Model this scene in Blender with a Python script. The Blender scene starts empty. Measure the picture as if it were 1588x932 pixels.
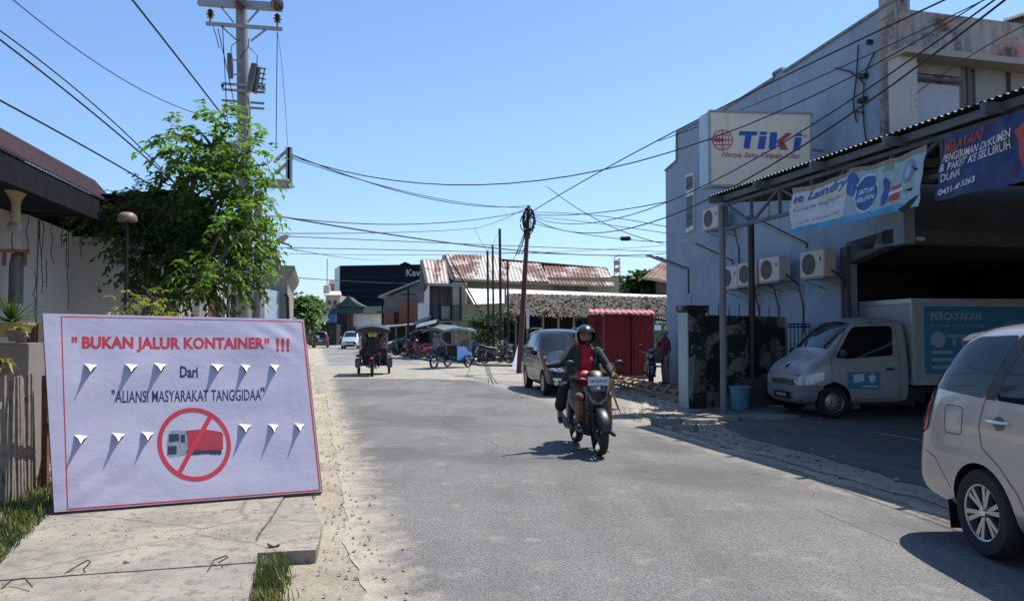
import bpy, bmesh, math, random
from mathutils import Vector, Matrix, noise
from mathutils.bvhtree import BVHTree
from math import sin, cos, pi, radians, atan, atan2, sqrt
random.seed(7)
SC = bpy.context.scene; COL = SC.collection
# ---------------- camera geometry
F = 1180.0; CX = 794.0; CY = 466.0; EYE = 1.62
PITCH = atan((515 - CY) / F)
CAM = Vector((0, 0, EYE))
def ray(px, py):
    u = (px - CX) / F; v = (CY - py) / F
    return Vector((u, cos(PITCH) - v * sin(PITCH), sin(PITCH) + v * cos(PITCH)))
def P(px, py, Y):                       # the point seen there at depth Y
    r = ray(px, py); return CAM + r * (Y / r.y)
def G(px, py, z=0.0):                   # the ground point seen there
    r = ray(px, py); return CAM + r * ((z - EYE) / r.z)
PHI = atan(304 / 1180.0)
FW = Vector((-sin(PHI), cos(PHI), 0)); RT = Vector((cos(PHI), sin(PHI), 0)); UP = Vector((0, 0, 1))
def R(s, t, z=0.0): return FW * s + RT * t + UP * z
def PT(px, py, t):                      # on the plane parallel to the road at offset t
    r = ray(px, py); return CAM + r * (t / r.dot(RT))
def PS(px, py, s):                      # on the plane across the road at distance s
    r = ray(px, py); return CAM + r * (s / r.dot(FW))
# ---------------- materials
MATS = {}
def _n(nt, t, **k):
    n = nt.nodes.new(t)
    for a, b in k.items(): setattr(n, a, b)
    return n
class MB_:                              # tiny node helper
    def __init__(s, name):
        m = bpy.data.materials.new(name); m.use_nodes = True; s.m = m; s.nt = m.node_tree
        s.b = s.nt.nodes['Principled BSDF']; s.tc = _n(s.nt, 'ShaderNodeTexCoord'); s.co = s.tc.outputs['Object']
    def L(s, a, b): s.nt.links.new(a, b)
    def map(s, scale=(1, 1, 1), rot=(0, 0, 0), co=None):
        n = _n(s.nt, 'ShaderNodeMapping'); n.inputs['Scale'].default_value = scale; n.inputs['Rotation'].default_value = rot
        s.L(co or s.co, n.inputs['Vector']); return n.outputs[0]
    def noise(s, sc, det=4, rough=.6, co=None, dist=0):
        n = _n(s.nt, 'ShaderNodeTexNoise'); n.inputs['Scale'].default_value = sc; n.inputs['Detail'].default_value = det
        n.inputs['Roughness'].default_value = rough; n.inputs['Distortion'].default_value = dist
        s.L(co or s.co, n.inputs['Vector']); return n.outputs['Fac']
    def vor(s, sc, feat='F1', co=None, out='Distance'):
        n = _n(s.nt, 'ShaderNodeTexVoronoi', feature=feat); n.inputs['Scale'].default_value = sc
        s.L(co or s.co, n.inputs['Vector']); return n.outputs[out]
    def ramp(s, f, stops, interp='LINEAR'):
        n = _n(s.nt, 'ShaderNodeValToRGB'); cr = n.color_ramp; cr.interpolation = interp
        while len(cr.elements) < len(stops): cr.elements.new(.5)
        for e, (p, c) in zip(cr.elements, stops):
            e.position = p; e.color = (c[0], c[1], c[2], 1) if hasattr(c, '__len__') else (c, c, c, 1)
        s.L(f, n.inputs[0]); return n.outputs[0]
    def mix(s, f, a, b, mode='MIX'):
        n = _n(s.nt, 'ShaderNodeMix', data_type='RGBA', blend_type=mode)
        for i, v in ((0, f), (6, a), (7, b)):
            if hasattr(v, 'is_linked') or hasattr(v, 'node'): s.L(v, n.inputs[i])
            elif i == 0: n.inputs[0].default_value = v
            else: n.inputs[i].default_value = (v[0], v[1], v[2], 1)
        return n.outputs[2]
    def math(s, op, a, b=0.0):
        n = _n(s.nt, 'ShaderNodeMath', operation=op)
        for i, v in ((0, a), (1, b)):
            if hasattr(v, 'node'): s.L(v, n.inputs[i])
            else: n.inputs[i].default_value = v
        return n.outputs[0]
    def bump(s, h, strength=.3, dist=.02):
        n = _n(s.nt, 'ShaderNodeBump'); n.inputs['Strength'].default_value = strength; n.inputs['Distance'].default_value = dist
        s.L(h, n.inputs['Height'])
        if s.b.inputs['Normal'].is_linked: s.L(s.b.inputs['Normal'].links[0].from_socket, n.inputs['Normal'])
        s.L(n.outputs[0], s.b.inputs['Normal'])
    def col(s, c):
        if hasattr(c, 'node'): s.L(c, s.b.inputs['Base Color'])
        else: s.b.inputs['Base Color'].default_value = (c[0], c[1], c[2], 1)
    def set(s, rough=None, metal=None, spec=None, coat=None, alpha=None):
        if rough is not None:
            if hasattr(rough, 'node'): s.L(rough, s.b.inputs['Roughness'])
            else: s.b.inputs['Roughness'].default_value = rough
        if metal is not None: s.b.inputs['Metallic'].default_value = metal
        if spec is not None: s.b.inputs['Specular IOR Level'].default_value = spec
        if coat is not None: s.b.inputs['Coat Weight'].default_value = coat; s.b.inputs['Coat Roughness'].default_value = .05
        return s
def C3(c): return (c, c, c) if not hasattr(c, '__len__') else c
def sc_(c, k): return tuple(min(1, x * k) for x in C3(c))
def mat(name, c, rough=.6, metal=0, var=.18, scale=6, bump=.0, bscale=40, dirt=None, coat=None, spec=None):
    """plain surface with broad and fine variation; dirt=(colour, threshold, scale)"""
    if name in MATS: return MATS[name]
    b = MB_(name); c = C3(c)
    f = b.noise(scale, 5, .65)
    col = b.ramp(f, [(.25, sc_(c, 1 - var)), (.75, sc_(c, 1 + var))])
    if dirt:
        g = b.noise(dirt[2], 7, .7)
        g = b.ramp(g, [(dirt[1], 0), (min(.99, dirt[1] + .12), 1)])
        col = b.mix(g, col, C3(dirt[0]))
    b.col(col); b.set(rough, metal, spec, coat)
    if bump: b.bump(b.noise(bscale, 3), bump, .01)
    MATS[name] = b.m; return b.m
# ---------------- mesh builder
class MB:
    def __init__(s): s.v = []; s.f = []; s.mi = []; s.k = 0
    def add(s, vs, fs, mi=None):
        o = len(s.v); s.v += [Vector(v) for v in vs]
        s.f += [tuple(i + o for i in f) for f in fs]; s.mi += [s.k if mi is None else mi] * len(fs); return s
    def box(s, c, d, rz=0, ax=None):
        c = Vector(c); hx, hy, hz = d[0] / 2, d[1] / 2, d[2] / 2
        if ax is None: ax = (Vector((cos(rz), sin(rz), 0)), Vector((-sin(rz), cos(rz), 0)), UP)
        X, Y, Z = ax
        vs = [c + X * (hx * i) + Y * (hy * j) + Z * (hz * k) for k in (-1, 1) for j in (-1, 1) for i in (-1, 1)]
        return s.add(vs, [(0, 2, 3, 1), (4, 5, 7, 6), (0, 1, 5, 4), (2, 6, 7, 3), (0, 4, 6, 2), (1, 3, 7, 5)])
    def bar(s, a, b, w, h=None, up=UP):   # rectangular bar between two points
        a = Vector(a); b = Vector(b); d = b - a; L = d.length; X = d / L; h = h or w
        Y = up.cross(X)
        if Y.length < 1e-3: Y = Vector((1, 0, 0)).cross(X)
        Y.normalize(); Z = X.cross(Y)
        return s.box((a + b) / 2, (L, w, h), ax=(X, Y, Z))
    def tube(s, pts, r, n=8, cap=True):
        pts = [Vector(p) for p in pts]; m = len(pts)
        rs = r if hasattr(r, '__len__') else [r] * m
        vs = []; fs = []; prev = None
        for i, p in enumerate(pts):
            d = (pts[min(i + 1, m - 1)] - pts[max(i - 1, 0)])
            d = d.normalized() if d.length > 1e-9 else UP
            if prev is None:
                a = UP.cross(d)
                if a.length < .05: a = Vector((1, 0, 0)).cross(d)
            else: a = prev - d * prev.dot(d)
            a.normalize(); prev = a; bb = d.cross(a)
            q = rs[i]; qa, qb = q if hasattr(q, '__len__') else (q, q)
            for k in range(n):
                t = 2 * pi * k / n; vs.append(p + a * (cos(t) * qa) + bb * (sin(t) * qb))
        for i in range(m - 1):
            for k in range(n):
                k2 = (k + 1) % n; fs.append((i * n + k, i * n + k2, (i + 1) * n + k2, (i + 1) * n + k))
        if cap: fs.append(tuple(range(n))[::-1]); fs.append(tuple((m - 1) * n + k for k in range(n)))
        return s.add(vs, fs)
    def lathe(s, prof, n=24, M=None, cap=True):     # prof: (r, z) about local z
        vs = []; fs = []; M = M or Matrix()
        for r, z in prof:
            for k in range(n): t = 2 * pi * k / n; vs.append(M @ Vector((r * cos(t), r * sin(t), z)))
        for i in range(len(prof) - 1):
            for k in range(n):
                k2 = (k + 1) % n; fs.append((i * n + k, i * n + k2, (i + 1) * n + k2, (i + 1) * n + k))
        if cap and prof[0][0] > 1e-4: fs.append(tuple(range(n))[::-1])
        if cap and prof[-1][0] > 1e-4: fs.append(tuple((len(prof) - 1) * n + k for k in range(n)))
        return s.add(vs, fs)
    def prism(s, poly, off):              # closed polygon (3D points) extruded by vector
        off = Vector(off); n = len(poly); vs = [Vector(p) for p in poly] + [Vector(p) + off for p in poly]
        return s.add(vs, [tuple(range(n))[::-1], tuple(range(n, 2 * n))] + [(i, (i + 1) % n, n + (i + 1) % n, n + i) for i in range(n)])
    def quad(s, a, b, c, d): return s.add([a, b, c, d], [(0, 1, 2, 3)])
    def grid(s, fn, nu, nv):
        vs = [fn(i / nu, j / nv) for j in range(nv + 1) for i in range(nu + 1)]; w = nu + 1
        return s.add(vs, [(j * w + i, j * w + i + 1, (j + 1) * w + i + 1, (j + 1) * w + i) for j in range(nv) for i in range(nu)])
    def sphere(s, c, r, nu=12, nv=8, M=None):
        c = Vector(c); r3 = Vector(r) if hasattr(r, '__len__') else Vector((r, r, r)); vs = []; fs = []
        for j in range(1, nv):
            a = pi * j / nv
            for i in range(nu):
                t = 2 * pi * i / nu; p = Vector((r3.x * sin(a) * cos(t), r3.y * sin(a) * sin(t), r3.z * cos(a))); vs.append(c + (M @ p if M else p))
        for q in (r3.z, -r3.z):
            p = Vector((0, 0, q)); vs.append(c + (M @ p if M else p))
        T = len(vs) - 2
        for j in range(nv - 2):
            for i in range(nu):
                i2 = (i + 1) % nu; fs.append((j * nu + i, (j + 1) * nu + i, (j + 1) * nu + i2, j * nu + i2))
        for i in range(nu):
            i2 = (i + 1) % nu; fs.append((T, i, i2)); fs.append((T + 1, (nv - 2) * nu + i2, (nv - 2) * nu + i))
        return s.add(vs, fs)
    def corr(s, p00, p10, p01, p11, pitch=.076, amp=.012, th=.004, nv=1):   # corrugated sheet, waves across p00->p10
        p00, p10, p01, p11 = map(Vector, (p00, p10, p01, p11)); n = (p10 - p00).cross(p01 - p00).normalized()
        W = max((p10 - p00).length, (p11 - p01).length); nu = max(8, int(W / pitch * 6))
        def fn(u, v):
            p = (p00.lerp(p10, u)).lerp(p01.lerp(p11, u), v); return p + n * (amp * sin(2 * pi * u * W / pitch))
        s.grid(fn, nu, nv); return s.grid(lambda u, v: fn(u, v) - n * th, nu, nv)
    def build(s, name, m, parent=None, smooth=False, world=False, bevel=0, angle=40, origin=None):
        me = bpy.data.meshes.new(name); vs = s.v
        ms = m if isinstance(m, (list, tuple)) else [m]
        loc = Vector((0, 0, 0))
        if parent is not None:
            if world: inv = wmat(parent).inverted(); vs = [inv @ v for v in vs]
        else:
            if origin is not None: loc = Vector(origin)
            else:
                lo = Vector([min(v[i] for v in vs) for i in range(3)]); hi = Vector([max(v[i] for v in vs) for i in range(3)])
                loc = Vector(((lo.x + hi.x) / 2, (lo.y + hi.y) / 2, lo.z))
            vs = [v - loc for v in vs]
        me.from_pydata([tuple(v) for v in vs], [], s.f)
        for q in ms: me.materials.append(q)
        if len(ms) > 1: me.polygons.foreach_set('material_index', s.mi)
        if smooth:
            me.polygons.foreach_set('use_smooth', [True] * len(me.polygons)); me.update()
            me.set_sharp_from_angle(angle=radians(angle))
        me.update()
        o = bpy.data.objects.new(name, me); COL.objects.link(o); o.location = loc
        if parent is not None: o.parent = parent; o.location = (0, 0, 0)
        if bevel:
            bm = bmesh.new(); bm.from_mesh(me)
            bmesh.ops.bevel(bm, geom=[e for e in bm.edges if len(e.link_faces) == 2 and e.calc_face_angle(0) > .6], offset=bevel, segments=2, affect='EDGES', clamp_overlap=True)
            bm.to_mesh(me); bm.free(); me.update()
        return o
def wmat(o):
    M = o.matrix_basis.copy()
    while o.parent: o = o.parent; M = o.matrix_basis @ M
    return M
def tag(o, label=None, cat=None, group=None, kind=None):
    if label: o['label'] = label
    if cat: o['category'] = cat
    if group: o['group'] = group
    if kind: o['kind'] = kind
    return o
def thing(name, label, cat, loc=(0, 0, 0), rz=0, group=None):
    o = bpy.data.objects.new(name, None); COL.objects.link(o); o.empty_display_size = .2
    o.location = loc; o.rotation_euler = (0, 0, rz); return tag(o, label, cat, group)
def copy_tree(o, parent=None):
    c = o.copy(); COL.objects.link(c); c.parent = parent
    for ch in [x for x in COL.objects if x.parent == o]: copy_tree(ch, c)
    return c
def mesh_obj(me, name, m, parent, smooth=True, angle=40):
    for q in (m if isinstance(m, (list, tuple)) else [m]): me.materials.append(q)
    if smooth:
        me.polygons.foreach_set('use_smooth', [True] * len(me.polygons)); me.update(); me.set_sharp_from_angle(angle=radians(angle))
    o = bpy.data.objects.new(name, me); COL.objects.link(o); o.parent = parent; return o
def evaluated(me, mods):
    """apply modifiers [(type, {props})] to a mesh and return the result"""
    o = bpy.data.objects.new('tmp', me); COL.objects.link(o); extra = []
    for t, props in mods:
        md = o.modifiers.new('m', t)
        for k, v in props.items():
            setattr(md, k, v)
    dg = bpy.context.evaluated_depsgraph_get(); dg.update()
    r = bpy.data.meshes.new_from_object(o.evaluated_get(dg)); bpy.data.objects.remove(o); return r
# ---------------- text and decals
def text_bm(txt, width=None, height=None, bold=0.0, shear=0.0, space=1.0, cut=None, align='CENTER'):
    cu = bpy.data.curves.new('t', 'FONT'); cu.body = txt; cu.offset = bold; cu.shear = shear; cu.space_character = space
    cu.resolution_u = 3; cu.fill_mode = 'BOTH'
    o = bpy.data.objects.new('t', cu); COL.objects.link(o)
    dg = bpy.context.evaluated_depsgraph_get(); dg.update()
    me = bpy.data.meshes.new_from_object(o.evaluated_get(dg)); bpy.data.objects.remove(o); bpy.data.curves.remove(cu)
    bm = bmesh.new(); bm.from_mesh(me); bpy.data.meshes.remove(me)
    xs = [v.co.x for v in bm.verts]; ys = [v.co.y for v in bm.verts]
    x0, x1, y0, y1 = min(xs), max(xs), min(ys), max(ys)
    kx = width / (x1 - x0) if width else None; ky = height / (y1 - y0) if height else None
    if kx is None: kx = ky
    if ky is None: ky = kx
    ox = {'CENTER': (x0 + x1) / 2, 'LEFT': x0, 'RIGHT': x1}[align]
    for v in bm.verts: v.co = Vector(((v.co.x - ox) * kx, (v.co.y - (y0 + y1) / 2) * ky, 0))
    if cut: cut_bm(bm, cut)
    return bm
def cut_bm(bm, g):
    xs = [v.co.x for v in bm.verts]; ys = [v.co.y for v in bm.verts]
    for ax, lo, hi in ((0, min(xs), max(xs)), (1, min(ys), max(ys))):
        k = math.ceil(lo / g + 1e-6)
        while k * g < hi:
            co = Vector((0, 0, 0)); co[ax] = k * g; no = Vector((0, 0, 0)); no[ax] = 1
            bmesh.ops.bisect_plane(bm, geom=bm.verts[:] + bm.edges[:] + bm.faces[:], plane_co=co, plane_no=no, dist=1e-6); k += 1
def poly_bm(pts, cut=None):
    bm = bmesh.new(); vs = [bm.verts.new((p[0], p[1], 0)) for p in pts]; bm.faces.new(vs)
    if cut: cut_bm(bm, cut)
    return bm
def rpoly(pts, r=.03, n=3):
    out = []; m = len(pts)
    for i in range(m):
        p = Vector(pts[i]).to_2d() if len(pts[i]) > 2 else Vector(pts[i]); a = Vector(pts[i - 1]); b = Vector(pts[(i + 1) % m])
        da = (a - p); db = (b - p); q = min(r, da.length * .45, db.length * .45); A = p + da.normalized() * q; B = p + db.normalized() * q
        for k in range(n + 1):
            t = k / n; out.append(tuple(A.lerp(p, t).lerp(p.lerp(B, t), t)))
    return out
def circ(cx, cy, r, n=24, ry=None): return [(cx + r * cos(2 * pi * i / n), cy + (ry or r) * sin(2 * pi * i / n)) for i in range(n)]
def bm_obj(bm, name, m, parent, fn, world=False, smooth=False, thick=0):
    """2D bmesh mapped to 3D by fn(x, y)"""
    inv = wmat(parent).inverted() if (world and parent is not None) else None
    for v in bm.verts:
        q = Vector(fn(v.co.x, v.co.y)); v.co = inv @ q if inv else q
    if thick:
        bm.normal_update(); r = bmesh.ops.solidify(bm, geom=bm.faces[:], thickness=thick)
    me = bpy.data.meshes.new(name); bm.to_mesh(me); bm.free(); me.materials.append(m)
    if smooth: me.polygons.foreach_set('use_smooth', [True] * len(me.polygons))
    o = bpy.data.objects.new(name, me); COL.objects.link(o); o.parent = parent; return o
def plane_map(o, X, Y, off=0.0):
    o = Vector(o); X = Vector(X).normalized(); Y = Vector(Y).normalized(); N = X.cross(Y)
    return lambda x, y: o + X * x + Y * y + N * off
def text_obj(txt, name, m, parent, o, X, Y, off=.004, world=True, **k):
    return bm_obj(text_bm(txt, **k), name, m, parent, plane_map(o, X, Y, off), world=world)
def proj(bvh, axis, sgn, off=.004):
    """(a,b) -> point on a body: axis 'y': (x,z), 'x': (y,z), 'z': (x,y)"""
    def fn(a, b):
        if axis == 'y': o = Vector((a, 5 * sgn, b)); d = Vector((0, -sgn, 0))
        elif axis == 'x': o = Vector((6 * sgn, a, b)); d = Vector((-sgn, 0, 0))
        else: o = Vector((a, b, 5 * sgn)); d = Vector((0, 0, -sgn))
        h, n, i, _ = bvh.ray_cast(o, d)
        if h is None: h, n, i, _ = bvh.find_nearest(o + d * (o.dot(-d) - (.7 if axis == 'y' else 1.9)))
        if n.dot(d) > 0: n = -n
        return h + n * off
    return fn
# ================= WORLD, CAMERA
SUN = Vector((.40, .30, 1.0)).normalized()
w = bpy.data.worlds.new("World"); SC.world = w; w.use_nodes = True
nt = w.node_tree; bg = nt.nodes['Background']; sk = nt.nodes.new('ShaderNodeTexSky'); sk.sky_type = 'NISHITA'
sk.sun_disc = False; sk.sun_elevation = math.asin(SUN.z); sk.sun_rotation = atan2(SUN.x, SUN.y)
sk.air_density = 1.0; sk.dust_density = .6; sk.ozone_density = 1.6; sk.altitude = 0
tc = nt.nodes.new('ShaderNodeTexCoord'); sx = nt.nodes.new('ShaderNodeSeparateXYZ'); nt.links.new(tc.outputs['Generated'], sx.inputs[0])
rp = nt.nodes.new('ShaderNodeValToRGB'); nt.links.new(sx.outputs[2], rp.inputs[0]); els = rp.color_ramp.elements
els[0].position = 0; els[0].color = (.62, .72, .92, 1); els[1].position = .5; els[1].color = (.68, .84, 1, 1)
e = els.new(.10); e.color = (.70, .80, .97, 1); e = els.new(.26); e.color = (.75, .87, 1, 1)
mx = nt.nodes.new('ShaderNodeMix'); mx.data_type = 'RGBA'; mx.blend_type = 'MULTIPLY'; mx.inputs[0].default_value = 1
nt.links.new(sk.outputs[0], mx.inputs[6]); nt.links.new(rp.outputs[0], mx.inputs[7]); nt.links.new(mx.outputs[2], bg.inputs[0]); bg.inputs[1].default_value = .14
sl = bpy.data.lights.new('sun', 'SUN'); sl.energy = 4.6; sl.angle = radians(.53); sl.color = (1, .955, .88)
so = bpy.data.objects.new('sun', sl); COL.objects.link(so); so.rotation_euler = SUN.to_track_quat('Z', 'Y').to_euler(); so.location = (20, 20, 50)
cd = bpy.data.cameras.new('camera'); cam = bpy.data.objects.new('camera', cd); COL.objects.link(cam); SC.camera = cam
cd.sensor_width = 36; cd.lens = 36 * F / 1588; cd.clip_end = 3000; cd.clip_start = .05
cam.location = CAM; cam.rotation_euler = (pi / 2 + PITCH, 0, 0)
SC.view_settings.view_transform = 'Standard'; SC.view_settings.look = 'None'; SC.view_settings.gamma = 1; SC.view_settings.exposure = 0.5
SC.cycles.use_denoising = True; SC.cycles.max_bounces = 6; SC.cycles.transparent_max_bounces = 12
SC.cycles.sample_clamp_indirect = 6; SC.cycles.caustics_reflective = False; SC.cycles.caustics_refractive = False
# ================= MATERIALS (shared)
black = mat('black_plastic', .012, .45, var=.3)
rubber = mat('rubber', .018, .8, var=.3, scale=20)
darkm = mat('dark_metal', .035, .45, .6)
steel = mat('steel', .32, .4, .8, scale=15)
galv = mat('galvanised', (.30, .31, .32), .5, .5, scale=9, dirt=((.16, .10, .06), .68, 14))
chrome = mat('chrome', .75, .08, 1.0, var=.03)
rim_m = mat('alloy', .50, .25, .85, var=.05)
cable = mat('cable', .012, .6)
white = mat('white_paint', .72, .5, var=.05, dirt=((.35, .32, .27), .68, 6))
skin_m = mat('skin', (.27, .135, .08), .55, var=.08, scale=25)
wood = mat('wood', (.30, .15, .065), .75, var=.3, scale=12, bump=.2)
oldwood = mat('old_wood', (.20, .17, .14), .9, var=.45, scale=14, bump=.4)
redlens = mat('red_lens', (.42, .012, .012), .15, var=.1, coat=1)
amber = mat('amber_lens', (.75, .28, .02), .2, coat=1)
def glass_m(name, c, rough=.04):
    b = MB_(name); b.col(c); b.set(rough, 0, .9, 1.0); MATS[name] = b.m; return b.m
carglass = glass_m('car_glass', (.010, .013, .017), .05); carglass.node_tree.nodes['Principled BSDF'].inputs['Coat Weight'].default_value = .0; carglass.node_tree.nodes['Principled BSDF'].inputs['Specular IOR Level'].default_value = .38; lightlens = glass_m('lamp_lens', (.42, .44, .46), .12)
def paint(name, c, metal=.3): return mat(name, c, .28, metal, var=.04, scale=3, coat=1.0)
# ground materials
def m_dirt():
    b = MB_('dirt'); f = b.noise(.9, 8, .65); c = b.ramp(f, [(.3, (.25, .21, .155)), (.5, (.39, .34, .26)), (.72, (.48, .43, .345))])
    g = b.noise(22, 5, .7); c = b.mix(b.ramp(g, [(.35, .55), (.55, 0)]), c, (.24, .20, .16))
    p = b.vor(38); c = b.mix(b.ramp(p, [(.12, .8), (.2, 0)]), c, (.30, .28, .26)); h = b.noise(14, 8, .75)
    b.col(c); b.set(.95, spec=.2); b.bump(h, .9, .03); return b.m
def m_asphalt(name='asphalt', lo=.118, hi=.185, tint=(1.0, .955, .91)):
    b = MB_(name); k = lambda v: (v * tint[0], v * tint[1], v * tint[2])
    f = b.noise(.55, 6, .6); c = b.ramp(f, [(.3, k(lo)), (.7, k(hi))])
    ln = b.noise(1.0, 4, .6, co=b.map((2.2, .12, 1), (0, 0, PHI))); c = b.mix(b.ramp(ln, [(.4, 0), (.7, .35)]), c, k(hi * 1.25))
    v = b.vor(95, out='Color'); c = b.mix(.40, c, b.mix(1, c, b.ramp(v, [(0, .3), (.5, .95), (1, 1.8)]), 'MULTIPLY'))
    n2 = b.noise(60, 2, .7); c = b.mix(b.ramp(n2, [(.34, .7), (.5, 0)]), c, k(.05))
    du = b.noise(2.6, 8, .7); c = b.mix(b.ramp(du, [(.56, 0), (.75, .55)]), c, (.36, .32, .26))
    pn = b.noise(.22, 3, .5); c = b.mix(b.ramp(pn, [(.42, .5), (.47, 0)]), c, k(lo * .62)); st = b.noise(1.7, 5, .7, dist=.6); c = b.mix(b.ramp(st, [(.66, 0), (.74, .5)]), c, k(.07))
    wn = _n(b.nt, 'ShaderNodeTexNoise'); wn.inputs['Scale'].default_value = 2.2; b.L(b.co, wn.inputs['Vector']); cr = b.vor(.33, 'DISTANCE_TO_EDGE', co=b.mix(.25, b.co, wn.outputs['Color'])); ck = b.math('MULTIPLY', b.ramp(cr, [(.001, 1), (.004, 0)]), b.ramp(b.noise(.35, 2), [(.5, 0), (.56, .8)])); c = b.mix(ck, c, k(.045))
    dp = _n(b.nt, 'ShaderNodeVectorMath', operation='DOT_PRODUCT'); b.L(b.co, dp.inputs[0]); dp.inputs[1].default_value = tuple(RT); en = b.math('MULTIPLY', b.math('SUBTRACT', b.noise(3.2, 9, .78), .5), 1.5)
    lt = b.math('ADD', dp.outputs['Value'], en); c = b.mix(b.ramp(lt, [(.30, .95), (.75, 0)]), c, (.38, .33, .255)); c = b.mix(b.ramp(b.math('MULTIPLY', lt, .1), [(.50, 0), (.545, .55)]), c, (.36, .325, .27))
    b.col(c); b.set(.82, spec=.35); b.bump(b.vor(95), .45, .012); return b.m
def m_concrete(name='concrete', lo=.20, hi=.33, crack=1.2, dirtc=(.15, .13, .11)):
    b = MB_(name); f = b.noise(1.6, 8, .68); c = b.ramp(f, [(.3, (lo, lo * .93, lo * .80)), (.7, (hi, hi * .93, hi * .80))])
    sd = b.noise(1.1, 9, .75, dist=.5); c = b.mix(b.ramp(sd, [(.48, 0), (.62, .75)]), c, (hi * 1.12, hi * .99, hi * .76))
    g = b.noise(9, 8, .75, dist=.4); c = b.mix(b.ramp(g, [(.38, .8), (.49, 0)]), c, dirtc); g2 = b.noise(34, 4, .8); c = b.mix(b.ramp(g2, [(.30, .8), (.40, 0)]), c, dirtc)
    nz = _n(b.nt, 'ShaderNodeTexNoise'); nz.inputs['Scale'].default_value = 3; b.L(b.co, nz.inputs['Vector'])
    co = b.mix(.16, b.co, nz.outputs['Color']); e = b.vor(crack, 'DISTANCE_TO_EDGE', co=co)
    c = b.mix(b.ramp(e, [(.0015, .6), (.005, 0)]), c, (.10, .09, .08)); sp = b.noise(70, 2); c = b.mix(b.ramp(sp, [(.66, 0), (.74, .7)]), c, (.12, .10, .08))
    b.col(c); b.set(.9, spec=.25); b.bump(g, .6, .03); b.bump(e, .2, .01); return b.m
dirt = m_dirt(); asphalt = m_asphalt(); asphalt_far = m_asphalt('asphalt_far', .18, .28)
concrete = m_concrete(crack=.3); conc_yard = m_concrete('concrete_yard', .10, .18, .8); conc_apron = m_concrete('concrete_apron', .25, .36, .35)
sm = lambda x, a, b: (lambda t: t * t * (3 - 2 * t))(max(0, min(1, (x - a) / (b - a))))
nz1 = lambda x, y=0, z=0: noise.noise(Vector((x, y, z)))
# ================= GROUND
def axis_pts(): return [-500, -200, -80, -40] + [-20 + i * 1.0 for i in range(41)] + [40, 80, 200, 500]
xs = axis_pts(); ys = [-60, -20] + [i * .5 for i in range(0, 60)] + [34, 40, 60, 100, 200, 400, 900, 1500]
g = MB(); gv = []
for y in ys:
    for x in xs:
        t = x * RT.x + y * RT.y; h = 0
        if 0 < y < 30 and (t < -.6 or t > 8.2) and abs(x) < 18: h = .035 * nz1(x * .8, y * .8) - .02 + .02 * nz1(x * 3, y * 3)
        gv.append((x, y, min(h, .004)))
wd = len(xs)
g.add(gv, [(j * wd + i, j * wd + i + 1, (j + 1) * wd + i + 1, (j + 1) * wd + i) for j in range(len(ys) - 1) for i in range(wd - 1)])
tag(g.build('ground', dirt, origin=(0, 0, 0), smooth=True), kind='structure')
def tL(s): return .27 + .10 * nz1(s * .9, 3) + .05 * nz1(s * 4, 8)
def tR(s): return 5.45 + 2.1 * sm(s, 11, 19) + .10 * nz1(s * 1.1, 40) + .06 * nz1(s * 5, 12)
def sheet(name, s0, s1, ds, a, b, z, m, nt_=10, th=.03):
    q = MB(); n = int((s1 - s0) / ds)
    def fn(u, v):
        s = s0 + (s1 - s0) * v; ta = a(s) if callable(a) else a; tb = b(s) if callable(b) else b
        return R(s, ta + (tb - ta) * u, z)
    q.grid(fn, nt_, n); q.grid(lambda u, v: fn(u, v) + UP * (-th), 1, 1)
    return tag(q.build(name, m, origin=(0, 0, 0)), kind='structure')
def poly_sheet(name, pts, z, m):
    q = MB(); q.prism([Vector((p.x, p.y, z - .05)) for p in pts], (0, 0, .05)); return tag(q.build(name, m, origin=(0, 0, 0)), kind='structure')
# asphalt main road, its far end ragged
q = MB()
def road_pt(u, v):
    t0 = 5.4 * u; send = 27.2 - 4.5 * u ** 2 + .35 * nz1(u * 9, 5); s = -8 + (send + 8) * v
    return R(s, tL(s) + (tR(s) - tL(s)) * u, .006)
q.grid(road_pt, 26, 240); tag(q.build('road', asphalt, origin=(0, 0, 0)), kind='structure')
poly_sheet('junction_apron', [R(21, .0), R(21, 7.4), R(22.5, 9), R(24, 24), R(36, 26), R(36, 7.2), R(40, 6.2), R(41, -.1)], .003, conc_apron)
sheet('far_road', 38, 88, 2, lambda s: -.1 + .2 * nz1(s * .3, 1), lambda s: 6.2 + .3 * nz1(s * .3, 9), .006, asphalt_far, 4)
poly_sheet('yard_paving', [R(2 + k * .1, 6.05 + .35 * sm(2 + k * .1, 4, 10) + 1.0 * sm(2 + k * .1, 10, 14) + .16 * nz1(k * .11, 77) + .07 * nz1(k * .7, 78)) for k in range(122)] + [R(14.5, 7.9), R(14.6, 10.7), R(12.4, 18), R(2, 18)], .02, conc_yard)
# broken ridge of old asphalt along the yard edge
q = MB()
for k, (off, hh) in enumerate([(0.05, .035), (.32, .045)]):
    def rd(u, v, off=off, hh=hh):
        s = 2 + 14 * v; c = tR(s) + off + .09 * nz1(s * .8, 20 + k) ; wv = (.09 + .05 * nz1(s * 2, k + 50))
        return R(s, c + (u - .5) * 2 * wv, .008 + hh * sin(pi * u) * (.6 + .6 * nz1(s * 3.1, 70 + k)))
    q.grid(rd, 8, 200)
tag(q.build('broken_road_edge', dirt, origin=(0, 0, 0), smooth=True), kind='structure')
poly_sheet('far_pavement', [G(600, 547), G(668, 561), R(39, 9), R(60, 14), G(606, 541)], .12, conc_apron)
poly_sheet('warung_pavement', [R(35.6, 7.6), R(33, 12), R(31, 22), R(45, 24), R(45, 8)], .1, conc_apron)
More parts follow.
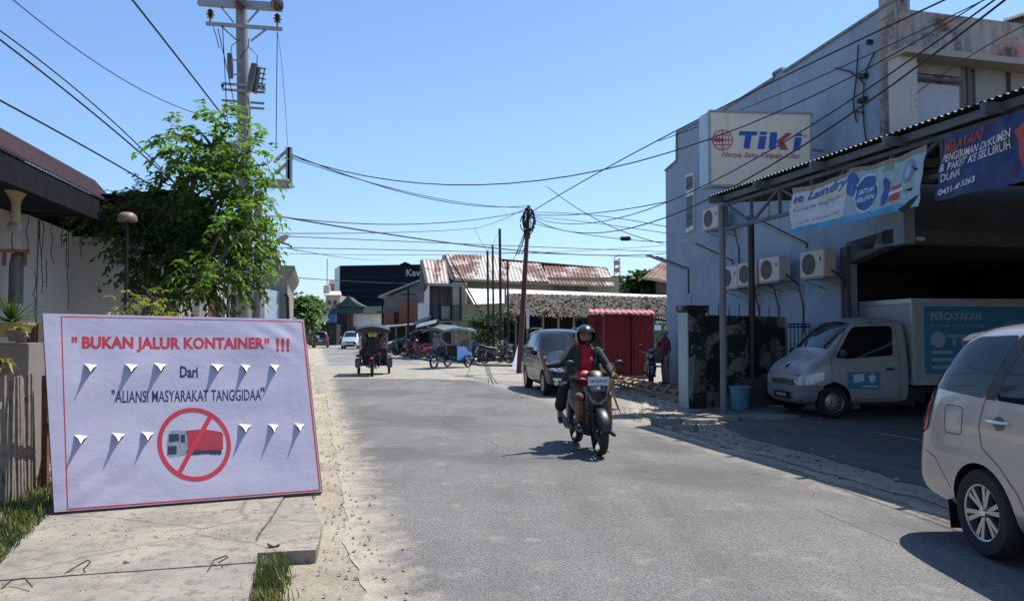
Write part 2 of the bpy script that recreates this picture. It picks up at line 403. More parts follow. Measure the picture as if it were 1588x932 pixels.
# left concrete sidewalk in slabs
q = MB()
def slab(pts, z, th=.12):
    n = len(pts); out = []
    for i in range(n):
        a = pts[i]; b = pts[(i + 1) % n]; d = (Vector(b) - Vector(a)).length; m = max(1, int(d / .12))
        for k in range(m):
            p = Vector(a).lerp(Vector(b), k / m); out.append(R(p.x + .018 * nz1(p.x * 6, p.y * 6, 1), p.y + .02 * nz1(p.x * 6, p.y * 6, 9), z))
    q.prism([p - UP * th for p in out], (0, 0, th))
slab([(2.5, -1.9), (2.5, -.36), (5.35, -.36), (5.35, -1.95)], .100)
slab([(5.362, -1.97), (5.362, -.36), (5.90, -.40), (5.90, -2.0)], .104)
slab([(5.908, -2.02), (5.908, -.42), (9.6, -.05), (9.6, -2.7), (7.2, -2.25)], .098)
slab([(5.62, -.40), (5.60, .02), (6.3, .06), (7.4, -.02), (8.2, .05), (9.6, -.02), (9.6, -.04), (5.95, -.40)], .090)
slab([(9.61, -2.6), (9.61, .0), (15, -.1), (15, -2.4)], .095)
o = tag(q.build('sidewalk', concrete, origin=(0, 0, 0), bevel=0), kind='structure')
# pebbles and grit
def pebbles(name, label, n, fn, r0, r1, m):
    q = MB(); rnd = random.Random(5)
    for i in range(n):
        p = fn(rnd); r = r0 + (r1 - r0) * rnd.random() ** 3; a = rnd.random() * 6.28
        vs = [Vector((cos(a + k * 1.57) * r * rnd.uniform(.6, 1.2), sin(a + k * 1.57) * r * rnd.uniform(.6, 1.2), r * .2)) + p for k in range(4)] + [p + Vector((0, 0, r * .8)), p - Vector((0, 0, r * .3))]
        q.add(vs, [(0, 1, 4), (1, 2, 4), (2, 3, 4), (3, 0, 4), (1, 0, 5), (2, 1, 5), (3, 2, 5), (0, 3, 5)])
    return tag(q.build(name, m, origin=(0, 0, 0)), label, 'pebbles', kind='stuff')
stone_m = mat('pebble_stone', (.30, .275, .24), .9, var=.5, scale=30)
def pf1(r):
    s = 4 + 22 * r.random() ** 1.7; return R(s, .22 + r.gauss(0, .22), .012)
def pf2(r):
    s = 6 + 14 * r.random(); return R(s, tR(s) + .1 + abs(r.gauss(0, .55)), .010)
def pf3(r):
    s = 5 + 6 * r.random(); return R(s, -2.4 + 2.3 * r.random() , .10)
pebbles('loose_gravel', 'small loose stones scattered along the sandy left edge of the asphalt', 1500, pf1, .004, .022, stone_m)
pebbles('road_edge_rubble', 'bits of rubble along the crumbled right edge of the road', 800, pf2, .006, .05, stone_m)
pebbles('sidewalk_grit', 'dark grit and crumbs scattered over the worn concrete sidewalk', 900, pf3, .002, .009, mat('grit', (.12, .10, .08), .9, var=.4))
# ---- grass and weeds
def leaf_mat(name, c, trans=.35, var=.35, dry=None):
    b = MB_(name); f = b.noise(3.0, 4, .7); col = b.ramp(f, [(.3, sc_(c, 1 - var)), (.7, sc_(c, 1 + var))])
    if dry: col = b.mix(b.ramp(b.noise(7, 2), [(.55, 0), (.62, 1)]), col, dry)
    b.col(col); b.set(.5, spec=.4)
    t = _n(b.nt, 'ShaderNodeBsdfTranslucent'); b.L(b.mix(1, col, (1.7, 2.0, .8), 'MULTIPLY'), t.inputs[0])
    m = _n(b.nt, 'ShaderNodeMixShader'); m.inputs[0].default_value = trans; b.L(b.b.outputs[0], m.inputs[1]); b.L(t.outputs[0], m.inputs[2])
    b.L(m.outputs[0], b.nt.nodes['Material Output'].inputs[0]); MATS[name] = b.m; return b.m
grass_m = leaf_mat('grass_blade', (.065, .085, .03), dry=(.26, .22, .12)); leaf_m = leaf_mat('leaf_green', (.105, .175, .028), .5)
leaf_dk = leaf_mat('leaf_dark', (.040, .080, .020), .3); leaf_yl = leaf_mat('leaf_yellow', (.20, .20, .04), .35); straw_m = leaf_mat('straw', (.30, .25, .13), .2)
def blades(name, label, n, fn, h0, h1, m, w=.006, seed=3, droop=.5):
    q = MB(); r = random.Random(seed)
    for i in range(n):
        p, k = fn(r); h = r.uniform(h0, h1) * k; a = r.random() * 6.28; d = Vector((cos(a), sin(a), 0)); s_ = Vector((-sin(a), cos(a), 0)) * w * r.uniform(.6, 1.5)
        m1 = p + UP * h * .6 + d * h * .18; tp = p + UP * h * (1 - droop * .4 * r.random()) + d * h * droop * r.random()
        q.add([p - s_, p + s_, m1 + s_ * .8, m1 - s_ * .8, tp], [(0, 1, 2, 3), (3, 2, 4)])
    return tag(q.build(name, m, origin=(0, 0, 0)), label, 'grass', kind='stuff')
def gf1(r): s = r.uniform(4.0, 5.55); return R(s, -.27 + r.gauss(0, .055), 0), 1
def gf2(r): s = r.uniform(5.0, 9.0); return R(s, -1.98 - .10 * max(0, s - 5.5) - abs(r.gauss(0, .30)), .02), r.uniform(.4, 1.1)
def gf3(r): s = 13.3 + r.gauss(0, .8); return R(s, 6.2 + r.gauss(0, .35), 0), r.random()
def gf4(r): s = 20.2 + r.gauss(0, .8); return R(s, 6.6 + r.gauss(0, .4), 0), r.random()
def gf5(r): s = r.uniform(9.5, 40); return R(s, -.35 + r.gauss(0, .18), 0), r.random() * .7
blades('grass_tuft', 'green grass growing in the gap beside the concrete slabs', 1300, gf1, .05, .17, grass_m, .004)
blades('roadside_weeds', 'mixed green and dry weeds below the picket fence', 5200, gf2, .06, .24, grass_m, .008, 4)
blades('dry_weeds', 'straw coloured dead stems among the weeds at the lower left', 1500, gf2, .04, .16, straw_m, .005, 14)
blades('verge_grass', 'sparse grass on the verge by the mossy pillar', 900, gf3, .02, .09, grass_m, .006, 5)
blades('kerbside_grass', 'grass patch beside the parked dark van', 600, gf4, .04, .13, grass_m, .01, 6)
blades('shoulder_grass', 'thin dry grass along the far left shoulder', 800, gf5, .03, .12, straw_m, .01, 7)
# rebar hooks in the slabs
def hook(pts, label):
    q = MB(); q.tube([G(a, b, .104) + UP * z for a, b, z in pts], .0045, 6)
    tag(q.build('rebar_hook', mat('rebar', (.10, .055, .035), .85, .3)), label, 'rebar', 'rebar lifting hooks in the sidewalk slabs')
hook([(100, 889, .0), (118, 883, .02), (136, 880, .05), (140, 886, .06), (130, 889, .03)], 'bent rusty hook lying left on the middle sidewalk slab')
hook([(322, 885, .0), (332, 875, .03), (350, 873, .05), (353, 878, .06), (338, 880, .03)], 'bent rusty hook on the right part of the middle slab')
hook([(2, 912, .0), (18, 907, .03), (38, 909, .05), (50, 915, .02)], 'long rusty hook at the lower left corner of the sidewalk')
# small litter
def litter(px, py, z, name, label, m, sz):
    q = MB(); c = G(px, py, z); r = random.Random(px)
    q.grid(lambda u, v: c + Vector(((u - .5) * sz, (v - .5) * sz * .45 * sin(pi * min(1, u + .12)), .012 + .02 * sin(3 * u + px) + .012 * cos(5 * v))), 6, 4); tag(q.build(name, m), label, 'litter')
litter(418, 878, .03, 'dry_leaf', 'curled orange brown dry leaf by the grass gap', mat('dryleaf', (.45, .22, .09), .8), .10)
litter(449, 893, .03, 'paper_scrap', 'scrap of white paper on the sand by the slab corner', white, .09)
litter(424, 846, .10, 'twig_bundle', 'reddish dry tuft of twigs on the slab', mat('twig', (.25, .14, .09), .9), .09)
q = MB(); q.sphere(G(196, 871, .11), (.022, .016, .014), 7, 5); tag(q.build('loose_stone', stone_m), 'single brown stone on the narrow sidewalk slab', 'stone')
# ================= LEFT SIDE
def m_wall(name, c, streak=.5, stain=(.10, .09, .08), thr=.58, rough=.85, bump=.15, peel=None, mold=None):
    b = MB_(name); f = b.noise(.8, 6, .6); col = b.ramp(f, [(.3, sc_(c, .86)), (.7, sc_(c, 1.1))])
    st = b.noise(1.3, 7, .7, co=b.map((3.0, 3.0, .35))); col = b.mix(b.ramp(st, [(thr, 0), (thr + .25, streak)]), col, stain)
    if peel: col = b.mix(b.ramp(b.noise(peel[1], 8, .72), [(peel[2], 0), (peel[2] + .03, 1)]), col, peel[0])
    if mold: col = b.mix(b.ramp(b.noise(mold[1], 9, .8, dist=.5), [(mold[2], 0), (mold[2] + .12, mold[3])]), col, mold[0])
    b.col(col); b.set(rough, spec=.25); b.bump(b.noise(18, 6, .7), bump, .01); MATS[name] = b.m; return b.m
def m_rust(name, base, rust=(.20, .075, .035), amt=.5, stripe=0.0, sdir=(1, 1, 1)):
    b = MB_(name); f = b.noise(1.1, 8, .72, co=b.map(sdir)); c = b.ramp(f, [(.3, sc_(base, .85)), (.7, sc_(base, 1.1))])
    g = b.noise(.8, 9, .75, co=b.map(sdir), dist=.3)
    if stripe:
        v = b.vor(stripe, co=b.map((1, .05, .05)), out='Color'); g = b.math('ADD', g, b.math('MULTIPLY', b.math('SUBTRACT', v, .5), .35))
    r2 = b.mix(b.noise(6, 5), sc_(rust, .6), sc_(rust, 1.5)); c = b.mix(b.ramp(g, [(1 - amt - .05, 0), (1 - amt + .05, 1)]), c, r2)
    b.col(c); b.set(.7, .15); MATS[name] = b.m; return b.m
wall_grey = m_wall('plaster_grey', (.56, .56, .57), .3)
wall_panel = m_wall('panel_pale', (.60, .59, .52), .25)
brown_sheet = mat('brown_sheet', (.060, .026, .022), .6, .1, var=.35, scale=3)
darkwood = mat('dark_fascia', (.012, .013, .017), .95, var=.4, scale=5, spec=.1)
# ---- low house
h = thing('low_house', 'long low grey walled house with brown corrugated roof and dark fascia at the left', 'house', R(8, -4.2, 0))
q = MB(); q.box(R(8, -6.2, 1.7), (3.9, 14.4, 3.4), PHI); o = q.build('wall', wall_grey, h, world=True)
q = MB()
for s in (8.3, 10.9, 13.4): q.box(R(s, -4.245, 1.75), (.012, .02, 3.4), PHI)
q.build('seam', mat('seam', .12, .9), o, world=True)
q = MB(); q.corr(R(1.5, -3.08, 3.24), R(13.2, -3.08, 3.62), R(1.5, -3.95, 3.88), R(15.3, -3.95, 4.38), .11, .018)
q.corr(R(1.5, -3.95, 3.88), R(15.3, -3.95, 4.38), R(1.5, -6.2, 4.5), R(15.3, -6.2, 5.0), .11, .018); q.build('roof', brown_sheet, h, world=True, smooth=True)
q = MB(); q.prism([R(1.5, -3.2, 2.95), R(12.3, -3.2, 3.26), R(12.3, -3.2, 3.58), R(1.5, -3.2, 3.22)], RT * .1); q.build('fascia', darkwood, h, world=True)
q = MB(); q.prism([R(1.5, -3.25, 2.99), R(12.3, -3.25, 3.30), R(12.3, -4.25, 3.34), R(1.5, -4.25, 3.05)], UP * .03); q.prism([R(12.1, -3.15, 3.3), R(13.6, -3.4, 3.5), R(13.6, -4.2, 3.5), R(12.1, -4.2, 3.3)], UP * .2); q.build('soffit', darkwood, h, world=True)
# hanging icicle lights
q = MB(); r = random.Random(2)
for px, y0, y1 in ((16, 338, 408), (44, 336, 395), (60, 333, 455), (62, 333, 372), (68, 333, 405), (80, 333, 410), (72, 400, 445), (93, 333, 384), (103, 335, 418), (108, 333, 480), (122, 338, 400), (54, 420, 492)):
    a = PT(px, y0, -4.05); b_ = PT(px + r.uniform(-5, 5), y1, -4.05); pts = [a.lerp(b_, k / 6) + RT * r.uniform(-.02, .02) + FW * r.uniform(-.03, .03) for k in range(7)]
    q.tube(pts, .006, 4)
    for k in range(1, 6):
        if r.random() < .7: q.tube([pts[k], pts[k] + FW * r.uniform(-.07, .07) - UP * .02], .005, 4)
q.tube([PT(14, 332, -4.05), PT(60, 333, -4.05), PT(124, 338, -4.05)], .006, 4)
tag(q.build('string_lights', cable), 'dead strings of icicle lights hanging down the grey house wall', 'string lights')
# column with capital, small arch lantern and torch
c = thing('porch_column', 'pale yellow baluster capital hanging under the dark eave', 'column', P(24, 345, 8.7))
cb = P(24, 345, 8.7); q = MB(); hgt = .42
q.lathe([(.04, -.02), (.055, 0), (.05, .08), (.045, .2), (.06, .27), (.10, .33), (.12, .37), (.12, hgt)], 20); q.build('capital', mat('cream_plaster', (.34, .28, .15), .7, var=.15), c, smooth=True)
q = MB(); q.lathe([(.0, -.12), (.06, -.1), (.085, -.05), (.06, 0), (.03, .01)], 16); q.build('bulb', mat('bulb_glass', (.25, .23, .20), .3), c, smooth=True)
c = thing('wall_lantern', 'weathered arched metal lantern on a wooden bracket against the grey wall', 'lantern', PT(24, 480, -4.0))
lw = wmat(c).translation; q = MB(); q.tube([Vector((0, 0, .08)), Vector((0, 0, .62))], .09, 14)
q.tube([Vector((0, 0, .62)), Vector((.03, -.01, .72)), Vector((.10, -.03, .76))], [.09, .09, .05], 12); q.build('body', mat('lantern_metal', (.16, .16, .17), .6, .4, var=.4), c, smooth=True)
q = MB(); q.box((0, -.08, .80), (.38, .06, .045), PHI); q.box((-.14, -.05, .7), (.04, .04, .2), PHI); q.box((.15, -.05, .7), (.03, .04, .2), PHI); q.build('bracket', wood, c)
# ---- second building (pale panels)
h = thing('panel_house', 'pale panelled shop wall with brown door beneath the leafy vine tree', 'house', R(18, -3.2, 0))
q = MB(); q.prism([R(15.1, -5.5), R(15.1, -2.6), R(24.5, -2.6), R(24.5, -5.5)], UP * 3.33); wl = q.build('wall', wall_panel, h, world=True)
q = MB(); q.prism([R(15.08, -4.3), R(15.08, -2.63), R(15.1, -2.63), R(15.1, -4.3)], UP * 3.2); q.build('end_wall', wall_grey, h, world=True)
q = MB()
for i in range(20): s = 15.2 + i * .25; q.box(R(s, -2.585, 1.6), (.02, .05, 3.2), PHI)
q.build('rib', wall_panel, wl, world=True)
a, b_ = PT(320, 452, -2.56), PT(347, 463, -2.56); q = MB()
q.prism([Vector((a.x, a.y, .1)), Vector((b_.x, b_.y, .1)), b_, a], -RT * .03); d = q.build('door', mat('brown_door', (.12, .05, .03), .6, var=.3, scale=4), h, world=True)
q = MB(); q.bar(a + RT * .01, b_ + RT * .01, .05, .07); q.bar(Vector((a.x, a.y, .1)), a, .05, .06); q.build('door_frame', wall_panel, d, world=True)
q = MB(); q.prism([R(12.6, -2.1, 3.80), R(24.6, -2.3, 4.15), R(24.6, -2.22, 4.15), R(12.6, -2.02, 3.80)], UP * .2)
q.prism([R(12.6, -2.1, 3.78), R(24.6, -2.25, 4.13), R(24.6, -5.5, 3.6), R(12.6, -5.5, 3.4)], UP * .04); q.build('gutter_roof', darkwood, h, world=True)
q = MB(); q.prism([P(143, 304, 13), P(186, 309, 13), P(186, 313, 13), P(143, 308, 13)], FW * 1.2); q.build('flashing', white, h, world=True)
# metal gate rack, shelves
c = thing('metal_rack', 'open whitish metal frame rack with wire shelves beside the brown door', 'rack', G(365, 600, 0))
Yr = 20; q = MB()
def pb(q, x0, y0, x1, y1, Y, w=.05): q.bar(P(x0, y0, Y), P(x1, y1, Y), w)
for a in ((356, 431, 356, 575), (376, 440, 376, 575), (356, 431, 376, 440), (347, 474, 356, 476), (347, 448, 347, 570)): pb(q, *a, Yr)
q.build('frame', mat('rack_paint', .42, .6, .2, var=.2), c, world=True)
for yy in (456, 478, 481, 485, 489, 493): q = MB(); q.prism([P(359, yy, Yr + .1), P(374, yy + 3, Yr + .1), P(374, yy + 2, Yr + .5), P(359, yy - 1, Yr + .5)], (0, 0, .02)); q.build('shelf', steel, c, world=True)
q = MB(); q.box(P(365, 470, Yr + .8), (.45, .1, 1.6), 0); q.build('back_panel', mat('navy_dark', (.03, .04, .06), .6), c, world=True)
# blue kiosk and banner behind it
c = thing('blue_kiosk', 'pale blue kiosk wall with louvre vent and navy skirting', 'kiosk', G(396, 592, 0))
Yk = 23; q = MB(); lo = P(383, 487, Yk); hi = P(411, 448, Yk); q.prism([Vector((lo.x, Yk, 0)), Vector((hi.x, Yk, 0)), Vector((hi.x, Yk, hi.z)), Vector((lo.x, Yk, hi.z + .02))], (0, 1.5, 0)); q.build('wall', mat('pale_blue', (.33, .42, .50), .6, var=.08), c, world=True)
q = MB(); q.box(Vector(((lo.x + hi.x) / 2, Yk - .01, lo.z / 2)), (hi.x - lo.x, .04, lo.z)); q.build('skirting', mat('navy', (.04, .10, .22), .6), c, world=True)
q = MB()
for k in range(6): q.bar(P(390, 463 + k * 3, Yk - .02), P(401, 463.3 + k * 3, Yk - .02), .03, .02)
q.build('vent', mat('vent_grey', .25, .6), c, world=True)
q = MB(); pb(q, 410, 452, 410, 585, Yk - .05, .05); q.build('downpipe', white, c, world=True)
# concrete building
c = thing('concrete_building', 'stained bare concrete block with flared cornice at the left roadside', 'building', G(430, 590, 0))
Yc = 24.5; cm = m_wall('old_concrete', (.30, .27, .22), .6, (.10, .09, .08), .5)
a = P(411, 416, Yc); b_ = P(446, 440, Yc); D = Vector((FW.x * 7, FW.y * 7, 0))
q = MB(); q.prism([Vector((a.x - 2, Yc, 0)), Vector((b_.x, Yc, 0)), Vector((b_.x, Yc, a.z)), Vector((a.x - 2, Yc, a.z))], D); q.build('wall', cm, c, world=True)
q = MB(); x1 = P(456, 420, Yc).x; z1 = P(456, 417, Yc).z; z0 = P(446, 436, Yc).z
q.prism([Vector((b_.x, Yc - .02, z0)), Vector((x1, Yc - .02, z0 + .3)), Vector((x1, Yc - .02, z1)), Vector((b_.x, Yc - .02, z1 + .03))], D); q.prism([Vector((a.x - 2.05, Yc - .03, a.z)), Vector((x1 + .03, Yc - .03, z1)), Vector((x1 + .03, Yc - .03, z1 + .1)), Vector((a.x - 2.05, Yc - .03, a.z + .12))], D); q.build('cornice', cm, c, world=True)
q = MB(); q.tube([P(447, 500, Yc - .1), P(446, 462, Yc - .1), P(443, 456, Yc - .1)], .05, 8); q.build('downpipe', darkm, c, world=True, smooth=True)
c = thing('shop_sign', 'small faded framed sign above the concrete block', 'sign', P(426, 417, 24.4))
q = MB(); q.box(P(423, 403, 24.4), (.45, .1, .60)); q.build('panel', mat('faded_sign', (.35, .30, .38), .6, var=.3), c, world=True); q = MB(); pb(q, 431.5, 388, 431.5, 419, 24.35, .06); pb(q, 414, 388, 431, 388, 24.35, .05); q.build('frame', mat('sign_red', (.28, .10, .08), .7), c, world=True)
# ghost banners hanging at the pole
def cloth(name, label, cat, cor, m, amp=.04, n=12, thick=.004, sag=0, seed=1, group=None):
    q = MB(); a, b, c_, d = [Vector(x) for x in cor]; N = (b - a).cross(d - a).normalized()
    fn = lambda u, v: a.lerp(b, u).lerp(d.lerp(c_, u), v) + N * amp * nz1(u * 4 + seed, v * 3, seed) - UP * sag * sin(pi * u) * (1 - v)
    q.grid(fn, n, n); q.grid(lambda u, v: fn(u, v) - N * thick, n, n); o = q.build(name, m, smooth=True); tag(o, label, cat, group); return o, fn
lav = mat('faded_vinyl', (.52, .49, .58), .6, var=.12, scale=3)
cloth('hanging_cloth', 'faded lavender cloth hanging over the pale blue kiosk', 'banner', [P(384, 425, 22.6), P(408, 420, 22.6), P(411, 446, 22.6), P(384, 449, 22.6)], lav)
cloth('torn_banner', 'torn whitish vinyl banner tied beside the leafy tree', 'banner', [P(372, 322, 17.3), P(382, 310, 17.3), P(396, 362, 17.3), P(371, 368, 17.3)], mat('grey_vinyl', (.42, .44, .46), .6, var=.15), .1, seed=5)
# mushroom garden lamp
c = thing('garden_lamp', 'thin pole lamp with brown ribbed mushroom shade against the grey wall', 'lamp', P(192, 600, 10))
b0 = P(192, 340, 10); q = MB(); q.tube([Vector((0, 0, b0.z - P(192, 600, 10).z)), Vector((0, 0, -1))], .022, 10); q.build('pole', darkm, c, smooth=True)
q = MB(); zz = b0.z - P(192, 600, 10).z
q.lathe([(.12, zz - .03), (.125, zz), (.11, zz + .05), (.07, zz + .085), (0, zz + .095)], 20); q.build('lamp_shade', mat('lamp_brown', (.20, .13, .10), .5, var=.2), c, smooth=True)
# ---- picket fence
f_ = thing('picket_fence', 'weathered grey picket fence leaning at the lower left', 'fence', R(7.4, -2.62, 0)); r = random.Random(11)
for i in range(23):
    s = 6.55 + i * .082; hgt = 1.235 + r.uniform(-.03, .03) - .02 * (i % 3); w_ = r.uniform(.035, .06); q = MB()
    b0 = R(s, -2.62, -.02); tp = R(s + r.uniform(-.04, .04), -2.66 + r.uniform(-.02, .02), hgt)
    q.bar(b0, tp, w_, .022, up=RT); q.build('picket', oldwood, f_, world=True)
for z in (.35, .98): q = MB(); q.bar(R(6.4, -2.67, z), R(8.4, -2.68, z), .03, .06); q.build('rail', oldwood, f_, world=True)
p_ = R(8.36, -2.55, 0); q = MB(); q.bar(p_ + RT * .02, p_ + UP * 1.2 - RT * .0, .075, .05, up=RT); o = q.build('post', mat('rusty_post', (.13, .055, .03), .8, var=.35, scale=8, bump=.2), f_, world=True); tag(o, 'rusty brown end post')
# garden pots & plants behind fence
def fan(name, label, cat, base, n, L, w, m, droop=.4, seed=1, pot=None, spread=1.0):
    r = random.Random(seed); base = Vector(base); t = thing(name, label, cat, base)
    q = MB()
    for i in range(n):
        a = r.random() * 6.28; e = r.uniform(.25, 1.35) * spread; d = Vector((cos(a) * sin(e), sin(a) * sin(e), cos(e))); l_ = L * r.uniform(.6, 1.1); sd = Vector((-sin(a), cos(a), 0)) * w
        pts = [d * l_ * k / 4 - UP * droop * l_ * (k / 4) ** 2.5 for k in range(5)]; vs = []
        for k, p in enumerate(pts): ww = [.5, 1, .85, .5, .05][k]; vs += [p - sd * ww, p - UP * w * .5 * ww, p + sd * ww]
        q.add([v + UP * .0 for v in vs], [(3 * k, 3 * k + 1, 3 * k + 4, 3 * k + 3) for k in range(4)] + [(3 * k + 1, 3 * k + 2, 3 * k + 5, 3 * k + 4) for k in range(4)])
    q.build('foliage', m, t, smooth=True)
    if pot:
        q = MB(); rr, hh = pot[0], pot[1]; q.lathe([(rr * .7, -hh), (rr * .95, -hh * .3), (rr * 1.05, -.03), (rr * 1.05, 0), (rr * .9, 0), (rr * .85, -.04), (0, -.04)], 18); q.build('pot', pot[2], t, smooth=True)
    return t
stonepot = mat('stone_pot', (.17, .13, .11), .9, var=.35)
fan('agave', 'spiky dark agave in a wide bowl at the left edge', 'plant', P(18, 500, 8.4), 34, .42, .018, leaf_dk, .1, 3, (.22, .16, mat('bowl_yellow', (.30, .24, .08), .7, var=.3)))
fan('fern_plant', 'light green potted plant beside the agave bowl', 'plant', P(28, 512, 8.1), 26, .17, .022, leaf_yl, .9, 5, (.11, .12, stonepot))
fan('leafy_plant', 'small yellow green plant low at the left edge', 'plant', P(2, 565, 7.8), 26, .22, .03, leaf_yl, .9, 8, (.10, .12, stonepot))
q = MB(); a = P(0, 532, 8.3); q.box(Vector((a.x + .0, 8.5, a.z / 2)), (.62, .4, a.z)); tag(q.build('planter_block', m_wall('block_wall', (.25, .22, .20), .3), bevel=.01), 'grey plastered block that carries the agave bowl', 'planter')
q = MB(); q.box(P(52, 550, 8.9), (.26, .3, .75)); o = tag(q.build('stacked_bricks', m_wall('brick_dark', (.12, .075, .06), .5), bevel=.02), 'dark stack of old bricks between planter and banner', 'bricks')
fan('corn_leaf_plant', 'long pale yellow green leaf poking in over the weeds', 'plant', R(4.75, -3.05, .25), 9, .8, .03, leaf_yl, .55, 21, None, 1.1)
# ---- trees
def leafspray(q, p, d, L, n, lw, ll, r, droop=.5):
    d = d.normalized(); side = d.cross(UP)
    if side.length < .1: side = Vector((1, 0, 0))
    side.normalize()
    for i in range(n):
        t = (i + 1) / n; c = p + d * L * t - UP * droop * L * t * t; sgn = 1 if i % 2 else -1
        a = (side * sgn * .75 + d * .55 - UP * r.uniform(.2, .75)); a += Vector((r.gauss(0, .18), r.gauss(0, .18), r.gauss(0, .15))); a.normalize()
        wv = a.cross(Vector((r.gauss(0, .4), r.gauss(0, .4), 1))).normalized() * lw * r.uniform(.7, 1.2); l_ = ll * r.uniform(.7, 1.15); e = c + a * l_
        m1 = c + a * l_ * .45 + UP * lw * .25
        q.add([c, m1 - wv, m1 + wv, e - UP * l_ * .12, m1 - UP * lw * .3], [(0, 1, 4), (0, 4, 2), (1, 3, 4), (4, 3, 2)])
def tree(name, label, cat, base, trunk, clumps, leafm, lw, ll, per, seed, rs=.02, L=.4, twig=True, twr=.012, barkm=None, group=None, droop=.5):
    """clumps: (centre, radius, n sprays)"""
    r = random.Random(seed); base = Vector(base); t = thing(name, label, cat, base, group=group)
    bark = barkm or mat('bark', (.10, .075, .055), .9, var=.35, bump=.4)
    qt = MB(); qt.tube([p for p, _ in trunk], [x for _, x in trunk], 9); top = trunk[-1][0]; q = MB()
    for c, rad, n in clumps:
        c = Vector(c); k = min(trunk, key=lambda z: (z[0] - c).length + (2 if z[0].z > c.z else 0))[0]
        mid = k.lerp(c, .5) + Vector((r.gauss(0, .1), r.gauss(0, .1), .08)) * (c - k).length * .4
        qt.tube([k, mid, c], [twr * 2.6, twr * 1.8, twr], 6)
        rad = Vector(rad) if hasattr(rad, '__len__') else Vector((rad, rad, rad))
        for i in range(n):
            v = Vector((r.gauss(0, 1), r.gauss(0, 1), r.gauss(0, 1))).normalized(); rr = r.uniform(.35, 1.0) ** .6; p = c + Vector((v.x * rad.x, v.y * rad.y, v.z * rad.z)) * rr
            d = v + Vector((r.gauss(0, .4), r.gauss(0, .4), r.gauss(.1, .3)))
            if twig and i % 3 == 0: qt.tube([c.lerp(p, .25), c.lerp(p, .65) + UP * .03, p], [twr * .8, twr * .5, twr * .3], 4, cap=False)
            leafspray(q, p, d, L * r.uniform(.6, 1.2), per, lw, ll, r, droop)
    qt.build('trunk', bark, t, world=True, smooth=True); q.build('crown', leafm, t, world=True); return t
Yt = 11.6
def tp(px, py, dy=0): return P(px, py, Yt + dy)
tr = [(tp(232, 640), .10), (tp(228, 520), .09), (tp(240, 470), .08), (tp(262, 420), .06), (tp(290, 370), .05), (tp(296, 318), .04), (tp(300, 270), .03), (tp(330, 230, .3), .02)]
cl = [(tp(310, 205), .30, 26), (tp(275, 215), .20, 16), (tp(355, 200, .4), .26, 24), (tp(300, 245), .32, 40), (tp(345, 245, .3), .36, 50), (tp(390, 235, .5), .26, 26), (tp(415, 255, .3), .14, 7), (tp(330, 285), .34, 50), (tp(375, 290, .4), .32, 44), (tp(262, 258), .16, 12),
      (tp(402, 305, .5), .16, 10), (tp(350, 325, .2), .30, 40), (tp(390, 330, .6), .18, 18), (tp(285, 288), .18, 14), (tp(312, 325), .22, 24), (tp(262, 205), .10, 6), (tp(335, 188, .2), .14, 8)]
tree('roadside_tree', 'bright green leafy tree rising beside the concrete utility pole', 'tree', Vector((tp(232, 640).x, Yt, 0)), tr, [(c, r_ if hasattr(r_, '__len__') else r_ * .95, int(n * .72)) for c, r_, n in cl], leaf_m, .034, .135, 10, 3, L=.42)
tr = [(tp(255, 640, .5), .12), (tp(245, 520, .5), .11), (tp(262, 460, .4), .09), (tp(300, 400, .3), .06), (tp(270, 360), .05), (tp(330, 370), .04)]
cl = [(tp(225, 330), .32, 46), (tp(260, 345), .36, 60), (tp(300, 350), .36, 60), (tp(340, 360), .34, 56), (tp(205, 375), .30, 44), (tp(245, 390), .40, 70), (tp(290, 395), .38, 66), (tp(335, 400), .34, 54), (tp(375, 390, .4), .30, 40), (tp(395, 375, .6), .2, 20),
      (tp(170, 335), .20, 20), (tp(135, 332), .12, 10), (tp(215, 415), .22, 24), (tp(250, 430), .26, 34), (tp(300, 435), .22, 26), (tp(360, 425, .4), .20, 20), (tp(390, 415, .6), .16, 12), (tp(318, 455), .10, 7), (tp(205, 310), .16, 12), (tp(236, 305), .18, 14)]
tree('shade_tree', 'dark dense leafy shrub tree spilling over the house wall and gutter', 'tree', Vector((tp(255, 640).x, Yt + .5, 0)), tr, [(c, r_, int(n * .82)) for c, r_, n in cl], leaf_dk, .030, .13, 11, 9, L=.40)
cl = [(tp(300, 415, -.8), .14, 12), (tp(325, 432, -.9), .14, 12), (tp(345, 405, -.6), .18, 14), (tp(385, 350, -.2), .22, 22), (tp(400, 330, 0), .16, 14), (tp(400, 400, -.1), .16, 14), (tp(250, 455, -.9), .12, 8), (tp(350, 345, -.6), .2, 14), (tp(372, 428, -.4), .12, 8)]
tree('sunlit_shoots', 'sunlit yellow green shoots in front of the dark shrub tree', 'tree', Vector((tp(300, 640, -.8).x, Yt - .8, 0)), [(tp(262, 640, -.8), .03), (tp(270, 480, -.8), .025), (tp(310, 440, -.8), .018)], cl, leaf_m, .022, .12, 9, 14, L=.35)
cl = [(P(200, 470, 9.5), .16, 14), (P(225, 480, 9.5), .16, 16), (P(240, 462, 9.5), .08, 5), (P(195, 488, 9.5), .10, 8), (P(250, 487, 9.5), .08, 6)]
tree('croton_shrub', 'small yellowish shrub peeking above the white banner', 'shrub', P(222, 620, 9.5), [(P(222, 620, 9.5), .02), (P(220, 500, 9.5), .015)], cl, leaf_yl, .016, .09, 6, 4, L=.22)
